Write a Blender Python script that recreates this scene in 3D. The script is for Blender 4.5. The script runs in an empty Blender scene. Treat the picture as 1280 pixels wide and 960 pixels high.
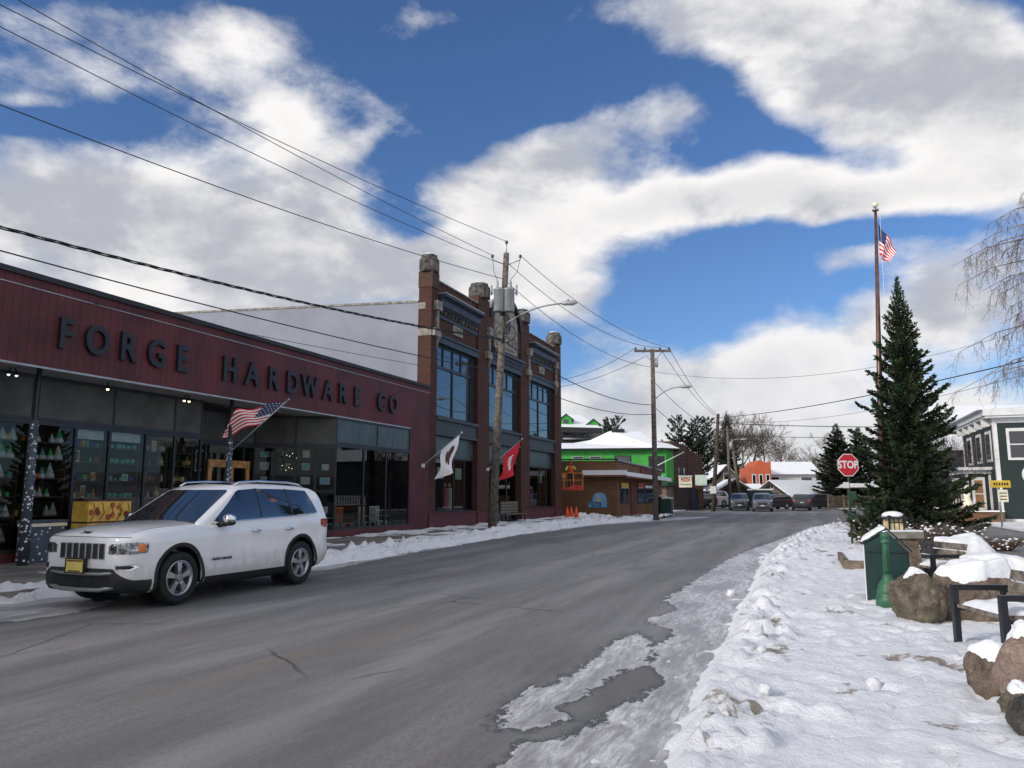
import bpy, math, random
import numpy as np
from mathutils import Vector, Matrix, noise
rad = math.radians
scene = bpy.context.scene
COL = scene.collection
R = random.Random(11)

# ------------------------------------------------------------------ street frame
P0 = (-10.4, 16.5)
DX, DY = .3593, .9332            # along the street
NX, NY = .9332, -.3593           # across the street, away from the shops
ROT = -math.atan2(DX, DY)
def W(s, t, z=0.):
    return Vector((P0[0] + s*DX + t*NX, P0[1] + s*DY + t*NY, z))
def to_st(x, y):
    a, b = x - P0[0], y - P0[1]
    return a*DX + b*DY, a*NX + b*NY

# ------------------------------------------------------------------ materials
def nt(m):
    m.use_nodes = True
    t = m.node_tree
    return t, t.nodes, t.links
def math_node(N, L, op, a, b=None, c=None, clamp=False):
    n = N.new('ShaderNodeMath'); n.operation = op; n.use_clamp = clamp
    for i, v in enumerate((a, b, c)):
        if v is None: continue
        if isinstance(v, (int, float)): n.inputs[i].default_value = v
        else: L.new(v, n.inputs[i])
    return n.outputs[0]
def sstep(N, L, v, a, b, o0=0., o1=1.):
    n = N.new('ShaderNodeMapRange'); n.interpolation_type = 'SMOOTHSTEP'
    L.new(v, n.inputs[0])
    for i, q in zip((1, 2, 3, 4), (a, b, o0, o1)): n.inputs[i].default_value = q
    return n.outputs[0]
def mixc(N, L, f, a, b, mode='MIX'):
    n = N.new('ShaderNodeMix'); n.data_type = 'RGBA'; n.blend_type = mode
    for sock, v in ((n.inputs[0], f), (n.inputs[6], a), (n.inputs[7], b)):
        if isinstance(v, (int, float)): sock.default_value = v
        elif isinstance(v, (tuple, list)): sock.default_value = (*v, 1) if len(v) == 3 else v
        else: L.new(v, sock)
    return n.outputs[2]
def noise_node(N, L, vec, scale, detail=4, rough=.5, dist=0., out=0):
    n = N.new('ShaderNodeTexNoise')
    n.inputs['Scale'].default_value = scale; n.inputs['Detail'].default_value = detail
    n.inputs['Roughness'].default_value = rough; n.inputs['Distortion'].default_value = dist
    L.new(vec, n.inputs['Vector'])
    return n.outputs[out]
def mapping(N, L, vec, scale=(1, 1, 1), loc=(0, 0, 0), rot=(0, 0, 0), typ='POINT'):
    n = N.new('ShaderNodeMapping'); n.vector_type = typ
    n.inputs['Scale'].default_value = scale; n.inputs['Location'].default_value = loc
    n.inputs['Rotation'].default_value = rot
    L.new(vec, n.inputs['Vector'])
    return n.outputs[0]
def mat(name, col, rough=.6, metal=0., var=.18, vscale=3., bump=0., bscale=30., col2=None, emit=0., spec=None, coat=0., grooves=None):
    """one principled material whose colour varies a little with noise; grooves=(axis, pitch, width, dark)"""
    m = bpy.data.materials.new(name)
    t, N, L = nt(m)
    b = N['Principled BSDF']
    b.inputs['Roughness'].default_value = rough; b.inputs['Metallic'].default_value = metal
    if spec is not None: b.inputs['Specular IOR Level'].default_value = spec
    if coat: b.inputs['Coat Weight'].default_value = coat; b.inputs['Coat Roughness'].default_value = .04
    tc = N.new('ShaderNodeTexCoord').outputs['Object']
    c = (*col, 1)
    if var > 0 or col2:
        f = noise_node(N, L, tc, vscale, 5, .6)
        f = sstep(N, L, f, .3, .7)
        c2 = col2 or tuple(max(0, x*(1 - 2*var)) for x in col)
        c1 = col if col2 else tuple(min(1, x*(1 + var)) for x in col)
        cc = mixc(N, L, f, c1, c2)
    else:
        cc = None
    h = None
    if bump: h = noise_node(N, L, tc, bscale, 4, .6)
    if grooves:
        ax, pitch, wid, dark = grooves
        sx = N.new('ShaderNodeSeparateXYZ'); L.new(tc, sx.inputs[0])
        q = sx.outputs['Z'] if ax == 'z' else math_node(N, L, 'ADD', sx.outputs['X'], sx.outputs['Y'])
        fr = math_node(N, L, 'FRACT', math_node(N, L, 'DIVIDE', q, pitch))
        ln = sstep(N, L, math_node(N, L, 'ABSOLUTE', math_node(N, L, 'SUBTRACT', fr, .5)), .5 - wid/pitch, .5)
        cc = mixc(N, L, ln, cc if cc is not None else c, tuple(x*dark for x in col))
        hh = math_node(N, L, 'SUBTRACT', 1., ln)
        h = hh if h is None else math_node(N, L, 'ADD', hh, math_node(N, L, 'MULTIPLY', h, .15))
    if cc is None: b.inputs['Base Color'].default_value = c
    else: L.new(cc, b.inputs['Base Color'])
    if h is not None:
        bn = N.new('ShaderNodeBump'); bn.inputs['Strength'].default_value = bump or .5
        bn.inputs['Distance'].default_value = .01 if grooves else .02
        L.new(h, bn.inputs['Height']); L.new(bn.outputs[0], b.inputs['Normal'])
    if emit:
        b.inputs['Emission Color'].default_value = c; b.inputs['Emission Strength'].default_value = emit
    return m
def brick_mat(name, c1, c2, mortar, scale=1., var=.5):
    m = bpy.data.materials.new(name)
    t, N, L = nt(m); b = N['Principled BSDF']; b.inputs['Roughness'].default_value = .85
    tc = N.new('ShaderNodeTexCoord').outputs['Object']
    sx = N.new('ShaderNodeSeparateXYZ'); L.new(tc, sx.inputs[0])
    cx = N.new('ShaderNodeCombineXYZ')
    L.new(math_node(N, L, 'ADD', sx.outputs['X'], sx.outputs['Y']), cx.inputs[0]); L.new(sx.outputs['Z'], cx.inputs[1])
    br = N.new('ShaderNodeTexBrick'); L.new(cx.outputs[0], br.inputs['Vector'])
    br.inputs['Color1'].default_value = (*c1, 1); br.inputs['Color2'].default_value = (*c2, 1); br.inputs['Mortar'].default_value = (*mortar, 1)
    br.inputs['Scale'].default_value = 1.; br.inputs['Mortar Size'].default_value = .009*scale
    br.inputs['Brick Width'].default_value = .22*scale; br.inputs['Row Height'].default_value = .075*scale
    n = noise_node(N, L, tc, .8, 6, .7)
    cc = mixc(N, L, sstep(N, L, n, .3, .75, 0, var), br.outputs['Color'], tuple(x*.35 for x in c1))
    L.new(cc, b.inputs['Base Color'])
    bn = N.new('ShaderNodeBump'); bn.inputs['Strength'].default_value = .5; bn.inputs['Distance'].default_value = .01; bn.invert = True
    L.new(br.outputs['Fac'], bn.inputs['Height']); L.new(bn.outputs[0], b.inputs['Normal'])
    return m
def glass_mat(name, tint=(.75, .85, .85), trans=.8, rough=.0):
    """window glass: clear sheet whose reflection grows towards grazing angles"""
    m = bpy.data.materials.new(name)
    t, N, L = nt(m); N.clear()
    o = N.new('ShaderNodeOutputMaterial'); tr = N.new('ShaderNodeBsdfTransparent'); gl = N.new('ShaderNodeBsdfGlossy')
    tr.inputs[0].default_value = (*[x*trans for x in tint], 1); gl.inputs['Color'].default_value = (.95, .97, 1, 1); gl.inputs['Roughness'].default_value = rough
    fr = N.new('ShaderNodeFresnel'); fr.inputs[0].default_value = 1.42
    mx = N.new('ShaderNodeMixShader'); L.new(fr.outputs[0], mx.inputs[0]); L.new(tr.outputs[0], mx.inputs[1]); L.new(gl.outputs[0], mx.inputs[2])
    L.new(mx.outputs[0], o.inputs[0])
    return m
def snow_mat(name, col=(.90, .92, .96), dirty=0., dcol=(.33, .29, .25), bscale=6., bump=.5, thr=(.55, .72)):
    m = bpy.data.materials.new(name)
    t, N, L = nt(m); b = N['Principled BSDF']; b.inputs['Roughness'].default_value = .65
    b.inputs['Specular IOR Level'].default_value = .3
    tc = N.new('ShaderNodeTexCoord').outputs['Object']
    n1 = noise_node(N, L, tc, 1.3, 8, .65, .3)
    n2 = noise_node(N, L, tc, bscale, 8, .7)
    c = mixc(N, L, sstep(N, L, n2, .35, .65), col, tuple(x*.93 for x in col))
    if dirty:
        c = mixc(N, L, math_node(N, L, 'MULTIPLY', sstep(N, L, n1, *thr), dirty), c, dcol)
    L.new(c, b.inputs['Base Color'])
    bn = N.new('ShaderNodeBump'); bn.inputs['Strength'].default_value = bump; bn.inputs['Distance'].default_value = .05
    n3 = noise_node(N, L, tc, 34., 5, .75)
    L.new(math_node(N, L, 'ADD', n2, math_node(N, L, 'MULTIPLY', n3, .35)), bn.inputs['Height']); L.new(bn.outputs[0], b.inputs['Normal'])
    return m

M = {}
def mk(k, *a, **kw): M[k] = mat(k, *a, **kw)
def rock_mat(name, c1, c2, c3):
    m = bpy.data.materials.new(name); t, N, L = nt(m); b = N['Principled BSDF']; b.inputs['Roughness'].default_value = .95
    tc = N.new('ShaderNodeTexCoord').outputs['Object']
    a1 = noise_node(N, L, tc, 5., 9, .7, .8); a2 = noise_node(N, L, tc, 38., 5, .8); a3 = noise_node(N, L, mapping(N, L, tc, (1, 1, 2.5), (3, 1, 2), (.4, .3, 0)), 2.2, 6, .65, 1.2)
    c = mixc(N, L, sstep(N, L, a1, .36, .62), c1, c2)
    c = mixc(N, L, sstep(N, L, a3, .50, .60, 0, .75), c, c3)
    c = mixc(N, L, sstep(N, L, a2, .50, .66, 0, .55), c, tuple(x*.3 for x in c2))
    c = mixc(N, L, sstep(N, L, a2, .30, .40, .45, 0.), c, tuple(min(1, x*1.7) for x in c1))
    vo = N.new('ShaderNodeTexVoronoi'); vo.feature = 'DISTANCE_TO_EDGE'; vo.inputs['Scale'].default_value = 3.2; L.new(mixc(N, L, .25, tc, noise_node(N, L, tc, 6, 4, .6, 0, 1)), vo.inputs['Vector'])
    ck = sstep(N, L, vo.outputs[0], 0., .018, 1., 0.)
    c = mixc(N, L, math_node(N, L, 'MULTIPLY', ck, .15), c, tuple(x*.2 for x in c2))
    L.new(c, b.inputs['Base Color'])
    h = math_node(N, L, 'ADD', math_node(N, L, 'MULTIPLY', a1, 2.), math_node(N, L, 'SUBTRACT', math_node(N, L, 'MULTIPLY', a2, .7), math_node(N, L, 'MULTIPLY', ck, .25)))
    bn = N.new('ShaderNodeBump'); bn.inputs['Strength'].default_value = .9; bn.inputs['Distance'].default_value = .03
    L.new(h, bn.inputs['Height']); L.new(bn.outputs[0], b.inputs['Normal']); M[name] = m
mk('forge_red', (.104, .015, .018), .6, var=.24, vscale=.7, bump=.6, grooves=('h', .205, .018, .35))
mk('forge_maroon', (.095, .018, .022), .6, var=.15, bump=.2)
mk('letter_black', (.010, .013, .022), .5, var=.1)
mk('dark_frame', (.018, .022, .03), .45, var=.15)
mk('transom_panel', (.085, .085, .08), .7, var=.2, vscale=1.2)
mk('transom_teal', (.055, .085, .09), .35, var=.15, vscale=1.5, grooves=('h', .42, .03, .35), bump=.3)
mk('soffit', (.42, .42, .42), .7, var=.1)
mk('roof_black', (.02, .022, .025), .6)
mk('white_trim', (.72, .72, .72), .5, var=.05)
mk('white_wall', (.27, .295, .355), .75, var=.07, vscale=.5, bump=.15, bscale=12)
M['brick'] = brick_mat('red_brown_brick', (.112, .030, .018), (.052, .019, .013), (.06, .042, .032))
M['brick_dark'] = brick_mat('dark_brown_brick', (.12, .05, .032), (.08, .036, .026), (.07, .055, .045))
M['brick_orange'] = brick_mat('painted_orange_brick', (.62, .14, .06), (.52, .115, .05), (.42, .10, .05), 1.6, .2)
mk('stone_trim', (.30, .28, .25), .8, var=.25, vscale=4, bump=.3)
mk('stone_dark', (.12, .11, .10), .85, var=.4, vscale=4, bump=.4)
mk('cornice', (.03, .038, .055), .5, var=.2)
mk('spandrel', (.04, .055, .065), .55, var=.15)
mk('wood_door', (.50, .25, .07), .45, var=.2, vscale=5)
mk('shelf_wood', (.16, .10, .06), .6, var=.3)
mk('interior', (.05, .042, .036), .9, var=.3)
M['glass'] = glass_mat('shop_glass'); M['glass_up'] = glass_mat('upper_window_glass', (.3, .4, .5), .25)
mk('mirror_glass', (.07, .10, .13), .015, var=0, spec=1., metal=.55)
mk('pole_wood', (.16, .135, .115), .9, var=.3, vscale=6, bump=.5, bscale=40)
mk('pole_brown', (.085, .06, .045), .9, var=.3, vscale=6, bump=.4)
mk('grey_metal', (.38, .41, .43), .45, metal=.3, var=.1)
mk('steel', (.35, .36, .37), .35, metal=.8, var=.1)
mk('wire', (.02, .02, .022), .6, var=0)
mk('insulator', (.06, .05, .05), .3, var=0)
mk('black_metal', (.012, .014, .018), .35, var=.1)
mk('flag_red', (.62, .02, .035), .8, var=.08); mk('flag_white', (.86, .86, .88), .8, var=.05); mk('flag_blue', (.02, .035, .12), .8, var=.08)
mk('flag_pole', (.16, .085, .07), .4, metal=.4, var=.2)
mk('sign_red', (.50, .008, .018), .35, var=.03); mk('sign_white', (.75, .75, .75), .4, var=.04)
mk('green_post', (.03, .075, .045), .5)
mk('bollard_green', (.035, .135, .075), .5, var=.15, vscale=8)
mk('box_green', (.008, .036, .033), .4, var=.15)
mk('bench_wood', (.19, .165, .14), .8, var=.3, vscale=9, bump=.3)
mk('timber', (.20, .16, .12), .85, var=.3, bump=.3)
rock_mat('rock_brown', (.23, .19, .145), (.085, .07, .052), (.15, .14, .09))
rock_mat('rock_tan', (.29, .225, .175), (.12, .092, .072), (.19, .135, .10))
rock_mat('rock_pink', (.42, .32, .27), (.26, .19, .155), (.33, .22, .18))
rock_mat('rock_grey', (.12, .11, .10), (.04, .038, .035), (.09, .085, .06))
M['snow'] = snow_mat('clean_snow')
M['snow_roof'] = snow_mat('roof_snow', bump=.25, bscale=2.)
M['snow_walk'] = snow_mat('trodden_snow', (.89, .91, .96), 1., (.30, .26, .22), 9., .8, (.60, .66))
M['snow_bank'] = snow_mat('ploughed_snow', (.87, .89, .93), .4, (.38, .35, .32), 9., .9)
mk('concrete', (.20, .185, .175), .85, var=.25, vscale=1.5, bump=.2)
mk('kerb_stone', (.26, .25, .24), .85, var=.25)
mk('siding_brown', (.17, .085, .038), .7, var=.12, vscale=.8, grooves=('z', .22, .02, .45), bump=.5)
mk('siding_green', (.055, .40, .06), .6, var=.1, vscale=.8, grooves=('z', .25, .02, .6), bump=.5)
mk('dark_green', (.012, .05, .045), .5, var=.15)
mk('house_green', (.013, .028, .028), .6, var=.12, vscale=.8, grooves=('z', .13, .012, .5), bump=.5)
mk('dark_wood', (.05, .035, .03), .75, var=.2)
mk('dark_red_wood', (.12, .03, .025), .7)
mk('shingle_tan', (.20, .17, .14), .8, var=.2)
mk('white_siding', (.62, .62, .60), .6, var=.05, grooves=('z', .2, .015, .7), bump=.3)
mk('navy_wall', (.02, .025, .05), .7)
mk('cream', (.62, .58, .45), .6)
mk('yellow', (.72, .50, .04), .5, var=.15)
mk('yellow_chest', (.74, .46, .08), .45, var=.15, vscale=4)
mk('flower_red', (.42, .06, .02), .6); mk('flower_dark', (.10, .03, .03), .6)
mk('dot_fabric', (.055, .07, .10), .7); mk('dot_white', (.72, .74, .78), .6, var=0)
mk('bin_blue', (.075, .10, .14), .6)
mk('cone_orange', (.85, .10, .02), .5, var=.05); mk('lift_red', (.60, .05, .03), .45); mk('lift_orange', (.75, .28, .05), .5)
mk('vest_lime', (.45, .75, .18), .7, var=.1); mk('vest_orange', (.75, .10, .03), .7); mk('trousers', (.03, .03, .04), .8); mk('skin', (.45, .26, .19), .6, var=.05); mk('hat', (.30, .03, .03), .7)
mk('sign_blue', (.15, .42, .72), .5, var=.05); mk('sign_navy', (.012, .03, .10), .5, var=.0); mk('sign_tan', (.60, .50, .33), .5)
mk('lantern_pane', (.62, .52, .30), .35, var=.2, vscale=12)
mk('needle', (.030, .062, .026), .7, var=.45, vscale=2.5); mk('needle_light', (.055, .085, .035), .7, var=.4, vscale=2.5)
mk('needle_far', (.04, .058, .035), .8, var=.4, vscale=1.); mk('bark', (.10, .075, .055), .9, var=.3, bump=.4)
mk('twig', (.13, .10, .085), .9, var=.3); mk('birch', (.26, .21, .185), .8, var=.4, vscale=3); mk('shrub_brown', (.14, .085, .045), .9, var=.4)
mk('paint_white', (.88, .89, .92), .22, var=.0, coat=1.)
def road_dirt(m):
    t, N, L = nt(m); b = N['Principled BSDF']; tc = N.new('ShaderNodeTexCoord').outputs['Object']; sx = N.new('ShaderNodeSeparateXYZ'); L.new(tc, sx.inputs[0])
    n_ = noise_node(N, L, mapping(N, L, tc, (2.5, 2.5, 1.2)), 3., 8, .7)
    z_ = math_node(N, L, 'ADD', sx.outputs['Z'], math_node(N, L, 'MULTIPLY', math_node(N, L, 'SUBTRACT', n_, .5), .7))
    f_ = sstep(N, L, z_, .32, .85, .62, 0.)
    L.new(mixc(N, L, f_, (.88, .89, .92), (.40, .37, .34)), b.inputs['Base Color']); L.new(mixc(N, L, f_, (.22,)*3, (.6,)*3), b.inputs['Roughness'])
    L.new(math_node(N, L, 'SUBTRACT', 1., f_), b.inputs['Coat Weight'])
road_dirt(M['paint_white'])
mk('car_glass', (.012, .016, .02), .015, var=0, spec=1., metal=.15, coat=1.)
mk('windshield', (.03, .04, .045), .01, var=0, spec=1., metal=.35, coat=1.)
mk('chrome', (.75, .76, .78), .08, metal=1., var=0); mk('rim', (.48, .48, .49), .28, metal=.9, var=.05)
mk('tyre', (.014, .014, .015), .8, var=.3, vscale=9, bump=.3, bscale=60); mk('black_plastic', (.014, .015, .017), .55, var=.1)
mk('skid_silver', (.30, .30, .31), .4, metal=.6, var=.05); mk('lamp_clear', (.42, .44, .46), .06, metal=.7, var=.5, vscale=14, coat=1.)
mk('lamp_amber', (.80, .20, .03), .15, coat=1.); mk('lamp_red', (.45, .01, .015), .12, coat=1.)
mk('plate_yellow', (.72, .58, .14), .5, var=.05); mk('plate_white', (.6, .6, .62), .5)
mk('lamp_warm', (1., .80, .45), .5, var=0, emit=5.); mk('lamp_cool', (.75, .85, 1.), .5, var=0, emit=1.2)
for k, c in dict(teal=(.10, .34, .33), green=(.06, .42, .14), orange=(.70, .14, .05), rose=(.45, .10, .20), white=(.62, .64, .66), mint=(.12, .42, .28), amber=(.52, .34, .05), cobalt=(.03, .05, .35), cream=(.60, .55, .42), brown=(.20, .10, .05), sky=(.20, .45, .70), pale=(.48, .56, .50)).items():
    mk('goods_'+k, tuple(min(.85, q*1.5) for q in c), .45, var=.08)

# ------------------------------------------------------------------ mesh builder
class MB:
    def __init__(s): s.v = []; s.f = []; s.mi = []; s.sm = []
    def add(s, vs, fs, mi=0, sm=False):
        n = len(s.v); s.v.extend([tuple(v) for v in vs])
        for f in fs: s.f.append(tuple(i + n for i in f)); s.mi.append(mi); s.sm.append(sm)
        return s
    def box(s, x0, x1, y0, y1, z0, z1, mi=0):
        vs = [(x, y, z) for x in (x0, x1) for y in (y0, y1) for z in (z0, z1)]
        return s.add(vs, [(0, 1, 3, 2), (4, 6, 7, 5), (0, 4, 5, 1), (2, 3, 7, 6), (0, 2, 6, 4), (1, 5, 7, 3)], mi)
    def obox(s, c, size, rot=(0, 0, 0), mi=0):
        from mathutils import Euler
        m = Euler(rot).to_matrix(); c = Vector(c)
        vs = [c + m @ Vector((x*size[0]/2, y*size[1]/2, z*size[2]/2)) for x in (-1, 1) for y in (-1, 1) for z in (-1, 1)]
        return s.add(vs, [(0, 1, 3, 2), (4, 6, 7, 5), (0, 4, 5, 1), (2, 3, 7, 6), (0, 2, 6, 4), (1, 5, 7, 3)], mi)
    def tube(s, pts, r, n=8, mi=0, cap=True, sm=True):
        pts = [Vector(p) for p in pts]; rs = r if isinstance(r, (list, tuple)) else [r]*len(pts)
        vs = []; prev = None
        for i, p in enumerate(pts):
            d = (pts[min(i + 1, len(pts) - 1)] - pts[max(i - 1, 0)])
            if d.length < 1e-9: d = Vector((0, 0, 1))
            d.normalize()
            if prev is None: a = d.orthogonal().normalized()
            else:
                a = prev - d*prev.dot(d); a = a.normalized() if a.length > 1e-6 else d.orthogonal().normalized()
            prev = a; b = d.cross(a)
            for k in range(n):
                q = 2*math.pi*k/n; vs.append(p + (a*math.cos(q) + b*math.sin(q))*rs[i])
        fs = [(i*n + k, i*n + (k + 1) % n, (i + 1)*n + (k + 1) % n, (i + 1)*n + k) for i in range(len(pts) - 1) for k in range(n)]
        s.add(vs, fs, mi, sm)
        if cap:
            o = len(s.v) - len(vs)
            s.f.append(tuple(o + k for k in reversed(range(n)))); s.mi.append(mi); s.sm.append(False)
            s.f.append(tuple(o + (len(pts) - 1)*n + k for k in range(n))); s.mi.append(mi); s.sm.append(False)
        return s
    def lathe(s, prof, c=(0, 0, 0), n=20, mi=0, axis='z', sm=True):
        vs = []
        for r, h in prof:
            for k in range(n):
                q = 2*math.pi*k/n; a, b = r*math.cos(q), r*math.sin(q)
                vs.append({'z': (c[0] + a, c[1] + b, c[2] + h), 'y': (c[0] + a, c[1] + h, c[2] + b), 'x': (c[0] + h, c[1] + a, c[2] + b)}[axis])
        fs = [(i*n + k, i*n + (k + 1) % n, (i + 1)*n + (k + 1) % n, (i + 1)*n + k) for i in range(len(prof) - 1) for k in range(n)]
        s.add(vs, fs, mi, sm)
        o = len(s.v) - len(vs)
        s.f.append(tuple(o + k for k in range(n))); s.mi.append(mi); s.sm.append(False)
        s.f.append(tuple(o + (len(prof) - 1)*n + k for k in range(n))); s.mi.append(mi); s.sm.append(False)
        return s
    def prism(s, poly, a0, a1, axis='y', mi=0):
        """poly of 2-d points extruded along axis: x -> (y,z) poly, y -> (x,z) poly, z -> (x,y) poly"""
        def q(p, a): return {'x': (a, p[0], p[1]), 'y': (p[0], a, p[1]), 'z': (p[0], p[1], a)}[axis]
        n = len(poly)
        return s.add([q(p, a0) for p in poly] + [q(p, a1) for p in poly],
                     [tuple(range(n)), tuple(range(2*n - 1, n - 1, -1))] + [(i, i + n, (i + 1) % n + n, (i + 1) % n) for i in range(n)], mi)
    def grid(s, fn, nu, nv, mi=0, sm=True):
        vs = [fn(i/nu, j/nv) for i in range(nu + 1) for j in range(nv + 1)]
        mf = mi if callable(mi) else (lambda i, j: mi)
        n = len(s.v); s.v.extend([tuple(v) for v in vs])
        for i in range(nu):
            for j in range(nv):
                a = n + i*(nv + 1) + j
                s.f.append((a, a + 1, a + nv + 2, a + nv + 1)); s.mi.append(mf(i, j)); s.sm.append(sm)
        return s
    def ball(s, c, r, n=10, mi=0, sz=1., sx=1., sy=1.):
        m = n//2 + 1
        vs = [(c[0] + r*sx*math.sin(math.pi*i/m)*math.cos(2*math.pi*k/n), c[1] + r*sy*math.sin(math.pi*i/m)*math.sin(2*math.pi*k/n), c[2] + r*sz*math.cos(math.pi*i/m)) for i in range(m + 1) for k in range(n)]
        return s.add(vs, [(i*n + k, (i + 1)*n + k, (i + 1)*n + (k + 1) % n, i*n + (k + 1) % n) for i in range(m) for k in range(n)], mi, True)
    def build(s, name, mats, parent=None, fix=True):
        if isinstance(mats, (str, bpy.types.Material)): mats = [mats]
        me = bpy.data.meshes.new(name); me.from_pydata(s.v, [], s.f)
        for m in mats: me.materials.append(M[m] if isinstance(m, str) else m)
        if len(mats) > 1: me.polygons.foreach_set('material_index', s.mi)
        me.polygons.foreach_set('use_smooth', s.sm)
        me.update()
        if fix and len(s.f) < 60000:
            import bmesh
            bm = bmesh.new(); bm.from_mesh(me); bmesh.ops.recalc_face_normals(bm, faces=bm.faces); bm.to_mesh(me); bm.free()
        o = bpy.data.objects.new(name, me); COL.objects.link(o); o.parent = parent
        return o
def tag(o, label, cat, group=None):
    o['label'] = label; o['category'] = cat
    if group: o['group'] = group
    return o
def kind(o, k): o['kind'] = k; return o
def thing(name, label, cat, loc=(0, 0, 0), rz=0., group=None):
    o = bpy.data.objects.new(name, None); COL.objects.link(o); o.empty_display_size = .2
    o.location = loc; o.rotation_euler = (0, 0, rz)
    return tag(o, label, cat, group)
def thing_st(name, label, cat, s, t, z=0., rz=0., group=None):
    """a thing standing on the street frame: its own +x points across the street, its +y along it"""
    return thing(name, label, cat, W(s, t, z), ROT + rz, group)
def st_root(o, s=0, t=0, z=0, rz=0.):
    o.location = W(s, t, z); o.rotation_euler = (0, 0, ROT + rz); return o
def kids(o): return [c for c in bpy.data.objects if c.parent == o]
CHILD = {}
def copy_tree(root, loc, rz=0., label=None, cat=None, scale=None, matmap=None):
    def cp(o, par):
        c = o.copy(); COL.objects.link(c); c.parent = par
        if matmap and o.type == 'MESH' and any(sl.material and sl.material.name in matmap for sl in o.material_slots):
            c.data = o.data.copy()
            for i, m in enumerate(c.data.materials):
                if m and m.name in matmap: c.data.materials[i] = M[matmap[m.name]]
        for ch in TREE.get(o.name, []): cp(ch, c)
        return c
    def walk(o):
        TREE[o.name] = kids(o)
        for ch in TREE[o.name]: walk(ch)
    TREE = {}; walk(root)
    c = cp(root, None); c.location = loc; c.rotation_euler = (0, 0, rz)
    if scale: c.scale = (scale,)*3 if isinstance(scale, (int, float)) else scale
    if label: c['label'] = label
    if cat: c['category'] = cat
    return c
def text_mb(txt, size, extrude, xf, offset=0., mb=None, mi=0, spacing=1., squeeze=1.):
    """lettering centred on its origin; xf(x, y, z) puts it in place"""
    cu = bpy.data.curves.new('t', 'FONT'); cu.body = txt; cu.size = size; cu.extrude = extrude; cu.offset = offset
    cu.align_x = 'CENTER'; cu.align_y = 'CENTER'; cu.space_character = spacing; cu.resolution_u = 3
    o = bpy.data.objects.new('t', cu); me = bpy.data.meshes.new_from_object(o)
    mb = mb or MB()
    mb.add([xf(v.co.x*squeeze, v.co.y, v.co.z) for v in me.vertices], [tuple(p.vertices) for p in me.polygons], mi)
    bpy.data.objects.remove(o); bpy.data.curves.remove(cu); bpy.data.meshes.remove(me)
    return mb
def fbm(x, y, z=0., o=4, s=1.):
    v = 0.; a = 1.; q = s
    for _ in range(o): v += a*noise.noise((x*q, y*q, z + 3.7*_)); a *= .5; q *= 2.1
    return v
# ------------------------------------------------------------------ camera
F, HZ, HC = 960., 618., 1.62
pitch = math.atan((HZ - 480)/F)
cam = bpy.data.cameras.new('camera'); cam.sensor_width = 36.; cam.lens = 36.*F/1280.; cam.clip_end = 6000; cam.clip_start = .05
co = bpy.data.objects.new('camera', cam); COL.objects.link(co)
co.location = (0, 0, HC); co.rotation_euler = (math.pi/2 + pitch, 0, 0); scene.camera = co
scene.view_settings.view_transform = 'Standard'; scene.view_settings.look = 'None'
scene.view_settings.exposure = 0.; scene.view_settings.gamma = 1.
cy = scene.cycles
cy.max_bounces = 6; cy.diffuse_bounces = 3; cy.glossy_bounces = 3; cy.transparent_max_bounces = 12; cy.transmission_bounces = 3
cy.caustics_reflective = False; cy.caustics_refractive = False; cy.use_denoising = True

# ------------------------------------------------------------------ sky
SUN_AZ, SUN_EL = rad(238), rad(24)      # azimuth from +y towards +x: behind the camera and to its left
world = bpy.data.worlds.new('World'); scene.world = world; world.use_nodes = True
N, L = world.node_tree.nodes, world.node_tree.links
N.clear()
out = N.new('ShaderNodeOutputWorld'); bg = N.new('ShaderNodeBackground'); L.new(bg.outputs[0], out.inputs[0])
bg.inputs['Strength'].default_value = .1
tc = N.new('ShaderNodeTexCoord').outputs['Generated']
sky = N.new('ShaderNodeTexSky'); sky.sky_type = 'NISHITA'; sky.sun_disc = False
sky.sun_elevation = SUN_EL; sky.sun_rotation = SUN_AZ; sky.air_density = 1.0; sky.dust_density = .6; sky.ozone_density = 3.
skyc = mixc(N, L, 1., sky.outputs[0], (.76, .98, 1.28), 'MULTIPLY')
sx = N.new('ShaderNodeSeparateXYZ'); L.new(tc, sx.inputs[0])
X, Y, Z = sx.outputs
yc = math_node(N, L, 'MAXIMUM', Y, .05)
u = math_node(N, L, 'DIVIDE', X, yc); v = math_node(N, L, 'DIVIDE', Z, yc)
uv = N.new('ShaderNodeCombineXYZ'); L.new(u, uv.inputs[0]); L.new(v, uv.inputs[1]); uv = uv.outputs[0]
cp_, sp_ = math.cos(pitch), math.sin(pitch)
def px_uv(px, py):
    a, b = px - 640, py - 480
    y = F*cp_ + b*sp_
    return a/y, (F*sp_ - b*cp_)/y
def blob(px, py, ax, ay, rot, w):
    c = px_uv(px, py)
    q = mapping(N, L, uvw, (ax/F, ay/F, 1), (c[0], c[1], 0), (0, 0, rad(rot)), 'TEXTURE')
    n = N.new('ShaderNodeVectorMath'); n.operation = 'LENGTH'; L.new(q, n.inputs[0])
    return sstep(N, L, n.outputs[1], 0., 1.45, w, 0.)
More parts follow.
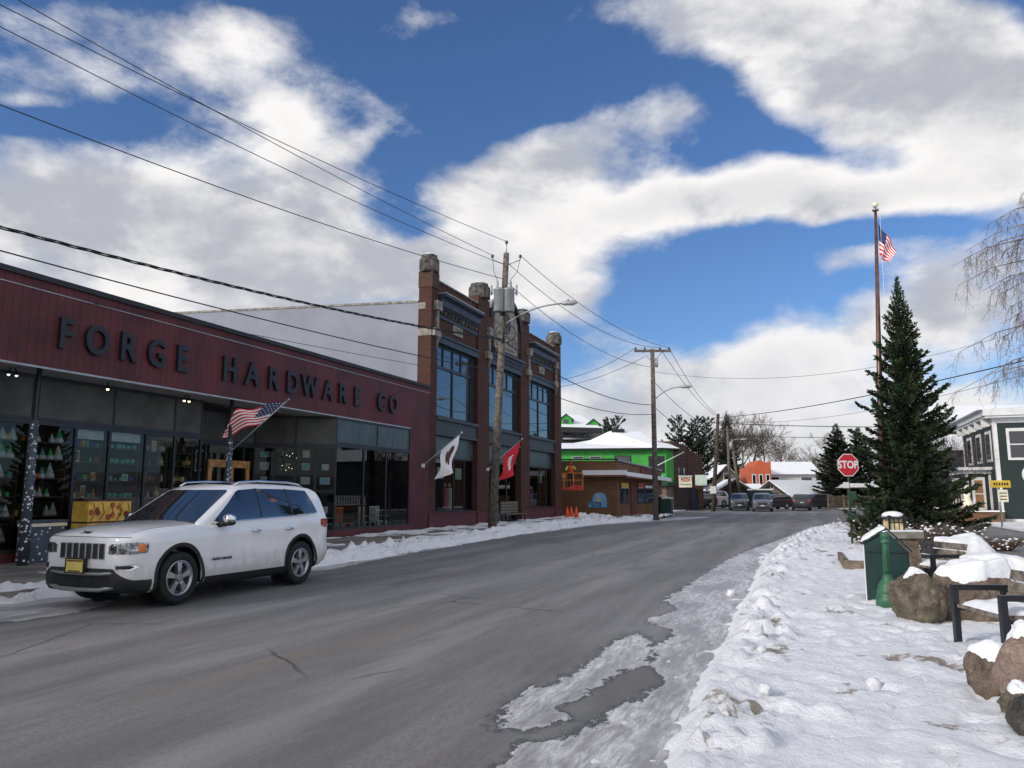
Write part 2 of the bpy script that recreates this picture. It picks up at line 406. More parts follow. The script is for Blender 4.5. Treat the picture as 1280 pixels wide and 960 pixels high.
# a slow warp of the sky directions keeps the banks of cloud from being round
wn = N.new('ShaderNodeTexNoise'); wn.inputs['Scale'].default_value = 3.2; wn.inputs['Detail'].default_value = 3.; L.new(tc, wn.inputs['Vector'])
ws = N.new('ShaderNodeVectorMath'); ws.operation = 'MULTIPLY_ADD'; L.new(wn.outputs['Color'], ws.inputs[0])
ws.inputs[1].default_value = (.20, .14, 0); ws.inputs[2].default_value = (-.10, -.07, 0)
wa = N.new('ShaderNodeVectorMath'); L.new(uv, wa.inputs[0]); L.new(ws.outputs[0], wa.inputs[1]); uvw = wa.outputs[0]
BL = [(60, 250, 170, 75, 0, .95), (230, 250, 170, 110, 0, .85), (330, 300, 150, 90, 0, .9), (120, 330, 260, 70, 0, .8),
      (215, 60, 170, 60, 10, .62), (330, 130, 120, 60, -30, .62), (455, 170, 50, 22, 25, .55), (420, 345, 150, 50, 0, .9), (150, 400, 330, 60, 0, .9), (60, 170, 60, 16, 8, .3), (130, 20, 160, 40, 0, .35), (380, 190, 90, 60, -20, .5), (560, 345, 120, 45, 0, .7), (700, 380, 70, 36, 0, .55), (760, 250, 110, 60, 0, .5), (620, 250, 90, 60, 10, .45), (1240, 110, 130, 120, 0, .6), (960, 120, 150, 50, -30, .5),  (40, 120, 60, 14, 0, .35), (60, 20, 70, 26, 0, .3), (1100, 160, 170, 50, -10, .6), (920, 262, 190, 50, 4, .5), (1080, 258, 150, 30, 6, .35), (330, 60, 150, 60, -20, .45), (430, 250, 70, 90, -30, .4),
      (690, 215, 185, 58, 18, .95), (840, 150, 60, 45, 0, .6), (730, 290, 190, 42, 0, .7), (640, 345, 180, 50, 0, .75), (560, 18, 60, 18, 0, .35), (690, 40, 50, 16, 20, .35),
      (1060, 50, 330, 85, -8, 1.), (1180, 120, 220, 85, -10, .8), (900, 20, 150, 60, 0, .6),
      (1010, 250, 220, 48, 6, .85), (900, 270, 120, 30, 0, .5), (1210, 225, 140, 50, 10, .75), (1070, 340, 42, 22, 20, .5),
      (1050, 440, 290, 62, 4, .9), (1210, 370, 110, 75, 15, .8), (880, 470, 170, 45, 8, .75), (960, 530, 620, 44, 0, .8), (240, 520, 900, 70, 0, .6),
      (600, 100, 170, 75, 0, -.5), (490, 250, 60, 60, -30, -.45), (880, 345, 130, 30, 0, -.45), (800, 395, 90, 26, -20, -.35), (930, 185, 100, 20, -12, -.3), (1010, 300, 160, 24, 4, -.45), (1180, 290, 60, 16, 15, -.2),
      (90, 150, 110, 34, 0, -.45), (500, 300, 40, 30, 0, -.25), (1100, 500, 130, 12, 8, -.3)]
acc = None
for b_ in BL:
    q = blob(*b_); acc = q if acc is None else math_node(N, L, 'ADD', acc, q)
front = sstep(N, L, Y, .05, .25)
acc = math_node(N, L, 'MULTIPLY', acc, front)
acc = math_node(N, L, 'ADD', acc, sstep(N, L, Y, .05, .25, .85, 0.))
tcs = mapping(N, L, tc, (1, 1, 1.7))
def dens(vec):
    n1 = noise_node(N, L, vec, 3.4, 12, .58, .15)
    n2 = noise_node(N, L, vec, 12., 10, .62, .1)
    return math_node(N, L, 'ADD', math_node(N, L, 'MULTIPLY', math_node(N, L, 'SUBTRACT', n1, .5), 2.1), math_node(N, L, 'MULTIPLY', math_node(N, L, 'SUBTRACT', n2, .5), .95))
nA = dens(tcs)
off = N.new('ShaderNodeVectorMath'); L.new(tcs, off.inputs[0]); off.inputs[1].default_value = (-.04, 0, .09)
sA = noise_node(N, L, tcs, 3.4, 7, .56, .15); sB = noise_node(N, L, off.outputs[0], 3.4, 7, .56, .15)
D = math_node(N, L, 'ADD', math_node(N, L, 'MULTIPLY', acc, .85), nA)
cover = sstep(N, L, D, .10, .78)
cover = math_node(N, L, 'POWER', cover, .85)
grad = math_node(N, L, 'SUBTRACT', sA, sB)
lit = sstep(N, L, grad, -.12, .08)
thick = sstep(N, L, D, .6, 1.5)
cl = mixc(N, L, lit, (4.7, 4.9, 5.5), (9.9, 9.7, 9.6))
edge_ = sstep(N, L, D, .3, .75, 1., 0.)
cl = mixc(N, L, math_node(N, L, 'MULTIPLY', edge_, .5), cl, (8.6, 8.5, 8.5))
cl = mixc(N, L, math_node(N, L, 'MULTIPLY', thick, .38), cl, (5.0, 5.15, 5.6))
low = sstep(N, L, Z, .0, .30, .5, 0.)
cl = mixc(N, L, low, cl, (6.6, 6.8, 7.3))
fin = mixc(N, L, cover, skyc, cl)
L.new(fin, bg.inputs['Color'])

sun = bpy.data.lights.new('sun', 'SUN'); sun.energy = 2.8; sun.angle = rad(12); sun.color = (1, .93, .84)
so = bpy.data.objects.new('sun', sun); COL.objects.link(so)
sd_ = Vector((math.sin(SUN_AZ)*math.cos(SUN_EL), math.cos(SUN_AZ)*math.cos(SUN_EL), math.sin(SUN_EL)))
so.rotation_euler = sd_.to_track_quat('Z', 'Y').to_euler(); so.location = (-20, -20, 30)

# ------------------------------------------------------------------ ground
def inpoly(px, py, poly):
    ins = np.zeros(px.shape, bool); dmin = np.full(px.shape, 1e9)
    n = len(poly)
    for i in range(n):
        (x0, y0), (x1, y1) = poly[i], poly[(i + 1) % n]
        c = ((y0 > py) != (y1 > py)) & (px < (x1 - x0)*(py - y0)/((y1 - y0) or 1e-9) + x0)
        ins ^= c
        dx, dy = x1 - x0, y1 - y0; t = np.clip(((px - x0)*dx + (py - y0)*dy)/(dx*dx + dy*dy + 1e-12), 0, 1)
        dmin = np.minimum(dmin, np.hypot(px - x0 - t*dx, py - y0 - t*dy))
    return np.where(ins, dmin, -dmin)
ICE_A = [(13.45, -6.31), (13.32, -5.76), (13.33, -5.32), (13.49, -4.96), (13.54, -4.08), (13.49, -3.04), (13.64, -2.29), (13.92, -2.88), (14.07, -3.95), (13.93, -4.34), (13.86, -5.07), (13.73, -5.73), (13.88, -5.99), (13.75, -6.43), (13.52, -6.42)]
ICE_B = [(13.79, -9.), (13.78, -7.12), (13.8, -6.61), (13.99, -6.51), (14.13, -6.0), (14.17, -5.43), (14.28, -5.21), (14.32, -4.59), (14.12, -4.12), (13.98, -3.19), (14.05, -2.07), (13.51, -1.4), (13.79, -0.31), (13.41, 0.72), (13.45, 1.69), (13.51, 4.78), (13.6, 8.52), (13.83, 12.15), (14.21, 15.44), (14.88, 22.24), (15.62, 31.03), (17.5, 29.29), (16.5, 11.95), (16, 4.92), (16, -9.)]
ICE_C = [(5.43, -4.84), (6.04, -4.34), (6.06, -3.53), (5.73, -2.63), (4.72, -2.11), (3.9, -2.6), (3.9, -9.), (6.3, -9.)]
ICE_D = [(3.9, 2.), (5.9, 2.6), (5.5, 5.2), (5.25, 8.), (5.0, 12.), (4.5, 17.), (4.9, 22.), (4.9, 27.), (5.6, 31.), (7.6, 38.5), (9, 45), (8, 47), (3.9, 40)]
def lines(*seg):
    o = []
    for a, b, st in seg: o += list(np.arange(a, b, st))
    return np.array(o + [seg[-1][1]])
tt = lines((3.5, 6.5, .1), (6.5, 12.8, .6), (12.8, 15.6, .05), (15.6, 48, 1.8))
ss = lines((-30, -8.4, 2.4), (-8.4, 2, .07), (2, 16, .2), (16, 48, .6), (48, 84, 4))
Tg, Sg = np.meshgrid(tt, ss)
ice = np.maximum(np.maximum(inpoly(Tg, Sg, ICE_A), inpoly(Tg, Sg, ICE_B)), np.maximum(inpoly(Tg, Sg, ICE_C), inpoly(Tg, Sg, ICE_D) - .05))
ice = np.clip(ice, -1, 1)
def sheet(name, tt, ss, Zg, m, attrs=None, smooth=True, drop=None):
    nT, nS = len(tt), len(ss); Tg, Sg = np.meshgrid(tt, ss)
    vs = np.stack([Tg.ravel(), Sg.ravel(), Zg.ravel()], 1)
    fs = []
    for i in range(nS - 1):
        for j in range(nT - 1):
            a = i*nT + j
            if drop is not None and drop[i, j] and drop[i + 1, j] and drop[i, j + 1] and drop[i + 1, j + 1]: continue
            fs.append((a, a + 1, a + nT + 1, a + nT))
    me = bpy.data.meshes.new(name); me.from_pydata(vs.tolist(), [], fs)
    if smooth: me.polygons.foreach_set('use_smooth', [True]*len(fs))
    for k, a in (attrs or {}).items():
        at = me.attributes.new(k, 'FLOAT', 'POINT'); at.data.foreach_set('value', a.ravel().astype(np.float32))
    me.materials.append(m); me.update()
    o = bpy.data.objects.new(name, me); COL.objects.link(o); st_root(o)
    return o
# asphalt
rm = bpy.data.materials.new('asphalt'); t_, N, L = nt(rm); B = N['Principled BSDF']
tcO = N.new('ShaderNodeTexCoord').outputs['Object']
fine = noise_node(N, L, tcO, 90, 3, .7)
big = noise_node(N, L, mapping(N, L, tcO, (1, .35, 1)), .45, 6, .6, .4)
strk = noise_node(N, L, mapping(N, L, tcO, (1.5, .17, 1), rot=(0, 0, rad(-1.5))), 1.1, 12, .74, .5)
c = mixc(N, L, sstep(N, L, strk, .35, .68), (.165, .162, .16), (.295, .29, .288))
c = mixc(N, L, sstep(N, L, big, .52, .72, 0, .7), c, (.15, .14, .135))
c = mixc(N, L, sstep(N, L, big, .28, .45, .45, 0.), c, (.27, .265, .26))
c = mixc(N, L, sstep(N, L, fine, .42, .60, 0, .6), c, (.11, .11, .112))
c = mixc(N, L, sstep(N, L, noise_node(N, L, tcO, 60, 2, .9), .63, .72, 0, .7), c, (.42, .41, .40))
c = mixc(N, L, sstep(N, L, noise_node(N, L, mapping(N, L, tcO, (1, .5, 1)), 5, 9, .8), .50, .72, 0, .55), c, (.12, .115, .11))
sand = noise_node(N, L, mapping(N, L, tcO, (1, .25, 1), (5, 3, 0)), .8, 7, .7, .6)
c = mixc(N, L, sstep(N, L, sand, .56, .74, 0, .6), c, (.25, .19, .14))
gr = noise_node(N, L, tcO, 26, 6, .85)
c = mixc(N, L, sstep(N, L, gr, .40, .60, .42, 0.), c, (.085, .083, .082))
# tyre-polished wheel tracks along the street and darker lanes between them
sxo = N.new('ShaderNodeSeparateXYZ'); L.new(tcO, sxo.inputs[0])
wob = math_node(N, L, 'ADD', sxo.outputs['X'], math_node(N, L, 'MULTIPLY', math_node(N, L, 'SUBTRACT', noise_node(N, L, mapping(N, L, tcO, (.3, .12, 1)), 1., 3), .5), 1.6))
trk = math_node(N, L, 'SINE', math_node(N, L, 'MULTIPLY', wob, 3.3))
c = mixc(N, L, sstep(N, L, math_node(N, L, 'ADD', trk, math_node(N, L, 'MULTIPLY', math_node(N, L, 'SUBTRACT', strk, .5), 3.)), .2, 1.3, 0, .30), c, (.33, .325, .32))
c = mixc(N, L, sstep(N, L, math_node(N, L, 'ADD', trk, math_node(N, L, 'MULTIPLY', math_node(N, L, 'SUBTRACT', big, .5), 4.)), -1.6, -.5, .35, 0.), c, (.12, .115, .11))
# cracks
vo = N.new('ShaderNodeTexVoronoi'); vo.feature = 'DISTANCE_TO_EDGE'; vo.inputs['Scale'].default_value = .33
wv = mixc(N, L, .12, tcO, noise_node(N, L, tcO, 2.2, 5, .7, 0, 1)); L.new(wv, vo.inputs['Vector'])
ck = sstep(N, L, vo.outputs[0], .0, .009, 1., 0.)
ck = math_node(N, L, 'MULTIPLY', ck, sstep(N, L, noise_node(N, L, tcO, .35, 2), .5, .6))
c = mixc(N, L, math_node(N, L, 'MULTIPLY', ck, .8), c, (.03, .028, .026))
at = N.new('ShaderNodeAttribute'); at.attribute_name = 'ice'; sd = at.outputs['Fac']
e1 = noise_node(N, L, mapping(N, L, tcO, (1.8, .9, 1)), 3.4, 10, .72, .25)
e2 = noise_node(N, L, mapping(N, L, tcO, (3., .8, 1)), 9., 6, .7, .2)
sd2 = math_node(N, L, 'ADD', sd, math_node(N, L, 'MULTIPLY', math_node(N, L, 'SUBTRACT', e1, .52), .62))
im = sstep(N, L, sd2, -.008, .012)
wet = sstep(N, L, sd2, -.10, .0, 0., .75)
holes = sstep(N, L, math_node(N, L, 'ADD', e2, math_node(N, L, 'MULTIPLY', sd, -.35)), .60, .65, 1., 0.)
deep = sstep(N, L, sd, .16, .42)
im = math_node(N, L, 'MULTIPLY', im, math_node(N, L, 'MAXIMUM', holes, deep))
icec = mixc(N, L, sstep(N, L, noise_node(N, L, mapping(N, L, tcO, (4, .7, 1)), 5, 9, .75, .5), .33, .66), (.29, .27, .26), (.80, .80, .82))
icec = mixc(N, L, sstep(N, L, noise_node(N, L, mapping(N, L, tcO, (1.5, .3, 1), (2, 7, 0)), 1.6, 6, .65), .42, .60, 0, .75), icec, (.25, .235, .235))
rim = sstep(N, L, sd2, .01, .07, .5, 0.)
icec = mixc(N, L, rim, icec, (.66, .64, .63))
c = mixc(N, L, wet, c, (.04, .038, .036))
c = mixc(N, L, im, c, icec)
L.new(c, B.inputs['Base Color'])
L.new(mixc(N, L, im, mixc(N, L, wet, (.72,)*3, (.4,)*3), (.36,)*3), B.inputs['Roughness'])
bn = N.new('ShaderNodeBump'); bn.inputs['Strength'].default_value = .45; bn.inputs['Distance'].default_value = .02
hh = math_node(N, L, 'ADD', math_node(N, L, 'MULTIPLY', fine, .25), math_node(N, L, 'MULTIPLY', im, math_node(N, L, 'ADD', 1., math_node(N, L, 'MULTIPLY', e1, 2.))))
L.new(hh, bn.inputs['Height']); L.new(bn.outputs[0], B.inputs['Normal'])
zi = np.where(ice > .02, .0, 0.)
road = kind(sheet('road', tt, ss, np.zeros(Tg.shape), rm, {'ice': ice}), 'structure')

mb = MB(); n = 64
mb.add([(1800*math.cos(2*math.pi*k/n), 1800*math.sin(2*math.pi*k/n), -.06) for k in range(n)], [tuple(range(n))])
kind(mb.build('ground', 'snow_bank'), 'structure')

# sidewalk of the shops, raised on its kerb
mb = MB(); mb.box(-30, 3.85, -30, 44, -.05, .12); sw = kind(st_root(mb.build('sidewalk', 'concrete')), 'structure')
mb = MB()
for k in range(30): mb.box(3.85, 4.0, -30 + k*2.5, -27.52 + k*2.5, -.05, .128)
kind(st_root(mb.build('kerb', 'kerb_stone')), 'structure')

def vnoise(A, B, s, o, seed=0.):
    out_ = np.zeros(A.shape)
    fa, fb = A.ravel(), B.ravel()
    r = np.empty(fa.size)
    for i in range(fa.size):
        r[i] = noise.fractal((fa[i]*s, fb[i]*s, seed), 1.0, 2.1, o, noise_basis='PERLIN_ORIGINAL')
    return r.reshape(A.shape)
# ploughed snow along the shops' kerb
tb = lines((2.2, 6.2, .07)); sb = lines((-9, 12, .1), (12, 46, .22))
TB, SB = np.meshgrid(tb, sb)
n1 = vnoise(TB, SB, .9, 5, 1.); n2 = vnoise(TB, SB, 4.5, 4, 5.)
cen = np.interp(SB, [-9, -3.5, -2.2, 0, 2, 4, 8, 14, 20, 26, 30, 38, 46], [4.0, 3.7, 3.9, 3.9, 4.5, 4.4, 4.3, 4.1, 3.7, 3.7, 3.9, 5.2, 6.4])
hw = np.interp(SB, [-9, -3, -1.2, 2, 5, 12, 20, 30, 46], [.75, .6, .35, .75, .75, .6, .75, .7, 1.2])
hgt = np.interp(SB, [-9, -4, -2, 0, 3, 10, 20, 27, 46], [.24, .22, .12, .12, .22, .15, .20, .20, .15])
prof = np.clip(1 - ((TB - cen)/hw)**2, -1.5, 1)
ZB = hgt*(prof + .55*n1) + .07*n2 + np.clip(n2, 0, 1)**2*.16
ZB = np.where(TB < 3.9, ZB + .08, ZB)
base = np.where(TB < 4.0, .115, -.005)
drop = ZB < base - .05
kind(sheet('snow_bank', tb, sb, ZB, M['snow_bank'], drop=drop), 'stuff')
# thin snow left on the concrete at the foot of the shop fronts
tb = lines((.05, 3.7, .08)); sb = lines((-9, 40, .18)); TB, SB = np.meshgrid(tb, sb)
n1 = vnoise(TB, SB*.6, .9, 5, 9.); n2 = vnoise(TB, SB, 5, 3, 3.)
ZB = .12 + np.clip(n1*.10 + .02*n2 - .03 + .06*np.exp(-TB/.35) + np.interp(SB, [-9, 10, 13, 40], [-.06, -.02, .02, .03]), -.03, .09)
kind(sheet('sidewalk_snow', tb, sb, ZB, M['snow_bank'], drop=ZB < .105), 'stuff')

# snow over the sidewalk and the little park on the camera's side of the street
ES = [-30, -7.3, -6.8, -5.54, -4.47, -2.45, -.63, 2.1, 6.6, 11.7, 18.1, 25.4, 31.5, 34.7]
ET = [14.8, 14.76, 14.71, 14.66, 14.62, 14.64, 14.56, 14.57, 14.45, 14.55, 14.9, 15.5, 16.6, 18.6]
tn = lines((14.2, 19.5, .055), (19.5, 27, .3)); sn = lines((-30, -8.5, 2.), (-8.5, 2, .07), (2, 12, .14), (12, 36, .3))
TN, SN = np.meshgrid(tn, sn)
n1 = vnoise(TN, SN, .55, 4, 2.); n2 = vnoise(TN, SN, 2.6, 5, 7.); n3 = vnoise(TN, SN, 8., 3, 4.)
edge = np.interp(SN, ES, ET) + .10*n2 + .05*n3
dE = TN - edge
rt = np.interp(SN, [-30, 2, 16, 26, 31, 34.7], [20.2, 20.2, 20.3, 19.6, 18.3, 18.6]) - TN + .2*n2
rise = np.clip(dE/.16, 0, 1)
berm = np.exp(-((dE - .32)/.28)**2)*np.clip(.045 + .075*n2 + .045*n3, 0, 1)
foot = np.clip(-vnoise(TN, SN, 4.2, 2, 11.) - .15, 0, 1)*.12*np.clip(dE - .6, 0, 1)
lump = np.clip(n2 - .25, 0, 1)*.10*np.exp(-((dE - .55)/.7)**2)
ZN = -.03 + rise*(.13 + .02*n1) + berm + lump - foot + .020*n3 - np.clip(n3*n1 - .05, 0, 1)*.10 + np.clip(n3 - .25, 0, 1)*.05*np.exp(-np.clip(dE, 0, 9)/.8) + .02*n2*np.clip(dE, 0, 1)
ZN = ZN + np.where(SN > 8, np.exp(-((dE - .4)/.6)**2)*.055*np.clip(.5 + n2 + 1.2*n3, 0, 2), 0)
fb = np.clip(rt/.5, 0, 1); ZN = np.where(rt < .5, -.06 + (ZN + .06)*fb, ZN)
ZN = np.where(rt > 0, ZN, -.1)
kind(sheet('snowy_ground', tn, sn, ZN, M['snow_walk'], drop=ZN < -.045), 'structure')
def ground_z(x, y):
    s, t = to_st(x, y)
    j = min(len(tn) - 1, int(np.searchsorted(tn, t))); i = min(len(sn) - 1, int(np.searchsorted(sn, s)))
    return float(max(ZN[i, j], 0.)) if t < 20.2 else 0.
# lumps of snow thrown up by the plough
def clod(x, y, r, label, seed):
    rr = random.Random(seed); z = ground_z(x, y)
    mb = MB()
    def fn(a, b):
        th, ph = math.pi*a, 2*math.pi*b
        d = Vector((math.sin(th)*math.cos(ph), math.sin(th)*math.sin(ph), math.cos(th)))
        q = r*(1 + .35*fbm(d.x*1.5 + seed, d.y*1.5, d.z*1.5, 3))
        return d*q
    mb.grid(fn, 10, 14); o = mb.build('snow_clod', 'snow_bank'); o.location = (x, y, z + r*.35); o.rotation_euler = (0, 0, rr.random()*6)
    tag(o, label, 'snow clod', 'snow clods thrown up by the plough')
clod(2.55, 8.3, .075, 'fist-sized round snow clod lying on the trodden sidewalk snow', 3)
clod(3.55, 12.8, .07, 'small loose snow clod nearer the green box', 5)
clod(2.95, 6.55, .06, 'small snow clod closest to the camera on the sidewalk', 8)
for k in range(14):
    s = R.uniform(-6.5, 24); t = np.interp(s, ES, ET) + R.uniform(.05, .6); q = W(s, t)
    clod(q.x, q.y, R.uniform(.02, .05), 'rough snow clod in the ploughed ridge beside the road', 20 + k)
for k in range(22):
    s = R.choice([R.uniform(12, 30), R.uniform(2, 34), R.uniform(3, 20)]); t = float(np.interp(s, [-9, 2, 14, 26, 38], [3.9, 4.6, 4.2, 3.8, 5.])) + R.uniform(-.5, .5); q = W(s, t)
    z = .20; mb = MB(); r = R.uniform(.03, .085); mb.ball((0, 0, 0), r, 9, sz=.8)
    mb.v = [(a*(1 + .9*noise.noise((a*18 + k, b*18, c_*18))), b*(1.2 + .9*noise.noise((a*18, b*18 + k, c_*18))), c_*(1 + .7*noise.noise((a*16, k, c_*16)))) for a, b, c_ in mb.v]
    o = mb.build('snow_clod', 'snow_bank'); o.location = (q.x, q.y, z)
    tag(o, 'rough snow clod in the snow bank along the shops', 'snow clod', 'snow clods in the bank along the shops')

# land beyond: yards of snow past the side street and beyond the end of the road
mb = MB(); mb.box(24.3, 90, -10, 84, -.05, .10); kind(st_root(mb.build('house_yard_ground', 'snow_bank')), 'structure')
mb = MB(); mb.box(-60, 120, 84, 200, -.05, .06); kind(st_root(mb.build('far_ground', 'snow_bank')), 'structure')
mb = MB(); mb.box(-60, 3.6, 44, 84, -.05, .09); kind(st_root(mb.build('far_sidewalk', 'snow_bank')), 'structure')
# far ring of wooded hills
hm = mat('winter_hill', (.20, .19, .20), .9, var=.4, vscale=.03, col2=(.42, .43, .46))
def hill(name, r, h0, h1, sd, a0=0, a1=1):
    mb = MB()
    def fn(a, b):
        q = 2*math.pi*(a0 + (a1 - a0)*a); h = h0 + h1*(.5 + .5*noise.noise((math.cos(q)*2 + sd, math.sin(q)*2, 0))) + 2.*noise.noise((q*40, sd, 0))
        return (math.sin(q)*(r + b*120), math.cos(q)*(r + b*120), -1 + h*math.sin(b*math.pi/2))
    mb.grid(fn, 360, 6); kind(mb.build(name, hm), 'structure')
hill('hills', 620, 12, 22, 3.)
# snowy slope behind the end of the street
mb = MB()
def fn(a, b):
    x = -10 + 95*a; y = 112 + b*50
    return (x, y, 7*b*math.exp(-((x - 37)/24)**2)*(1 + .15*noise.noise((x*.1, y*.1, 0))) + .02)
mb.grid(fn, 30, 14); kind(mb.build('snowy_slope_ground', 'snow_bank'), 'structure')
# ------------------------------------------------------------------ hardware shop
SD = 'FORGE'
fh = thing_st('hardware_shop', 'long low dark red hardware shop front with big black fascia lettering', 'shop', 0, 0, .12)
def Z_(z): return z - .12
mb = MB()
mb.box(-.12, 0, -14, 18.75, Z_(4.40), Z_(6.30))                       # fascia
mb.box(-.14, 0, 17.0, 18.75, 0, Z_(4.395))                            # red pier at the end
mb.box(-.35, -.143, 17.03, 18.70, 0, Z_(4.39))
mb.box(-.20, 0, 11.6, 17.0, 0, Z_(.36))                               # stall riser
mb.build('fascia', 'forge_red', fh)
mb = MB(); mb.box(-.30, .07, -14, 18.76, Z_(6.30), Z_(6.42)); mb.build('roof_edge', 'roof_black', fh)
mb = MB(); mb.box(-.02, .02, -14, 17.0, Z_(4.36), Z_(4.405)); mb.box(.003, .015, -14, 18.7, Z_(6.08), Z_(6.10)); mb.build('fascia_trim', 'grey_metal', fh)
mb = MB(); mb.box(-20, -.3, -14, 18.7, Z_(6.2), Z_(6.28)); mb.build('roof', 'roof_black', fh)
mb = MB(); mb.box(-2.7, -.14, -14, 17.0, Z_(4.42), Z_(4.47)); mb.box(-2.7, -.03, -14, 17., Z_(4.37), Z_(4.42)); mb.build('soffit', 'soffit', fh)
mb = MB()                                                              # shell of the inside
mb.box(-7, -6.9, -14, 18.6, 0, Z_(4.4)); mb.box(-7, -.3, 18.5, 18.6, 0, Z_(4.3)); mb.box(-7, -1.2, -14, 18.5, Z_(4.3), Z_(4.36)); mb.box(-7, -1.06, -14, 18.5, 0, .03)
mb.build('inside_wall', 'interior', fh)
# letters
pos = [(.38, 'F'), (1.22, 'O'), (2.10, 'R'), (3.0, 'G'), (3.87, 'E'), (5.7, 'H'), (6.66, 'A'), (7.66, 'R'), (8.62, 'D'), (9.56, 'W'), (10.6, 'A'), (11.52, 'R'), (12.49, 'E'), (14.23, 'C'), (15.18, 'O')]
for y, ch in pos:
    mb = text_mb(ch, .98, .04, lambda x, yy, z: (z, x, yy), .022, squeeze=.86)
    o = mb.build('letter', 'letter_black', fh); o.location = (.05, y + .26, Z_(5.19))
# left display front, set back under the canopy
def frame_run(p, q, z0, z1, cuts, w=.07, d=.07, mb=None):
    """uprights at the cuts (metres along p-q) and rails at z0, z1"""
    mb = mb or MB(); p, q = Vector(p), Vector(q); L_ = (q - p).length; dv = (q - p)/L_; nv = Vector((dv.y, -dv.x))
    def bar(a, b, za, zb, e=0.):
        c = [p + dv*a - nv*(d/2 + e), p + dv*b - nv*(d/2 + e), p + dv*b + nv*(d/2 + e), p + dv*a + nv*(d/2 + e)]
        mb.add([(k.x, k.y, za) for k in c] + [(k.x, k.y, zb) for k in c], [(0, 1, 2, 3), (7, 6, 5, 4), (0, 4, 5, 1), (1, 5, 6, 2), (2, 6, 7, 3), (3, 7, 4, 0)])
    for cu in cuts: bar(max(0, cu - w/2), min(L_, cu + w/2), z0, z1)
    bar(0, L_, z0 - .003, z0 + .08, .004); bar(0, L_, z1 - .08, z1 + .003, .004)
    return mb
def pane(p, q, z0, z1, name, m, parent, th=.012):
    p, q = Vector(p), Vector(q); dv = (q - p).normalized(); nv = Vector((dv.y, -dv.x))*th/2
    mb = MB(); c = [p, q]
    mb.add([(p.x, p.y, z0), (q.x, q.y, z0), (q.x, q.y, z1), (p.x, p.y, z1)], [(0, 1, 2, 3)])
    return mb.build(name, m, parent, fix=False)
def shopfront(p, q, cuts, tcuts, zs, parent, panelmat='transom_panel'):
    z0, z1, z2, z3 = zs
    w_ = frame_run(p, q, z0, z1, cuts).build('window_frame', 'dark_frame', parent)
    P_, Q_ = Vector(p), Vector(q); L_ = (Q_ - P_).length; dv = (Q_ - P_)/L_
    for a, b in zip(cuts[:-1], cuts[1:]):
        pane((P_ + dv*a)[:], (P_ + dv*b)[:], z0 + .08, z1 - .08, 'pane', 'glass', w_)
    t_ = frame_run(p, q, z1 + .01, z2, tcuts, .06).build('transom_frame', 'dark_frame', parent)
    nv = Vector((dv.y, -dv.x))*.012
    mb = MB(); c = [P_ - nv, Q_ - nv, Q_ + nv, P_ + nv]
    mb.add([(k.x, k.y, z1 + .02) for k in c] + [(k.x, k.y, z2 - .02) for k in c], [(0, 1, 2, 3), (7, 6, 5, 4), (0, 4, 5, 1), (1, 5, 6, 2), (2, 6, 7, 3), (3, 7, 4, 0)])
    mb.build('transom_panel', panelmat, t_)
    if z0 > .1:
        mb = MB(); nv = nv*4; c = [P_ - nv, Q_ - nv, Q_ + nv, P_ + nv]
        mb.add([(k.x, k.y, 0) for k in c] + [(k.x, k.y, z0 - .005) for k in c], [(0, 1, 2, 3), (7, 6, 5, 4), (0, 4, 5, 1), (1, 5, 6, 2), (2, 6, 7, 3), (3, 7, 4, 0)])
        mb.build('stall_riser', 'forge_maroon', parent)
ZS = (Z_(.33), Z_(3.30), Z_(4.36), 0)
c0 = -14.
shopfront((-1, c0), (-1, 6.1), [0, 3, 6, 9, 12, 14.76, 15.96, 16.94, 18.1, 19.1, 20.1], [0, 4, 8, 12, 14.8, 17.02, 19.07, 20.1], ZS, fh)
shopfront((-1, 6.1), (-2.4, 7.2), [0, 1.78], [0, 1.78], ZS, fh)
shopfront((-2.4, 10.15), (0.0, 11.62), [0, .7, 1.4, 2.1, 2.814], [0, 1.4, 2.814], ZS, fh)
shopfront((-.05, 11.62), (-.05, 17.0), [0, 1.85, 3.5, 5.38], [0, 2.8, 5.38], (Z_(.36), Z_(3.38), Z_(4.36), 0), fh, 'transom_teal')
# double door of yellow wood at the back of the recess
shopfront((-2.4, 7.2), (-2.4, 10.15), [0, .62, 2.4, 2.95], [0, 1.5, 2.95], (.02, Z_(3.3), Z_(4.36), 0), fh)
for a in (7.86, 8.86):
    mb = MB(); x0, x1 = -2.34, -2.27
    mb.box(x0, x1, a, a + .17, .03, 2.62); mb.box(x0, x1, a + .78, a + .95, .03, 2.62); mb.box(x0, x1, a + .17, a + .78, 2.38, 2.62); mb.box(x0, x1, a + .17, a + .78, .03, .45)
    d_ = mb.build('door', 'wood_door', fh)
    pane((-2.30, a + .17), (-2.30, a + .78), .45, 2.38, 'door_glass', 'glass', d_)
    mb = MB(); mb.tube([(-2.20, a + (.86 if a < 8 else .09), .9), (-2.20, a + (.86 if a < 8 else .09), 1.3)], .015); mb.build('handle', 'steel', d_)
mb = MB(); mb.box(-2.33, -2.30, 7.9, 8.9, Z_(2.95), Z_(3.2)); mb.build('address_board', 'transom_panel', fh)
text_mb('101', .16, .004, lambda x, y, z: (-2.29 + z, 8.7 + x, Z_(3.08) + y), .004).build('address_number', 'sign_white', fh) if False else None
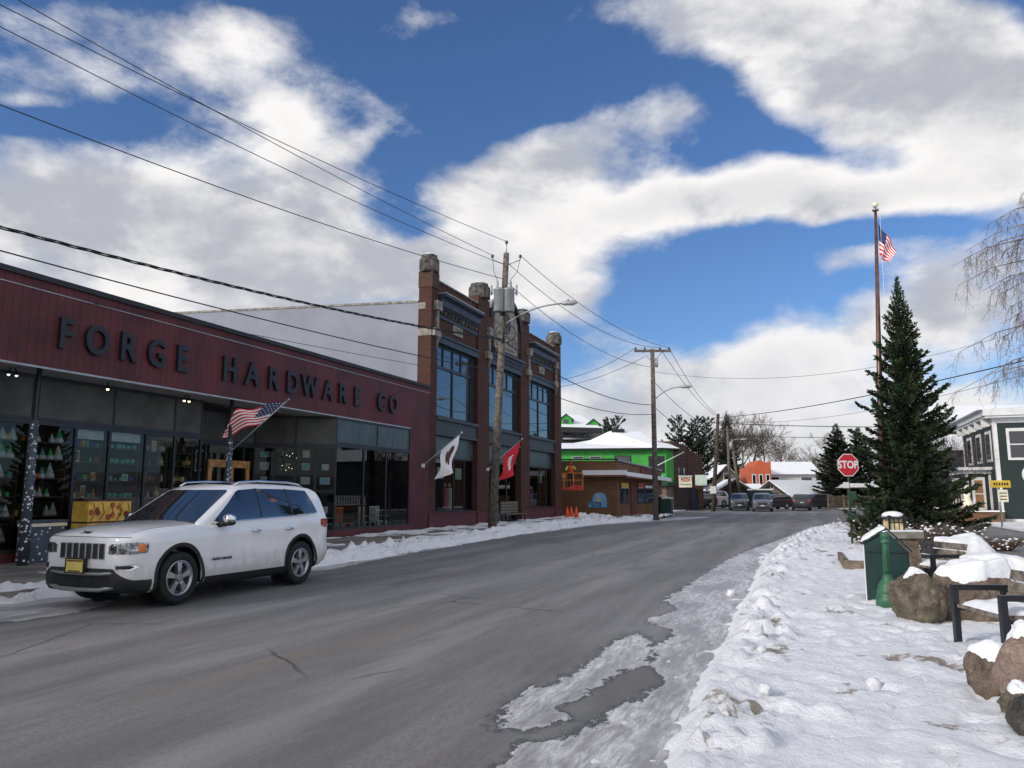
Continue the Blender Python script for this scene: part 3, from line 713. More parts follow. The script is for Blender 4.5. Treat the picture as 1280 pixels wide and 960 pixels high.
# canopy posts wrapped in dotted cloth
def post(s, label):
    t = thing_st('canopy_post', label, 'post', s, -.1, .12, group='canopy posts in front of the hardware shop')
    mb = MB(); mb.tube([(0, 0, 0), (0, 0, 4.25)], .055, 10); mb.build('shaft', 'black_metal', t)
    mb = MB(); mb.tube([(0, 0, 0), (0, 0, 1.4), (0, 0, 3.1)], [.11, .10, .075], 14); w_ = mb.build('dotted_wrap', 'dot_fabric', t)
    mb = MB(); rr = random.Random(int(s*10) + 40)
    for k in range(190):
        z = rr.uniform(.05, 3.0); a = rr.uniform(0, 6.28); r = .108 - .01*z; q = rr.uniform(.014, .027)
        c = Vector((math.cos(a)*r, math.sin(a)*r, z)); nn = Vector((math.cos(a), math.sin(a), 0)); b = Vector((-nn.y, nn.x, 0))
        mb.add([c + nn*.006 + (b*math.cos(j*1.047) + Vector((0, 0, 1))*math.sin(j*1.047))*q for j in range(6)], [tuple(range(6))])
    mb.build('dot_pattern', 'dot_white', w_, fix=False)
    return t
post(.2, 'canopy post wrapped in white-dotted cloth beside the dotted bin'); post(6.3, 'canopy post wrapped in white-dotted cloth before the wooden shop door')
# bin with dots, tied to the first post
t = thing_st('dotted_bin', 'square slate-blue bin painted with white dots beside the wrapped post', 'bin', 1.0, -.62, .12)
mb = MB(); mb.box(-.22, .22, -.42, .42, 0, .88); mb.build('body', 'bin_blue', t)
mb = MB(); mb.box(-.24, .24, -.45, .45, .88, .93); mb.build('lid', 'bin_blue', t)
mb = MB(); mb.box(-.232, .232, -.432, .432, .79, .86); mb.build('band', 'goods_cream', t)
mb = MB(); rr = random.Random(2)
for k in range(46):
    y, z, q = rr.uniform(-.38, .38), rr.uniform(.05, .75), rr.uniform(.018, .034)
    if k % 2: pts = [(.224, y + q*math.cos(j*.9), z + q*math.sin(j*.9)) for j in range(7)]
    else:
        x = rr.uniform(-.19, .19); pts = [(x + q*math.cos(j*.9), -.424, z + q*math.sin(j*.9)) for j in range(7)]
    mb.add(pts, [tuple(range(7))])
mb.build('dot_pattern', 'dot_white', t, fix=False)
# yellow painted chests behind the car
def chest(s, t0, z, label):
    t = thing_st('painted_chest', label, 'chest', s, t0, z, group='yellow chests outside the hardware shop')
    mb = MB(); mb.box(-.25, .25, -.60, .60, 0, .46); mb.build('body', 'yellow_chest', t)
    mb = MB(); mb.box(-.255, .255, -.605, .605, .46, .49); mb.build('lid_edge', 'flower_dark', t)
    mb = MB(); rr = random.Random(int(z*100))
    for k in range(13):
        y, zz = rr.uniform(-.52, .52), rr.uniform(.08, .40); q = rr.uniform(.04, .075)
        for j in range(5):
            cy_, cz = y + q*.62*math.cos(j*1.257), zz + q*.62*math.sin(j*1.257)
            mb.add([(.257, cy_ + q*.45*math.cos(i*1.05), cz + q*.45*math.sin(i*1.05)) for i in range(6)], [tuple(range(6))], 0)
    for k in range(5):
        y = -.52 + k*.24; mb.tube([(.256, y, .02), (.256, y + .12, .2), (.256, y + .05, .42)], .008, 4, 1)
    mb.build('painted_flowers', ['flower_red', 'flower_dark'], t, fix=False)
chest(2.1, -.1, .50, 'lower yellow chest with painted red flowers partly hidden by the white car')
chest(2.1, -.1, 1.0, 'upper yellow chest with painted red flowers stacked before the shop window')
mb = MB(); mb.box(-.22, .22, -.56, .56, 0, .38); o = mb.build('low_bench', 'shelf_wood'); st_root(o, 2.1, -.1, .12); tag(o, 'low wooden stand carrying the yellow chests', 'stand')
# soffit floodlights
def flood(s, label, two, m):
    t = thing_st('soffit_light', label, 'light', s, -.45, 4.36, group='floodlights under the shop canopy')
    for dy in ((-.09, .09) if two else (0,)):
        mb = MB(); mb.tube([(0, dy*.4, 0), (0, dy, -.09)], .014, 6); mb.lathe([(.025, .0), (.05, -.06), (.055, -.09)], (0, dy, -.07), 10); mb.build('housing', 'black_metal', t)
        mb = MB(); mb.ball((0, dy, -.165), .035, 8); mb.build('bulb', m, t)
flood(-.15, 'pair of bluish floodlights under the canopy near the first post', True, 'lamp_cool')
flood(2.3, 'single small lit bulb under the canopy', False, 'lamp_warm'); flood(4.9, 'pair of warm lit floodlights under the canopy', True, 'lamp_warm')

# ------------------------------------------------------------------ goods in the windows
def shelf(s0, s1, t0, zs, label, grp='display shelves in the hardware shop window', depth=.32):
    t = thing_st('display_shelf', label, 'shelf', (s0 + s1)/2, t0, .12, group=grp)
    h = (s1 - s0)/2
    for z in zs:
        mb = MB(); mb.box(-depth/2, depth/2, -h, h, z - .025, z); mb.build('shelf_board', 'shelf_wood', t)
    for y in (-h, h - .03):
        mb = MB(); mb.box(-depth/2 - .003, depth/2 + .003, y, y + .03, 0, zs[-1] + .5); mb.build('upright', 'shelf_wood', t)
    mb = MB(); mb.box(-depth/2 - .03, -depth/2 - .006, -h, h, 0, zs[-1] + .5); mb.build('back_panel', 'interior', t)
def gnome(s, t0, z, h, c, label):
    o = thing_st('garden_gnome', label, 'gnome', s, t0, z + .12, R.uniform(-.4, .4), 'pointed-hat gnomes in the shop window')
    mb = MB(); mb.lathe([(.30*h, 0), (.34*h, .12*h), (.26*h, .36*h), (.15*h, .42*h)], n=10); mb.build('body', 'goods_white', o)
    mb = MB(); mb.lathe([(.25*h, .38*h), (.16*h, .62*h), (.06*h, .86*h), (.01, h)], n=10); mb.build('hat', 'goods_'+c, o)
    mb = MB(); mb.ball((.24*h, 0, .36*h), .06*h, 6); mb.build('nose', 'goods_cream', o)
def pot(s, t0, z, r, c, label, grp, nm='mug'):
    o = MB().lathe([(r*.75, 0), (r, r*.5), (r*.95, r*1.9), (r*.8, r*1.85), (r*.7, r*.3)], n=10)
    if nm == 'mug': o.tube([(0, r, r*.5), (0, r*1.5, r*.8), (0, r*1.5, r*1.4), (0, r, r*1.6)], r*.16, 5)
    o = o.build(nm, 'goods_'+c); st_root(o, s, t0, z + .12); tag(o, label, nm, grp)
def bottle(s, t0, z, h, c, label):
    o = MB().lathe([(.2*h, 0), (.2*h, .5*h), (.07*h, .68*h), (.07*h, h)], n=10).build('bottle', 'goods_'+c); st_root(o, s, t0, z + .12)
    tag(o, label, 'bottle', 'bottles in the hardware shop window')
def picture(s, t0, z, w, h, c, label, rz=0.):
    t = thing_st('framed_picture', label, 'picture', s, t0, z + .12, rz, 'framed cards in the shop window')
    mb = MB(); mb.box(0, .02, -w/2, w/2, 0, h); mb.build('frame', 'goods_white', t)
    mb = MB(); mb.box(.021, .027, -w*.4, w*.4, h*.12, h*.88); mb.build('print', 'goods_'+c, t)
SW = -1.32
GZ = [.45, 1.0, 1.45, 1.88, 2.32, 2.72]; GN = ['floor-level', 'lowest', 'second', 'third', 'fourth', 'top']
shelf(-.35, .70, SW, GZ, 'tall display shelf of gnomes at the edge of the hardware shop front')
shelf(.84, 1.9, SW, GZ, 'tall display shelf of gnomes behind the wrapped post')
JZ = [.9, 1.42, 1.85, 2.3, 2.68]; bn_ = ['lowest', 'second', 'third', 'fourth', 'top']
shelf(2.02, 2.88, SW, JZ, 'display shelf of amber and blue bottles over the yellow chests')
shelf(3.0, 4.04, SW, JZ, 'display shelf of mint mugs and bowls')
shelf(4.16, 5.04, SW, JZ, 'display shelf of brown and orange jars above the car hood')
shelf(5.16, 6.0, SW, JZ, 'display shelf nearest the wooden door holding small candles')
for zi_, z in enumerate(GZ):
    for k in range(5):
        s = -.26 + k*.20 + R.uniform(-.04, .04)
        if R.random() < .25:
            cc = R.choice(['amber', 'teal', 'rose', 'green', 'cream']); pot(s, SW + .05, z, R.uniform(.05, .09), cc, f'{cc} pot among the gnomes at the shop edge, {GN[zi_]} board', 'pots among the gnomes', 'pot')
            cc = R.choice(['amber', 'teal', 'rose', 'brown', 'orange']); pot(s + .65, SW + .05, z, R.uniform(.05, .09), cc, f'{cc} pot among the gnomes behind the wrapped post, {GN[zi_]} board', 'pots among the gnomes', 'pot')
            continue
        c = R.choice(['white', 'white', 'cream', 'green', 'white'])
        gnome(s, SW + .05, z, R.uniform(.20, .40), c, f'{c}-hatted gnome on the gnome shelf at the shop edge, {GN[zi_]} board')
        s = .94 + k*.20 + R.uniform(-.02, .02); c = ['cream', 'teal', 'white', 'green', 'orange', 'rose', 'white', 'white'][R.randrange(8)]
        gnome(s, SW + .05, z, R.uniform(.18, .38), c, f'{c}-hatted gnome on the shelf behind the wrapped post, {GN[zi_]} board')
def goods(s, z, cols, where):
    c = R.choice(cols); q = R.random()
    if q < .38: bottle(s, SW + .05, z, R.uniform(.14, .34), c, f'{c} glass bottle on the {where}')
    elif q < .72: pot(s, SW + .05, z, R.uniform(.04, .09), c, f'{c} jar on the {where}', 'jars in the hardware shop window', 'jar')
    elif q < .86: picture(s, SW + .02, z, R.uniform(.12, .2), R.uniform(.16, .3), c, f'small {c} picture on the {where}')
    else:
        o = MB(); h = R.uniform(.06, .11); o.ball((0, 0, h), h, 9, sz=R.uniform(.8, 1.0)); o.tube([(0, 0, h*1.8), (0, 0, h*R.uniform(2.1, 3.2))], h*.18, 6); o = o.build('ornament', 'goods_' + c); st_root(o, s, SW + .05, z + .12); tag(o, f'round {c} ornament on the {where}', 'ornament', 'ornaments in the hardware shop window')
for zi_, z in enumerate(JZ):
    w_ = bn_[zi_] + ' board of the '
    for k in range(6):
        if zi_ in (1, 3, 4): pot(3.1 + k*.165 + R.uniform(-.03, .03), SW + .06, z, R.uniform(.05, .075), 'mint', f'mint mug on the {bn_[zi_]} board of the mug shelf', 'mint mugs in the hardware shop window')
        elif R.random() < .85: goods(3.1 + k*.165, z, ['mint', 'teal', 'cobalt', 'pale'], w_ + 'mug shelf')
    for k in range(6):
        if R.random() < .85: goods(2.1 + k*.14 + R.uniform(-.02, .02), z, ['amber', 'cobalt', 'brown', 'teal', 'amber', 'green', 'cream'], w_ + 'bottle shelf over the yellow chests')
        if R.random() < .85: goods(4.24 + k*.145 + R.uniform(-.02, .02), z, ['amber', 'orange', 'brown', 'cream', 'white', 'brown', 'rose'], w_ + 'brown jar shelf above the car')
    for k in range(5):
        if R.random() < .85: goods(5.24 + k*.16 + R.uniform(-.02, .02), z, ['cream', 'white', 'brown', 'amber', 'brown', 'teal'], w_ + 'candle shelf by the wooden door')
for (s0, s1) in ((2.0, 2.85), (3.0, 4.0)):
    mb = MB(); mb.box(-.01, .01, -(s1 - s0)/2, (s1 - s0)/2, 0, .24); o = mb.build('paper_banner', 'goods_white'); st_root(o, (s0 + s1)/2, -1.1, 2.98)
    tag(o, 'pale paper banner at the window head above the ' + ('bottles' if s0 < 2.5 else 'mint mugs'), 'banner')
# cards along the slanting window
a = math.atan2(-2.4, 1.47)
k = 0
for zz in (.85, 1.35, 1.85, 2.35, 2.8):
    for f_ in (.12, .37, .62, .86):
        s = 10.15 + 1.47*f_; t0 = -2.4 + 2.4*f_ - .0
        c = R.choice(['white', 'pale', 'mint', 'sky', 'cream', 'white', 'pale'])
        if R.random() < .85:
            picture(s + .20, t0 - .12, zz, R.uniform(.22, .36), R.uniform(.18, .28), c, f'small {c} framed card, {["lowest", "second", "middle", "fourth", "top"][int((zz-.8)/.5)]} row of the slanting window, {["by the door", "next from the door", "third from the door", "at the corner"][int(f_*4)]}', -1.02)
def slat_chair(s, t0, rz, c, label):
    t = thing_st('slatted_chair', label, 'chair', s, t0, .15, rz, 'garden chairs in the shop windows')
    mb = MB(); mb.box(-.25, .25, -.25, .25, .38, .42); mb.build('seat', 'goods_'+c, t)
    mb = MB()
    for k in range(5): mb.box(-.27, -.24, -.25 + k*.11, -.19 + k*.11, .42, .95)
    mb.box(-.275, -.235, -.27, .27, .93, 1.0); mb.build('backrest', 'goods_'+c, t)
    for x, y in ((-.24, -.24), (-.24, .2), (.2, -.24), (.2, .2)):
        mb = MB(); mb.box(x, x + .05, y, y + .05, 0, .379); mb.build('leg', 'goods_'+c, t)
    for y in (-.3, .25):
        mb = MB(); mb.box(-.26, .27, y, y + .05, .60, .63); mb.build('armrest', 'goods_'+c, t)
slat_chair(12.5, -.8, 0.2, 'teal', 'teal slatted garden chair in the corner window'); slat_chair(13.4, -.8, -.1, 'orange', 'orange-brown slatted garden chair in the corner window')
slat_chair(14.9, -.7, 0.1, 'cream', 'cream slatted garden chair behind the middle pane'); slat_chair(15.9, -.8, -.3, 'white', 'white slatted garden chair nearest the red end pier')
t = thing_st('lit_wreath', 'dark wreath dotted with warm bulbs in the slanting window', 'wreath', 10.85, -1.42, 2.75, -1.02)
mb = MB()
for k in range(60):
    a_ = R.uniform(0, 6.28); r = .26 + R.uniform(-.08, .08); c = (R.uniform(-.05, .05), r*math.cos(a_), r*math.sin(a_)); mb.ball(c, .07, 5)
mb.build('greenery', 'needle', t)
mb = MB()
for k in range(12): a_ = k*.52; mb.ball((.07, (.2 + .07*(k % 2))*math.cos(a_), (.2 + .07*(k % 3))*math.sin(a_)), .011, 6)
mb.build('bulb_string', 'lamp_warm', t)
for s, lab in ((12.4, 'lit ceiling lamp inside the corner window'), (10.9, 'lit ceiling lamp inside the slanting window')):
    o = MB().lathe([(.05, 0), (.09, .05)], n=10).build('ceiling_lamp', 'lamp_warm'); st_root(o, s, -2.6, 4.0); tag(o, lab, 'lamp')

# ------------------------------------------------------------------ flags
def flag_mesh(A, B, drop_fn, parent, w, h, design='us'):
    """cloth hung from the line A-B; drop_fn(u, v) gives the point, u along the fly, v along the hoist"""
    nu, nv = 26, 26
    def mi(i, j):
        if design == 'us':
            stripe = int(j*13/nv) % 2
            if i < nu*.42 and j < nv*7/13: return 2
            return 0 if stripe == 0 else 1
        return 0
    mb = MB(); mb.grid(drop_fn, nu, nv, mi)
    cl_ = mb.build('cloth', {'us': ['flag_red', 'flag_white', 'flag_blue'], 'white': ['flag_white'], 'red': ['flag_red']}[design], parent, fix=False)
    return cl_
def stars(fn, parent, n=(5, 6)):
    mb = MB(); e = 1e-2
    for side in (1, -1):
        for i in range(6):
            for j in range(5):
                u_, v_ = .035 + i*.068, .05 + j*.108
                c = Vector(fn(u_, v_)); du = (Vector(fn(u_ + e, v_)) - c); dv = (Vector(fn(u_, v_ + e)) - c)
                nn = du.cross(dv).normalized()*.004*side; du /= e; dv /= e
                pts = []
                for k in range(10):
                    r = (.026, .011)[k % 2]; a_ = k*math.pi/5
                    pts.append(c + nn + du*r*math.cos(a_)*.75 + dv*r*math.sin(a_)*1.3)
                mb.add(pts, [tuple(range(10))])
    mb.build('stars', 'flag_white', parent, fix=False)
# shop's flag on a slanting staff
t = thing_st('wall_flag', 'red and white striped national flag on a slanting staff over the car', 'flag', 6.3, -.02, 2.85)
tip = Vector((1.35, .75, 1.55))
mb = MB(); mb.tube([(-.05, 0, 0), tip*1.0], .018, 8); mb.build('staff', 'grey_metal', t)
mb = MB(); mb.ball(tip, .045, 10); mb.build('finial', 'steel', t)
A_, B_ = tip*.95, tip*.52
def fn1(u_, v_):
    p = A_.lerp(B_, v_); fly = Vector((-1.25, -.75, -.12))*(1.0 - .25*v_)
    return p + fly*u_ + Vector((.10, -.05, .10))*math.sin(u_*8 + v_*5)*u_ + Vector((0, 0, -.22))*u_*(u_ + .6*v_)
cl_ = flag_mesh(A_, B_, fn1, t, 1.5, .9); stars(fn1, cl_)
# ------------------------------------------------------------------ tall brick shop
bb = thing_st('brick_shop', 'tall brown brick shop with stone-capped piers, arched crest and blue-reflecting windows', 'building', 0, 0, .12)
PIERS = [(18.77, 19.42), (24.10, 25.60), (30.40, 31.90), (36.90, 38.30)]
BAYS = [(19.42, 24.10), (25.60, 30.40), (31.90, 36.90)]
for i, (a, b) in enumerate(PIERS):
    mb = MB(); mb.box(-.65 if i == 0 else -.5, 0, a, b, 0, Z_(11.75 if i in (0, 3) else 11.9)); mb.build('pier', 'brick', bb)
    c = (a + b)/2 - (.05 if i == 0 else 0); hw_ = max(.40, (b - a)*.34)
    zb = Z_(11.75 if i in (0, 3) else 11.9)
    mb = MB(); mb.lathe([(hw_*1.15, 0), (hw_*1.22, .08), (hw_*1.22, .55), (hw_*1.05, .62), (hw_*.95, .80), (hw_*.6, .84)], (-.28, c, zb + .002), 8, sm=False); o = mb.build('pier_cap', 'stone_dark', bb)
    mb = MB(); mb.lathe([(hw_*.6, .0), (hw_*.55, .05), (hw_*.2, .08)], (-.28, c, zb + .845), 8); mb.build('cap_snow', 'snow_roof', o)
    mb = MB(); mb.box(.0, .045, a + .004, b - .004, 0, .62); mb.build('painted_foot', 'forge_maroon', bb)
    if i == 0: mb = MB(); mb.box(-.67, .05, a - .03, b + .02, Z_(11.0), Z_(11.75)); mb.build('pier_collar', 'brick_dark', bb)
    # stone pilaster strip with its block and drop
    y = b if i < 3 else a + .3
    mb = MB(); mb.box(-.02, .20, y - .42, y + .10, Z_(10.0), Z_(10.42)); mb.box(0, .09, y - .24, y - .02, Z_(9.1), Z_(9.998)); mb.box(-.02, .18, y - .62, y + .04, Z_(8.75), Z_(9.097))
    mb.add([(.0, y - .22, Z_(8.748)), (.12, y - .22, Z_(8.748)), (.12, y, Z_(8.748)), (0, y, Z_(8.748)), (.0, y - .11, Z_(8.2)), (.05, y - .11, Z_(8.2))], [(0, 1, 2, 3), (0, 1, 5, 4), (1, 2, 5), (2, 3, 4, 5), (3, 0, 4)])
    mb.build('stone_pilaster', 'stone_trim', bb)
    if i == 0: mb = MB(); mb.box(-.66, .02, a - .025, a + .2, Z_(8.75), Z_(9.09)); mb.box(-.66, -.3, a - .02, a + .1, Z_(10.0), Z_(10.3)); mb.build('stone_band', 'stone_trim', bb)
mb = MB()
for (a, b) in BAYS:
    mb.box(-.5, -.10, a, b, Z_(8.62), Z_(11.42))
mb.build('parapet_wall', 'brick', bb)
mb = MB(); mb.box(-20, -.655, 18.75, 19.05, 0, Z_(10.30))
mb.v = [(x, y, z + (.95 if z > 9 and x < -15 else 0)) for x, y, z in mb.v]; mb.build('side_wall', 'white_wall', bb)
mb = MB(); mb.box(-20.02, -.67, 18.72, 19.08, Z_(10.303), Z_(10.40)); mb.v = [(x, y, z + (.95 if x < -15 else 0)) for x, y, z in mb.v]; mb.build('side_coping', 'stone_trim', bb)
mb = MB(); mb.box(-20, -.5, 38.0, 38.3, 0, Z_(10.3)); mb.build('far_side_wall', 'brick', bb)
mb = MB(); mb.box(-20, -.6, 19.06, 38.0, Z_(10.0), Z_(10.1)); mb.build('roof', 'snow_roof', bb)
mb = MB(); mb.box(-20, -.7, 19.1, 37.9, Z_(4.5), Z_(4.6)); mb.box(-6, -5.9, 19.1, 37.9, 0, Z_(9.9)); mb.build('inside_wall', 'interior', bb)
for i, (a, b) in enumerate(BAYS):
    m_ = (a + b)/2
    # coping, cornice, dentils
    if i != 1:
        mb = MB(); mb.box(-.52, -.02, a + .01, b - .01, Z_(11.425), Z_(11.50)); mb.build('coping', 'stone_dark', bb)
        mb = MB(); mb.box(-.5, -.04, a + .015, b - .015, Z_(11.503), Z_(11.53)); mb.build('coping_snow', 'snow_roof', bb)
        mb = MB(); mb.prism([(-.095, Z_(10.1)), (.08, Z_(10.3)), (.12, Z_(10.34)), (.14, Z_(10.62)), (.38, Z_(10.72)), (.38, Z_(10.80)), (-.095, Z_(10.86))], a + .11, b - .01, 'y'); mb.build('cornice', 'cornice', bb)
        mb = MB(); mb.box(-.09, .37, a + .12, b - .02, Z_(10.865), Z_(10.885)); mb.build('cornice_snow', 'snow_roof', bb)
        n_ = 11
        for k in range(n_): y = a + .35 + k*(b - a - .7)/(n_ - 1); MB().box(-.09, .06, y - .06, y + .06, Z_(9.93), Z_(10.11)).build('dentil', 'stone_dark', bb)
        mb = MB(); mb.box(-.09, -.03, a + .02, b - .02, Z_(9.75), Z_(9.92)); mb.build('dentil_band', 'dark_frame', bb)
        mb = MB(); mb.box(-.09, -.04, m_ - .55, m_ + .5, Z_(9.25), Z_(9.72)); o = mb.build('stone_plaque', 'stone_trim', bb)
        mb = MB(); mb.box(-.038, -.03, m_ - .3, m_ + .25, Z_(9.40), Z_(9.43)); mb.box(-.038, -.03, m_ - .3, m_ + .25, Z_(9.54), Z_(9.57)); mb.obox((-.034, m_ - .02, Z_(9.485)), (.008, .5, .03), (.6, 0, 0)); mb.build('plaque_mark', 'stone_dark', o)
    # band over the upper windows, frames and panes
    mb = MB(); mb.box(-.4, .03, a + .005, b - .005, Z_(8.56), Z_(8.85)); mb.box(-.4, .10, a + .005, b - .005, Z_(8.853), Z_(8.95)); mb.build('window_head', 'cornice', bb)
    z0, z1, zt = Z_(5.15), Z_(8.55), Z_(7.5)
    xg = -.28
    fr = MB(); h_ = (b - a)
    def vb(y, za, zb, w=.09): fr.box(xg - .05, xg + .05, y - w/2, y + w/2, za, zb)
    for y in (a + .05, b - .4, m_ - .18): vb(y, z0, z1, .12)
    for y in (a + h_*.235, a + h_*.665): vb(y, zt, z1)
    fr.box(xg - .053, xg + .053, a, b - .34, z0, z0 + .1); fr.box(xg - .053, xg + .053, a, b - .34, z1 - .1, z1); fr.box(xg - .056, xg + .056, a, b - .34, zt - .06, zt + .06)
    w_ = fr.build('upper_window', 'dark_frame', bb)
    ys = [a, a + h_*.235, m_ - .18, a + h_*.665, b - .4]
    for j in range(4): pane((xg, ys[j]), (xg, ys[j + 1]), zt, z1, 'pane', 'mirror_glass', w_)
    pane((xg - .002, a), (xg - .002, m_ - .18), z0, zt, 'pane', 'mirror_glass', w_); pane((xg - .002, m_ - .18), (xg - .002, b - .4), z0, zt, 'pane', 'mirror_glass', w_)
    mb = MB(); mb.box(-.4, -.2, b - .34, b, z0, z1); mb.build('window_reveal', 'dark_frame', bb)
    # spandrel, teal transom, shop window, riser
    mb = MB(); mb.box(-.4, -.06, a + .005, b - .005, Z_(4.40), Z_(5.0)); mb.box(-.4, .06, a + .005, b - .005, Z_(5.003), Z_(5.14)); mb.box(-.4, .0, a + .005, b - .005, Z_(4.30), Z_(4.397)); mb.build('spandrel', 'spandrel', bb)
    mb = MB(); mb.box(-.32, -.26, a, b, Z_(3.35), Z_(4.297)); mb.build('transom_panel', 'transom_teal', bb)
    if i != 1:
        cuts = [0, (b - a)*.52, (b - a)*.78, b - a]
        w_ = frame_run((-.3, a), (-.3, b), Z_(.80), Z_(3.34), cuts, .06).build('shop_window', 'dark_frame', bb)
        for c0_, c1_ in zip(cuts[:-1], cuts[1:]): pane((-.3, a + c0_), (-.3, a + c1_), Z_(.85), Z_(3.28), 'pane', 'glass', w_)
        mb = MB(); mb.box(-.42, -.02, a + .005, b - .005, 0, Z_(.74)); mb.box(-.42, .02, a + .005, b - .005, Z_(.742), Z_(.80)); mb.build('stall_riser', 'forge_maroon', bb)
    else:
        w_ = frame_run((-.35, a), (-.35, b), .02, Z_(3.34), [0, 1.5, 3.3, b - a], .1).build('entrance_frame', 'dark_frame', bb)
        for c0_, c1_ in ((0, 1.5), (1.5, 3.3), (3.3, b - a)): pane((-.35, a + c0_), (-.35, a + c1_), .1, Z_(3.28), 'pane', 'glass', w_)
# arched crest
a, b = 25.62, 30.38; m_ = 28.0; rr_ = 2.35
def arch(r, zc, n=24): return [(m_ + r*math.cos(math.pi*k/n), zc + r*.72*math.sin(math.pi*k/n)) for k in range(n + 1)]
mb = MB(); mb.prism([(m_ - rr_, Z_(9.9))] + list(reversed(arch(rr_, Z_(11.15)))) + [(m_ + rr_, Z_(9.9))], -.5, -.06, 'x'); mb.build('crest_wall', 'brick_dark', bb)
mb = MB()
o_, i_ = arch(rr_ + .06, Z_(11.15)), arch(rr_ - .22, Z_(11.15))
for k in range(24):
    q = [o_[k], o_[k + 1], i_[k + 1], i_[k]]; mb.add([(-.52, *p) for p in q] + [(.10, *p) for p in q], [(0, 1, 2, 3), (4, 7, 6, 5), (0, 4, 5, 1), (1, 5, 6, 2), (2, 6, 7, 3), (3, 7, 4, 0)])
mb.build('arch_moulding', 'roof_black', bb)
mb = MB(); o_, i_ = arch(rr_ + .09, Z_(11.15)), arch(rr_ + .065, Z_(11.15))
for k in range(5, 22):
    q = [o_[k], o_[k + 1], i_[k + 1], i_[k]]; mb.add([(-.50, *p) for p in q] + [(.06, *p) for p in q], [(0, 1, 2, 3), (4, 7, 6, 5), (0, 4, 5, 1), (1, 5, 6, 2), (2, 6, 7, 3), (3, 7, 4, 0)])
mb.build('arch_snow', 'snow_roof', bb)
mb = MB(); mb.prism([(m_ - 1.75, Z_(9.55))] + [(m_ - 1.75, Z_(11.2))] + [(m_ + 1.75*math.cos(math.pi*(1 - k/16)), Z_(11.2) + 1.75*.62*math.sin(math.pi*k/16)) for k in range(1, 16)] + [(m_ + 1.75, Z_(11.2)), (m_ + 1.75, Z_(9.55))], -.055, .03, 'x'); st_ = mb.build('crest_tablet', 'stone_trim', bb)
mb = MB(); mb.box(.032, .05, m_ - 1.45, m_ + 1.45, Z_(9.72), Z_(9.76)); mb.box(.032, .05, m_ - 1.45, m_ + 1.45, Z_(10.42), Z_(10.46)); mb.box(.032, .05, m_ - 1.47, m_ - 1.43, Z_(9.765), Z_(10.415)); mb.box(.032, .05, m_ + 1.43, m_ + 1.47, Z_(9.765), Z_(10.415))
for k, (y, z) in enumerate([(m_ - .9, Z_(10.0)), (m_ - .3, Z_(10.0)), (m_ + .3, Z_(10.0)), (m_ + .9, Z_(10.0))]): mb.box(.032, .05, y - .05, y + .05, z, z + .3); mb.box(.032, .05, y + .052, y + .2, z + (.25 if k % 2 else 0), z + (.3 if k % 2 else .05))
mb.lathe([(.62, 0), (.62, .03), (.54, .035), (.5, .01), (.2, .01), (.18, .05)], (.03, m_, Z_(11.2)), 20, axis='x'); mb.build('crest_carving', 'stone_dark', st_)
mb = MB(); mb.box(-.09, .22, 25.62, 30.38, Z_(9.05), Z_(9.2)); mb.box(-.09, .34, 25.62, 30.38, Z_(9.203), Z_(9.35)); mb.box(-.09, .14, 25.62, 30.38, Z_(8.953), Z_(9.047)); mb.build('crest_ledge', 'cornice', bb)
# things to see through the windows
mb = MB(); mb.box(-5.5, -1.2, 19.5, 37.8, 2.9, 3.0); mb.build('inside_ceiling', 'interior', bb)
def mannequin(s, t0, c, label):
    t = thing_st('mannequin', label, 'mannequin', s, t0, .75, group='dressed mannequins in the brick shop windows')
    mb = MB(); mb.lathe([(.10, 0), (.22, .05), (.17, .5), (.13, .75), (.19, 1.0), (.17, 1.15), (.05, 1.2)], n=10); mb.build('garment', 'goods_'+c, t)
    mb = MB(); mb.ball((0, 0, 1.32), .09, 8); mb.build('head', 'goods_cream', t)
mannequin(20.4, -1.0, 'cream', 'mannequin in a cream coat behind the white flag'); mannequin(22.2, -.9, 'rose', 'mannequin in a rose dress in the first brick shop window'); mannequin(22.9, -1.0, 'white', 'mannequin in a white shirt in the first brick shop window')
mannequin(32.7, -.9, 'cobalt', 'mannequin in a blue dress in the far brick shop window'); mannequin(34.6, -.9, 'rose', 'mannequin in a pink dress in the far brick shop window')
for s, c, lab in ((21.3, 'white', 'white poster board in the first brick shop window'), (23.3, 'pale', 'pale poster board in the first brick shop window'), (33.5, 'orange', 'orange poster board in the far brick shop window'), (35.8, 'white', 'white poster board in the far brick shop window')):
    mb = MB(); mb.box(-.015, .015, -.35, .35, 0, .55); o = mb.build('poster_board', 'goods_'+c); st_root(o, s, -.7, 2.35); tag(o, lab, 'poster')
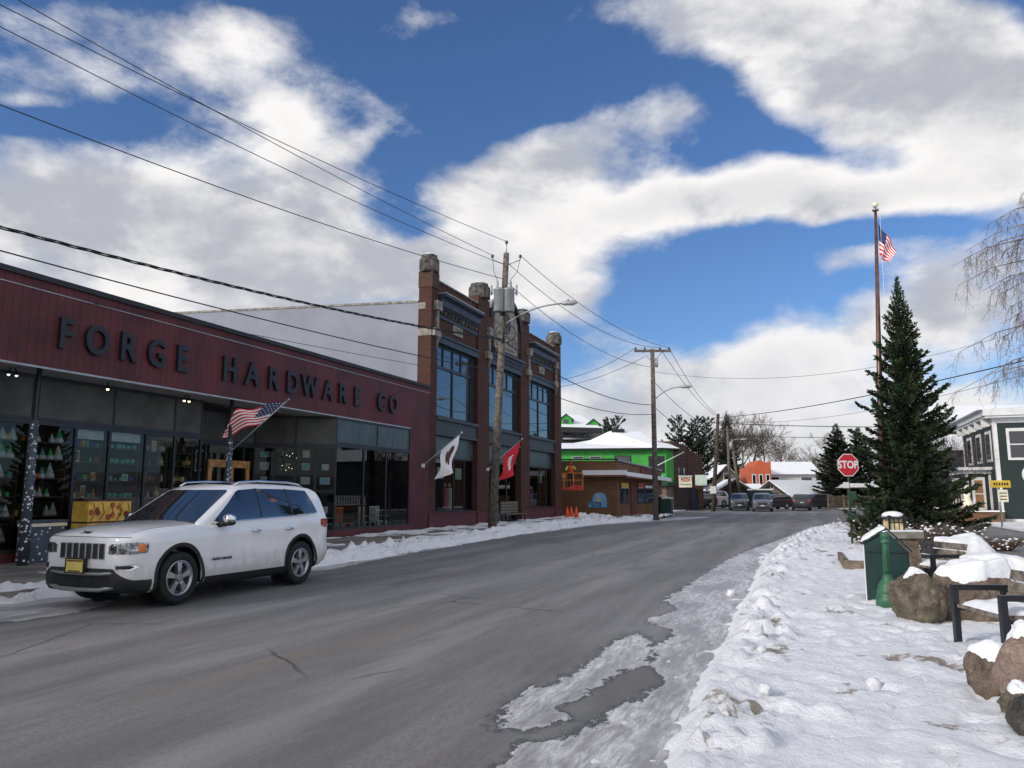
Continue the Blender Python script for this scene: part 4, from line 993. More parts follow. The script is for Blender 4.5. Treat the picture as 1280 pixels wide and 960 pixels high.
def wallflag(s, z, dz, tipv, des, label, flyv):
    t = thing_st('wall_flag', label, 'flag', s, .05, z, group='flags on slanting staffs along the shop fronts')
    tip = Vector(tipv); mb = MB(); mb.tube([(0, 0, 0), tip], .02, 8); mb.build('staff', 'grey_metal', t)
    mb = MB(); mb.ball(tip, .05, 8); mb.build('finial', 'goods_white', t)
    mb = MB(); mb.box(-.05, .05, -.06, .06, -.08, .08); mb.build('bracket', 'goods_white', t)
    A_, B_ = tip*.95, tip*.47
    def fn(u_, v_):
        p = A_.lerp(B_, v_); return p + Vector(flyv)*u_*(1 - .25*v_) + Vector((.12, .02, 0))*math.sin(u_*7 + v_*4)*u_ + Vector((0, .25*v_, 0))*u_
    c_ = flag_mesh(A_, B_, fn, t, 1, 1, des)
    mb = MB()
    if des == 'white':
        e_ = [(.35, .34, .16, .16), (.5, .42, .11, .2), (.44, .56, .2, .07), (.62, .36, .1, .1)]
    else: e_ = [(.34 + .075*k, .45, .028, .17) for k in range(6)]
    for side in (1, -1):
        for (cu_, cv_, ru, rv) in e_:
            pts = []
            for j in range(12):
                a_ = j*math.pi/6; uu, vv = cu_ + ru*math.cos(a_), cv_ + rv*math.sin(a_)
                c0_ = Vector(fn(uu, vv)); nn = (Vector(fn(uu + .01, vv)) - c0_).cross(Vector(fn(uu, vv + .01)) - c0_).normalized()
                pts.append(c0_ + nn*.012*side)
            mb.add(pts, [tuple(range(12))])
    mb.build('emblem', 'flower_dark' if des == 'white' else 'flag_white', c_, fix=False)
wallflag(18.1, 2.85, 0, (.95, 1.9, 1.55), 'white', 'white flag with a dark emblem hanging limp beside the first brick pier', (-.1, -.65, -1.75))
wallflag(25.3, 2.9, 0, (.9, 2.7, 1.75), 'red', 'dark red flag with white lettering over the brick shop entrance', (-.1, -.9, -1.9))
# bench at the entrance
t = thing_st('slatted_bench', 'grey slatted bench with its tall back under the red flag', 'bench', 28.3, .25, .12)
mb = MB()
for k in range(4): mb.box(-.18, -.14, -1.3, 1.3, .5 + k*.16, .63 + k*.16)
mb.build('backrest', 'bench_wood', t)
mb = MB()
for k in range(4): mb.box(-.12 + k*.13, -.01 + k*.13, -1.3, 1.3, .42, .46)
mb.build('seat', 'bench_wood', t)
for y in (-1.2, 1.14):
    mb = MB(); mb.box(-.16, -.1, y, y + .06, 0, .419); mb.build('leg', 'black_metal', t)
    mb = MB(); mb.box(.3, .36, y, y + .06, 0, .419); mb.build('leg', 'black_metal', t)
mb = MB(); mb.box(-.04, .04, -.25, .25, 0, 1.0); mb.box(-.045, .045, -.28, .28, 1.0, 1.04); o = mb.build('planter_box', 'dot_fabric'); st_root(o, 25.9, .3, .12); tag(o, 'narrow dark box standing against the pier beside the utility pole', 'box')

# ------------------------------------------------------------------ utility poles
def pole(name, label, x, y, top, rb, rt, m='pole_wood', z0=0.):
    t = thing(name, label, 'utility pole', (x, y, z0), 0, 'wooden utility poles along the street')
    mb = MB(); tx, ty, tz = top; mb.tube([(0, 0, -.1), (tx*.5, ty*.5, tz*.5), (tx, ty, tz)], [rb, (rb + rt)/2, rt], 12); mb.build('shaft', m, t)
    return t
def lamp_arm(t, base, tip, droop=.0):
    b, e = Vector(base), Vector(tip); mb = MB()
    mb.tube([b.lerp(e, k/8) + Vector((0, 0, math.sin(k/8*math.pi)*.22 + (k/8)**.6*.0)) for k in range(9)], .035, 8); mb.build('lamp_arm', 'grey_metal', t)
    d = (e - b); d.z = 0; d.normalize(); mb = MB()
    mb.tube([e, e + d*.12, e + d*.5, e + d*.72], [.05, .10, .12, .03], 10); mb.lathe([(.05, .10), (.05, .17)], (e + d*.3)[:], 8)
    mb.build('lamp_head', 'grey_metal', t)
p1 = pole('utility_pole', 'tall weathered utility pole with a grey transformer before the brick shop', -.85, 33.2, (.60, 0, 12.3), .20, .13)
mb = MB(); mb.tube([(.60, 0, 12.3), (.61, 0, 12.75)], .02, 6); mb.build('top_pin', 'steel', p1)
mb = MB()
for sx_ in (-1, 1): mb.tube([(.60, 0, 11.75), (.60 + sx_*.62, 0, 12.0), (.60 + sx_*.62, 0, 12.1)], .022, 6)
mb.build('side_arms', 'steel', p1)
for x, z in ((.61, 12.75), (-.02, 12.1), (1.22, 12.1)):
    mb = MB(); mb.lathe([(.04, 0), (.09, .03), (.04, .06), (.08, .1), (.03, .14)], (x, 0, z), 8); mb.build('insulator', 'insulator', p1)
tr = MB(); tr.lathe([(.20, 0), (.24, .03), (.24, .95), (.26, .97), (.26, 1.02), (.1, 1.1)], (.28, -.28, 9.55), 18); o = tr.build('transformer', 'grey_metal', p1)
tr = MB(); tr.lathe([(.20, 0), (.24, .03), (.24, .95), (.26, .97), (.26, 1.02), (.1, 1.1)], (.72, -.28, 9.55), 18); o2 = tr.build('transformer', 'grey_metal', p1)
for x, par in ((.2, o), (.78, o2)):
    mb = MB(); mb.lathe([(.035, 0), (.07, .05), (.05, .1), (.07, .15), (.05, .2), (.07, .25), (.02, .4)], (x, -.28, 10.6), 8); mb.build('bushing', 'grey_metal', par)
for x in (-.05, 1.05):
    mb = MB(); mb.tube([(x, -.3, 10.3), (x, -.3, 10.75)], .045, 8); mb.tube([(x, -.3, 10.4), (.5, -.25, 10.4)], .02, 6); mb.build('fuse_holder', 'grey_metal', p1)
for x0, x1 in ((-.02, .2), (1.22, .78)):
    mb = MB(); mb.tube([(x0, 0, 12.1), ((x0*.7 + x1*.3), -.2, 11.4), (x1, -.28, 11.0)], .012, 5); mb.build('lead_wire', 'wire', p1)
mb = MB(); mb.tube([(.55 + .45*math.cos(k*.5 + 2), -.22, 8.6 + .42*math.sin(k*.5 + 2)) for k in range(12)], .022, 6); mb.tube([(.5, -.21, 9.6), (.48, -.2, 8.2)], .03, 6); mb.build('cable_loop', 'wire', p1)
lamp_arm(p1, (.45, 0, 9.0), (3.0, -.6, 9.85))
p2 = pole('utility_pole', 'second utility pole with a crossarm and street lamp before the brown corner shop', 9.2, 49.8, (.05, 0, 11.1), .19, .13)
mb = MB(); mb.box(-1.15, 1.25, -.12, .0, 10.9, 11.05); mb.build('crossarm', 'pole_wood', p2)
mb = MB(); mb.tube([(-.6, -.06, 10.9), (.05, -.06, 10.2), (.7, -.06, 10.9)], .02, 5); mb.build('crossarm_brace', 'steel', p2)
for x in (-1.05, -.45, .55, 1.15):
    mb = MB(); mb.lathe([(.04, 0), (.08, .05), (.03, .16)], (x, -.06, 11.06), 8); mb.build('insulator', 'insulator', p2)
mb = MB(); mb.tube([(.3, 0, 9.9), (.3, 0, 10.5)], .10, 8); mb.build('equipment_can', 'grey_metal', p2)
lamp_arm(p2, (.1, 0, 7.75), (1.7, -.6, 8.5))
p3 = pole('utility_pole', 'dark leaning utility pole with a transformer near the pizza sign', 19.3, 74.7, (.85, 0, 9.4), .22, .14, 'pole_brown')
mb = MB(); mb.tube([(1.15, -.1, 6.6), (1.15, -.1, 7.7)], .24, 10); mb.build('transformer', 'insulator', p3)
mb = MB(); mb.tube([(-.4, 0, 8.7), (.8, 0, 8.5), (1.7, 0, 8.8)], .03, 5); mb.build('bracket', 'steel', p3)
mb = MB(); mb.box(-.28, .3, -.26, -.24, 1.7, 2.4); mb.build('notice', 'sign_white', p3)
p4 = pole('utility_pole', 'slim grey utility pole with a small crossarm behind the parked car', 23.6, 84., (0, 0, 9.0), .19, .12, z0=.05)
mb = MB(); mb.box(-.9, .9, -.05, .05, 8.5, 8.62); mb.build('crossarm', 'pole_wood', p4)
lamp_arm(p4, (0, 0, 7.0), (1.3, -.3, 7.5))
p5 = pole('utility_pole', 'shorter utility pole leaning behind the two street cars', 26.3, 89, (-.9, 0, 8.0), .22, .13, z0=.05)
mb = MB(); mb.tube([(-1.0, -.15, 6.7), (-1.0, -.15, 7.6)], .2, 8); mb.build('transformer', 'grey_metal', p5)

# ------------------------------------------------------------------ overhead wires
def wire(a, b, sag, r, label, twist=0):
    a, b = Vector(a), Vector(b); mb = MB(); n = 36
    base_ = [a.lerp(b, k/n) - Vector((0, 0, 4*sag*(k/n)*(1 - k/n))) for k in range(n + 1)]
    if twist:
        n = 150; base_ = [a.lerp(b, k/n) - Vector((0, 0, 4*sag*(k/n)*(1 - k/n))) for k in range(n + 1)]
        for ph in range(3): mb.tube([p + Vector((math.cos(i*.42 + ph*2.09), 0, math.sin(i*.42 + ph*2.09)))*r*1.3 for i, p in enumerate(base_)], r*.8, 5)
    else: mb.tube(base_, r, 5)
    o = mb.build('overhead_wire', 'wire'); tag(o, label, 'wire', 'overhead wires')
    return o
T1 = Vector((-.85, 33.2, 0))
def back(px, py, Y):      # a point well behind the frame's edge, on the same line of wires
    a_, b_ = px_uv(px, py); return Vector((a_*Y, Y, HC + b_*Y))
wire(T1 + Vector((.61, 0, 12.85)), back(-150, -70, 14), .25, .012, 'highest wire from the transformer pole, meeting the frame edge top')
wire(T1 + Vector((.0, 0, 12.2)), back(-150, -100, 14.5), .25, .012, 'second high wire from the transformer pole arm')
wire(T1 + Vector((.2, 0, 11.9)), back(-150, -45, 14), .3, .012, 'third high wire from the transformer pole')
wire(T1 + Vector((.55, 0, 11.1)), back(-150, 72, 14), .3, .014, 'thin wire crossing the clouds below the high wires')
wire(T1 + Vector((.45, -.1, 8.35)), back(-150, 243, 14), .3, .022, 'thick twisted cable above the hardware shop roof', 1)
wire(T1 + Vector((.40, -.1, 6.9)), back(-150, 272, 14), .2, .018, 'black cable crossing in front of the red fascia')
wire(T1 + Vector((.40, -.1, 6.6)), back(-150, 325, 14.2), .1, .009, 'thin pale wire drawn across the top of the red fascia')
T2 = Vector((9.2, 49.8, 0))
wire(T1 + Vector((1.22, 0, 12.2)), T2 + Vector((1.15, 0, 11.2)), .7, .014, 'wire from the transformer pole arm to the crossarm pole')
wire(T1 + Vector((.61, 0, 11.9)), T2 + Vector((.5, 0, 11.2)), .9, .014, 'middle wire between the transformer pole and the crossarm pole')
wire(T1 + Vector((.6, 0, 11.0)), T2 + Vector((.05, 0, 9.9)), .8, .014, 'lower wire between the transformer pole and the crossarm pole')
wire(T1 + Vector((.5, 0, 8.3)), T2 + Vector((.05, 0, 7.4)), .7, .022, 'thick cable between the first two poles')
wire(T1 + Vector((.45, 0, 6.9)), T2 + Vector((.05, 0, 6.8)), .6, .02, 'lowest cable between the first two poles')
T3 = Vector((20.1, 74.7, 0))
for k, (x, z, z3, lab) in enumerate(((1.15, 11.2, 9.3, 'wire from the crossarm end down to the leaning pole'), (.55, 11.2, 9.1, 'inner wire from the crossarm down to the leaning pole'), (.05, 9.0, 7.9, 'low wire between the crossarm pole and the leaning pole'), (.05, 7.3, 6.6, 'thick low cable between the crossarm pole and the leaning pole'))):
    wire(T2 + Vector((x, 0, z)), T3 + Vector((0, 0, z3)), .6, .018, lab)
wire(T2 + Vector((-1.05, 0, 11.2)), (1.5, 62, 10.9), .8, .016, 'wire from the crossarm towards the brick shop roof')
wire(T2 + Vector((-.45, 0, 10.6)), (1.2, 58, 9.6), .6, .016, 'second wire from the crossarm towards the brick shop roof')
wire(T3 + Vector((0, 0, 8.9)), (23.6, 84, 8.7), .3, .016, 'short wire between the leaning pole and the slim pole')
wire((23.6, 84, 8.6), (25.4, 89, 7.9), .2, .016, 'short wire between the slim pole and the short pole')
wire(T3 + Vector((-.6, 0, 9.0)), (21., 27, 7.0), .5, .026, 'thick cable rising behind the spruce towards the birch')
wire(T3 + Vector((-.6, 0, 8.75)), (24., 34, 7.2), 1.0, .012, 'thin wire beside the thick rising cable')
wire(T3 + Vector((-.8, 0, 8.55)), (48, 70, 8.0), .35, .035, 'dark level cable across the street to beyond the spruce')
wire((23.6, 84, 8.0), (50, 80, 7.55), .2, .03, 'lower level cable across the street')
wire(T2 + Vector((.05, 0, 9.6)), (26., 36, 9.9), 1.4, .010, 'faint thin wire sagging from the crossarm pole past the flagpole')
# ------------------------------------------------------------------ sport utility car
def cr(xs, ks, vs):
    """smooth interpolation of the station table"""
    ks = np.array(ks, float); vs = np.array(vs, float); o = []
    for x in xs:
        i = int(np.clip(np.searchsorted(ks, x) - 1, 0, len(ks) - 2)); t = (x - ks[i])/(ks[i + 1] - ks[i])
        m0 = (vs[i + 1] - vs[i - 1])/(ks[i + 1] - ks[i - 1]) if i > 0 else (vs[1] - vs[0])/(ks[1] - ks[0])
        m1 = (vs[i + 2] - vs[i])/(ks[i + 2] - ks[i]) if i < len(ks) - 2 else (vs[-1] - vs[-2])/(ks[-1] - ks[-2])
        h = ks[i + 1] - ks[i]; t2, t3 = t*t, t*t*t
        o.append((2*t3 - 3*t2 + 1)*vs[i] + (t3 - 2*t2 + t)*h*m0 + (-2*t3 + 3*t2)*vs[i + 1] + (t3 - t2)*h*m1)
    return np.array(o)
BST = [(-2.43, .46, .80, 1.05, 1.08), (-2.38, .40, .86, 1.15, 1.17), (-2.25, .32, .915, 1.185, 1.21), (-2.0, .27, .945, 1.19, 1.22), (-1.46, .24, .962, 1.18, 1.21), (-1.0, .22, .958, 1.165, 1.20), (0, .22, .955, 1.14, 1.19), (.8, .22, .958, 1.115, 1.185), (1.1, .22, .96, 1.10, 1.18), (1.46, .22, .962, 1.085, 1.165), (1.75, .22, .95, 1.065, 1.15), (2.05, .22, .92, 1.035, 1.12), (2.25, .24, .865, 1.0, 1.075), (2.36, .28, .79, .97, 1.035), (2.40, .33, .69, .945, 1.0)]
def loft_body(infl=0., n=90, sc=None):
    ks = [b[0] for b in BST]
    xs = np.concatenate([np.linspace(-2.43, -2.2, 10)[:-1], np.linspace(-2.2, 2.0, n - 22), np.linspace(2.0, 2.40, 16)[1:]])
    zb, w, zs, zc = (cr(xs, ks, [b[i] for b in BST]) for i in (1, 2, 3, 4))
    mb = MB(); ring = []
    for i, x in enumerate(xs):
        W_, B_, S_, C_ = w[i] + infl, zb[i] - infl, zs[i] + infl, zc[i] + infl
        q = [(0, B_), (W_*.6, B_), (W_*.88, B_ + .01), (W_*.955, B_ + .06), (W_*.992, B_ + .15), (W_*.985, B_ + (S_ - B_)*.30), (W_*.968, B_ + (S_ - B_)*.50), (W_*.985, B_ + (S_ - B_)*.80), (W_*.975, S_ - .06), (W_*.95, S_ - .015), (W_*.90, S_ + .012),
             (W_*.76, S_ + (C_ - S_)*.42), (W_*.55, S_ + (C_ - S_)*.75), (W_*.28, S_ + (C_ - S_)*.95), (0, C_)]
        ring.append([(x, y, z) for y, z in q] + [(x, -y, z) for y, z in reversed(q[1:-1])])
    n_ = len(ring[0])
    if infl:
        ring[0] = [(x - infl, y, z) for x, y, z in ring[0]]; ring[-1] = [(x + infl, y, z) for x, y, z in ring[-1]]
    for r_ in ring: mb.v.extend(r_)
    for i in range(len(ring) - 1):
        for k in range(n_): mb.f.append((i*n_ + k, (i + 1)*n_ + k, (i + 1)*n_ + (k + 1) % n_, i*n_ + (k + 1) % n_)); mb.mi.append(0); mb.sm.append(True)
    mb.f.append(tuple(range(n_))); mb.mi.append(0); mb.sm.append(False); mb.f.append(tuple((len(ring) - 1)*n_ + k for k in reversed(range(n_)))); mb.mi.append(0); mb.sm.append(False)
    return mb
def loft_cabin(infl=0., n=70):
    pk = [-2.36, -2.28, -2.20, -2.0, -1.6, -1.0, -.4, .0, .18, .5, .8, 1.06]
    pz = [1.18, 1.45, 1.62, 1.68, 1.715, 1.735, 1.74, 1.70, 1.645, 1.465, 1.295, 1.15]
    xs = np.concatenate([np.linspace(-2.36, -1.9, 14)[:-1], np.linspace(-1.9, 1.06, n - 12)])
    pz = np.interp(xs, pk, pz)
    pz = np.convolve(np.pad(pz, 2, mode='edge'), np.ones(3)/3, 'same')[2:-2]; pz[0] = 1.16; pz[-1] = 1.15
    mb = MB(); ring = []
    for x, z in zip(xs, pz):
        z += infl; k = 1. if x > -1.5 else 1 - .09*((-1.5 - x)/.85)**2
        k *= 1 if x < .2 else 1 - .06*((x - .2)/.86)**2
        wb = (.93 + infl)*k; side = lambda zz: (wb - .30*max(0, zz - 1.08) - .10*max(0, zz - 1.45)**1.0)
        ze = max(1.0, z - .055); ys = side(ze)
        q = [(0, .95), (wb, .95), (side(1.05), 1.0), (side(1.0 + (ze - 1.0)*.35), 1.0 + (ze - 1.0)*.35), (side(1.0 + (ze - 1.0)*.7), 1.0 + (ze - 1.0)*.7), (ys, ze), (ys - .035, z - .022), (ys - .10, z - .002), (ys*.55, z + .018), (ys*.25, z + .026), (0, z + .03)]
        ring.append([(x, y, zz) for y, zz in q] + [(x, -y, zz) for y, zz in reversed(q[1:-1])])
    if infl: ring[0] = [(x - infl, y, z) for x, y, z in ring[0]]; ring[-1] = [(x + infl, y, z) for x, y, z in ring[-1]]
    n_ = len(ring[0])
    for r_ in ring: mb.v.extend(r_)
    for i in range(len(ring) - 1):
        for k in range(n_): mb.f.append((i*n_ + k, (i + 1)*n_ + k, (i + 1)*n_ + (k + 1) % n_, i*n_ + (k + 1) % n_)); mb.mi.append(0); mb.sm.append(True)
    mb.f.append(tuple(range(n_))); mb.mi.append(0); mb.sm.append(False); mb.f.append(tuple((len(ring) - 1)*n_ + k for k in reversed(range(n_)))); mb.mi.append(0); mb.sm.append(False)
    return mb
def boolean(A, B, op, name, m, parent, keep_smooth=True):
    """solid boolean of two builders, returned as one plain mesh"""
    a = A.build('a', m); b = B.build('b', m)
    md = a.modifiers.new('b', 'BOOLEAN'); md.object = b; md.operation = op; md.solver = 'EXACT'
    bpy.context.view_layer.update()
    dg = bpy.context.evaluated_depsgraph_get()
    me = bpy.data.meshes.new_from_object(a.evaluated_get(dg))
    bpy.data.objects.remove(a); bpy.data.objects.remove(b)
    me.name = name; o = bpy.data.objects.new(name, me); COL.objects.link(o); o.parent = parent
    if keep_smooth:
        me.polygons.foreach_set('use_smooth', [True]*len(me.polygons))
        try: me.set_sharp_from_angle(angle=rad(32))
        except Exception: pass
    return o
def ringpoly(c, r0, r1, a0, a1, n=28):
    return [(c[0] + r1*math.cos(a0 + (a1 - a0)*k/n), c[1] + r1*math.sin(a0 + (a1 - a0)*k/n)) for k in range(n + 1)] + [(c[0] + r0*math.cos(a1 - (a1 - a0)*k/n), c[1] + r0*math.sin(a1 - (a1 - a0)*k/n)) for k in range(n + 1)]
def outline(poly, w):
    """thin closed band just inside a convex-ish polygon, as quads for prisms"""
    c = Vector((sum(p[0] for p in poly)/len(poly), sum(p[1] for p in poly)/len(poly))); o = []
    n = len(poly); inn = []
    for i in range(n):
        a, b, d = Vector(poly[i - 1]), Vector(poly[i]), Vector(poly[(i + 1) % n])
        e1, e2 = (b - a).normalized(), (d - b).normalized(); n1, n2 = Vector((-e1.y, e1.x)), Vector((-e2.y, e2.x))
        if n1.dot(c - b) < 0: n1 = -n1
        if n2.dot(c - b) < 0: n2 = -n2
        m_ = (n1 + n2); m_ = m_/max(.3, m_.length_squared)*2 if m_.length else n1
        inn.append(b + m_*w)
    return [(poly[i], poly[(i + 1) % n], inn[(i + 1) % n][:], inn[i][:]) for i in range(n)]
AX_F, AX_R, WR, WZ = 1.4575, -1.4575, .385, .385
def wheel(parent, x, side, spokes=5):
    y = .82*side; ys = lambda v: y + side*v
    w_ = bpy.data.objects.new('wheel', None); COL.objects.link(w_); w_.parent = parent; w_.location = (x, y, WZ)
    mb = MB(); prof = [(.262, -.11), (.30, -.125), (.35, -.125), (.378, -.10), (.385, -.06), (.385, .06), (.378, .10), (.35, .125), (.30, .128), (.262, .112)]
    mb.lathe(prof, n=40, axis='y')
    mb.f = mb.f[:-2]; mb.mi = mb.mi[:-2]; mb.sm = mb.sm[:-2]; mb.build('tyre', 'tyre', w_)
    mb = MB(); mb.lathe([(.264, -.11), (.264, .098*1), (.258, .115), (.238, .112), (.225, .05), (.21, -.05), (.0, -.06)] if side > 0 else [(.264, .11), (.264, -.098), (.258, -.115), (.238, -.112), (.225, -.05), (.21, .05), (.0, .06)], n=40, axis='y')
    for k in range(spokes):
        a_ = 2*math.pi*k/spokes + .3
        ca, sa = math.cos(a_), math.sin(a_)
        def P(r, q, yy): return (ca*r - sa*q, side*yy, sa*r + ca*q)
        f0 = [P(.03, -.040, .098), P(.03, .040, .098), P(.10, .030, .103), P(.238, .052, .100), P(.238, -.052, .100), P(.10, -.030, .103)]
        f1 = [P(.03, -.040, .03), P(.03, .040, .03), P(.10, .045, .03), P(.24, .065, .05), P(.24, -.065, .05), P(.10, -.045, .03)]
        mb.add(f0 + f1, [(0, 1, 2, 3, 4, 5), (11, 10, 9, 8, 7, 6)] + [(i, i + 6, (i + 1) % 6 + 6, (i + 1) % 6) for i in range(6)], 0)
    r_ = mb.build('rim', 'rim', w_)
    mb = MB(); mb.lathe([(.055, .09*side), (.06, .112*side), (.04, .118*side)], n=16, axis='y'); mb.build('hub_cap', 'skid_silver', r_)
    mb = MB(); mb.lathe([(.19, .0), (.19, .02*side)], n=24, axis='y'); mb.build('brake_disc', 'black_metal', w_)
    return w_
def make_suv():
    t = thing('parked_car', 'white sport utility car parked before the hardware shop', 'car')
    cut = MB()
    cutters = []
    A = loft_body(0, 110)
    b = MB()
    for x in (AX_F, AX_R):
        for s_ in (1, -1):
            b.lathe([(.435, .60*s_), (.435, 1.2*s_)], (x, 0, WZ + .012), 40, axis='y', sm=True)
    body = boolean(A, b, 'DIFFERENCE', 'body', M['paint_white'], t)
    cab = loft_cabin(0, 90).build('roof', 'paint_white', t)
    def side_panel(poly, name, m, base='body', infl=.004, both=True, y0=.45, y1=1.2, parent=None):
        for s_ in ((1, -1) if both else (1,)):
            A = (loft_body(infl, 110) if base == 'body' else loft_cabin(infl, 90))
            pr = MB(); pr.prism(poly, y0*s_, y1*s_, 'y'); boolean(A, pr, 'INTERSECT', name, M[m], parent or t)
    def front_panel(poly, name, m, base='body', infl=.004, x0=1.8, x1=2.6, parent=None):
        A = (loft_body(infl, 110) if base == 'body' else loft_cabin(infl, 90)); pr = MB(); pr.prism(poly, x0, x1, 'x'); return boolean(A, pr, 'INTERSECT', name, M[m], parent or t)
    # glass
    side_panel([(.78, 1.15), (.17, 1.60), (.08, 1.635), (-.32, 1.66), (-.35, 1.185)], 'side_window', 'car_glass', 'cab', .004)
    side_panel([(-.39, 1.188), (-.36, 1.66), (-1.12, 1.655), (-1.22, 1.21)], 'side_window', 'car_glass', 'cab', .004)
    side_panel([(-1.26, 1.212), (-1.16, 1.655), (-1.76, 1.63), (-2.02, 1.26), (-2.0, 1.24)], 'side_window', 'car_glass', 'cab', .004)
    side_panel([(-.35, 1.185), (-.32, 1.665), (-.36, 1.665), (-.39, 1.188)], 'door_pillar', 'black_plastic', 'cab', .003)
    side_panel([(-1.22, 1.21), (-1.12, 1.66), (-1.16, 1.66), (-1.26, 1.212)], 'door_pillar', 'black_plastic', 'cab', .003)
    front_panel([(-.80, 1.06), (.80, 1.06), (.655, 1.605), (.60, 1.64), (-.60, 1.64), (-.655, 1.605)], 'windshield', 'windshield', 'cab', .004, .10, 1.2)
    A = loft_cabin(.004, 90); pr = MB(); pr.prism([(-.70, 1.2), (.70, 1.2), (.60, 1.56), (-.60, 1.56)], -2.6, -2.1, 'x'); boolean(A, pr, 'INTERSECT', 'rear_window', M['car_glass'], t)
    A = loft_cabin(.003, 90); pr = MB(); pr.prism([(-.05, -.48), (-.05, .48), (-1.0, .50), (-1.0, -.50)], 1.4, 2.0, 'z'); boolean(A, pr, 'INTERSECT', 'sunroof', M['car_glass'], t)
    # seams as thin dark bands around doors, bonnet and filler
    for poly in ([(.93, .40), (.93, .70), (.86, 1.085), (-.36, 1.13), (-.37, .40)], [(-.385, .40), (-.385, 1.13), (-1.26, 1.155), (-1.20, .92), (-1.0, .66), (-.93, .40)]):
        for s_ in (1, -1):
            A = loft_body(.0015, 110); pr = MB()
            for q in outline(poly, .011): pr.prism(list(q), .55*s_, 1.2*s_, 'y')
            boolean(A, pr, 'INTERSECT', 'door_seam', M['black_plastic'], t)
    A = loft_body(.0015, 110); pr = MB()
    for q in ([(1.03, .80), (1.037, .80), (2.20, .70), (2.19, .695)], [(1.03, -.80), (1.037, -.80), (2.20, -.70), (2.19, -.695)], ): pr.prism(list(q), .8, 1.3, 'z')
    boolean(A, pr, 'INTERSECT', 'bonnet_seam', M['black_plastic'], t)
    side_panel([(.95, .22), (.95, .36), (-.97, .36), (-.97, .22)], 'sill_trim', 'black_plastic', 'body', .006)
    for x in (AX_F, AX_R):
        side_panel(ringpoly((x, WZ + .012), .436, .485, -.35, math.pi + .35), 'wheel_arch', 'black_plastic', 'body', .012)
    for x in (AX_F, AX_R):
        for s_ in (1, -1):
            mb = MB(); n = 24
            for k in range(n):
                a0, a1 = math.pi*k/n - .25 if k else -.25, math.pi*(k + 1)/n + (.25 if k == n - 1 else 0)
                mb.add([(x + .430*math.cos(q), yy*s_, WZ + .012 + .430*math.sin(q)) for q in (a0, a1) for yy in (.55, .935)], [(0, 1, 3, 2)])
            mb.add([(x + .43*math.cos(2*math.pi*k/24), .56*s_, WZ + .43*math.sin(2*math.pi*k/24)) for k in range(24)], [tuple(range(24))])
            mb.build('arch_liner', 'black_plastic', t)
    # nose
    front_panel([(-1.1, .0), (1.1, .0), (1.1, .40), (.86, .42), (.72, .50), (.62, .57), (-.62, .57), (-.72, .50), (-.86, .42), (-1.1, .40)], 'lower_bumper', 'black_plastic', 'body', .006, 1.98, 2.6)
    gx = 2.405
    front_panel([(-.60, .33), (.60, .33), (.56, .485), (-.56, .485)], 'air_intake', 'tyre', 'body', .010, 2.3, 2.6)
    front_panel([(-.80, .985), (.80, .985), (.80, .992), (-.80, .992)], 'bonnet_seam', 'black_plastic', 'body', .002, 1.9, 2.6)
    mb = MB(); mb.tube([(2.33, -.74, .43), (2.385, -.64, .515), (2.425, -.40, .50), (2.435, 0, .495), (2.425, .40, .50), (2.385, .60, .515), (2.30, .72, .46)], .022, 8)
    mb.tube([(2.30, -.72, .45), (2.37, -.63, .33), (2.42, -.4, .29), (2.43, 0, .285), (2.42, .4, .29), (2.37, .63, .33), (2.30, .72, .45)], .030, 8); mb.build('bumper_trim', 'skid_silver', t)
    for y in (-.39, -.26, -.13, 0, .13, .26, .39):
        mb = MB(); c = gx - .02 - .10*(abs(y)/.45)**2*.35
        pl = lambda w, h: [(y - w, .80 - h*1.15), (y + w, .80 - h*1.15), (y + w, .80 + h*1.05), (y + w*.9, .80 + h*1.15), (y - w*.9, .80 + h*1.15), (y - w, .80 + h*1.05)]
        mb.prism(pl(.051, .092), 2.36, 2.414, 'x'); g_ = mb.build('grille_slot', 'skid_silver', t)
        mb = MB(); mb.prism(pl(.043, .084), 2.37, 2.420, 'x'); mb.build('slot_mesh', 'black_plastic', g_)
    for s_ in (1, -1):
        poly = [(.52*s_, .765), (.52*s_, .87), (.58*s_, .90), (1.0*s_, .93), (1.0*s_, .80), (.86*s_, .765)]
        h_ = front_panel(poly, 'headlight', 'lamp_clear', 'body', .008, 2.06, 2.6)
        front_panel([(.86*s_, .785), (.83*s_, .89), (1.0*s_, .91), (1.0*s_, .81)], 'turn_signal', 'lamp_amber', 'body', .012, 2.10, 2.21, h_)
        front_panel([(.61*s_, .78), (.61*s_, .87), (.68*s_, .88), (.68*s_, .785)], 'lens', 'chrome', 'body', .011, 2.1, 2.6, h_)
        f_ = front_panel([(.66*s_, .555), (.66*s_, .625), (.84*s_, .63), (.88*s_, .59), (.84*s_, .55)], 'fog_light', 'chrome', 'body', .008, 1.98, 2.6)
        front_panel([(.68*s_, .57), (.68*s_, .612), (.83*s_, .617), (.85*s_, .59), (.83*s_, .565)], 'lens', 'black_plastic', 'body', .012, 1.98, 2.6, f_)
        # tail lights, mirrors, handles, rails
        side_panel([(-2.05, 1.01), (-2.05, 1.12), (-2.5, 1.14), (-2.5, .98), (-2.2, .97)], 'tail_light', 'lamp_red', 'body', .006, False) if s_ == 1 else None
        mb = MB(); mb.ball((.62, s_*1.07, 1.19), .12, 14, 0, .72, .72, 1.05); o = mb.build('door_mirror', 'chrome', t)
        mb = MB(); mb.tube([(.68, s_*.88, 1.10), (.66, s_*.98, 1.12), (.64, s_*1.03, 1.13)], [.05, .04, .05], 8); mb.ball((.62, s_*1.07, 1.135), .115, 12, 0, .4, .76, 1.05); mb.build('mirror_base', 'black_plastic', o)
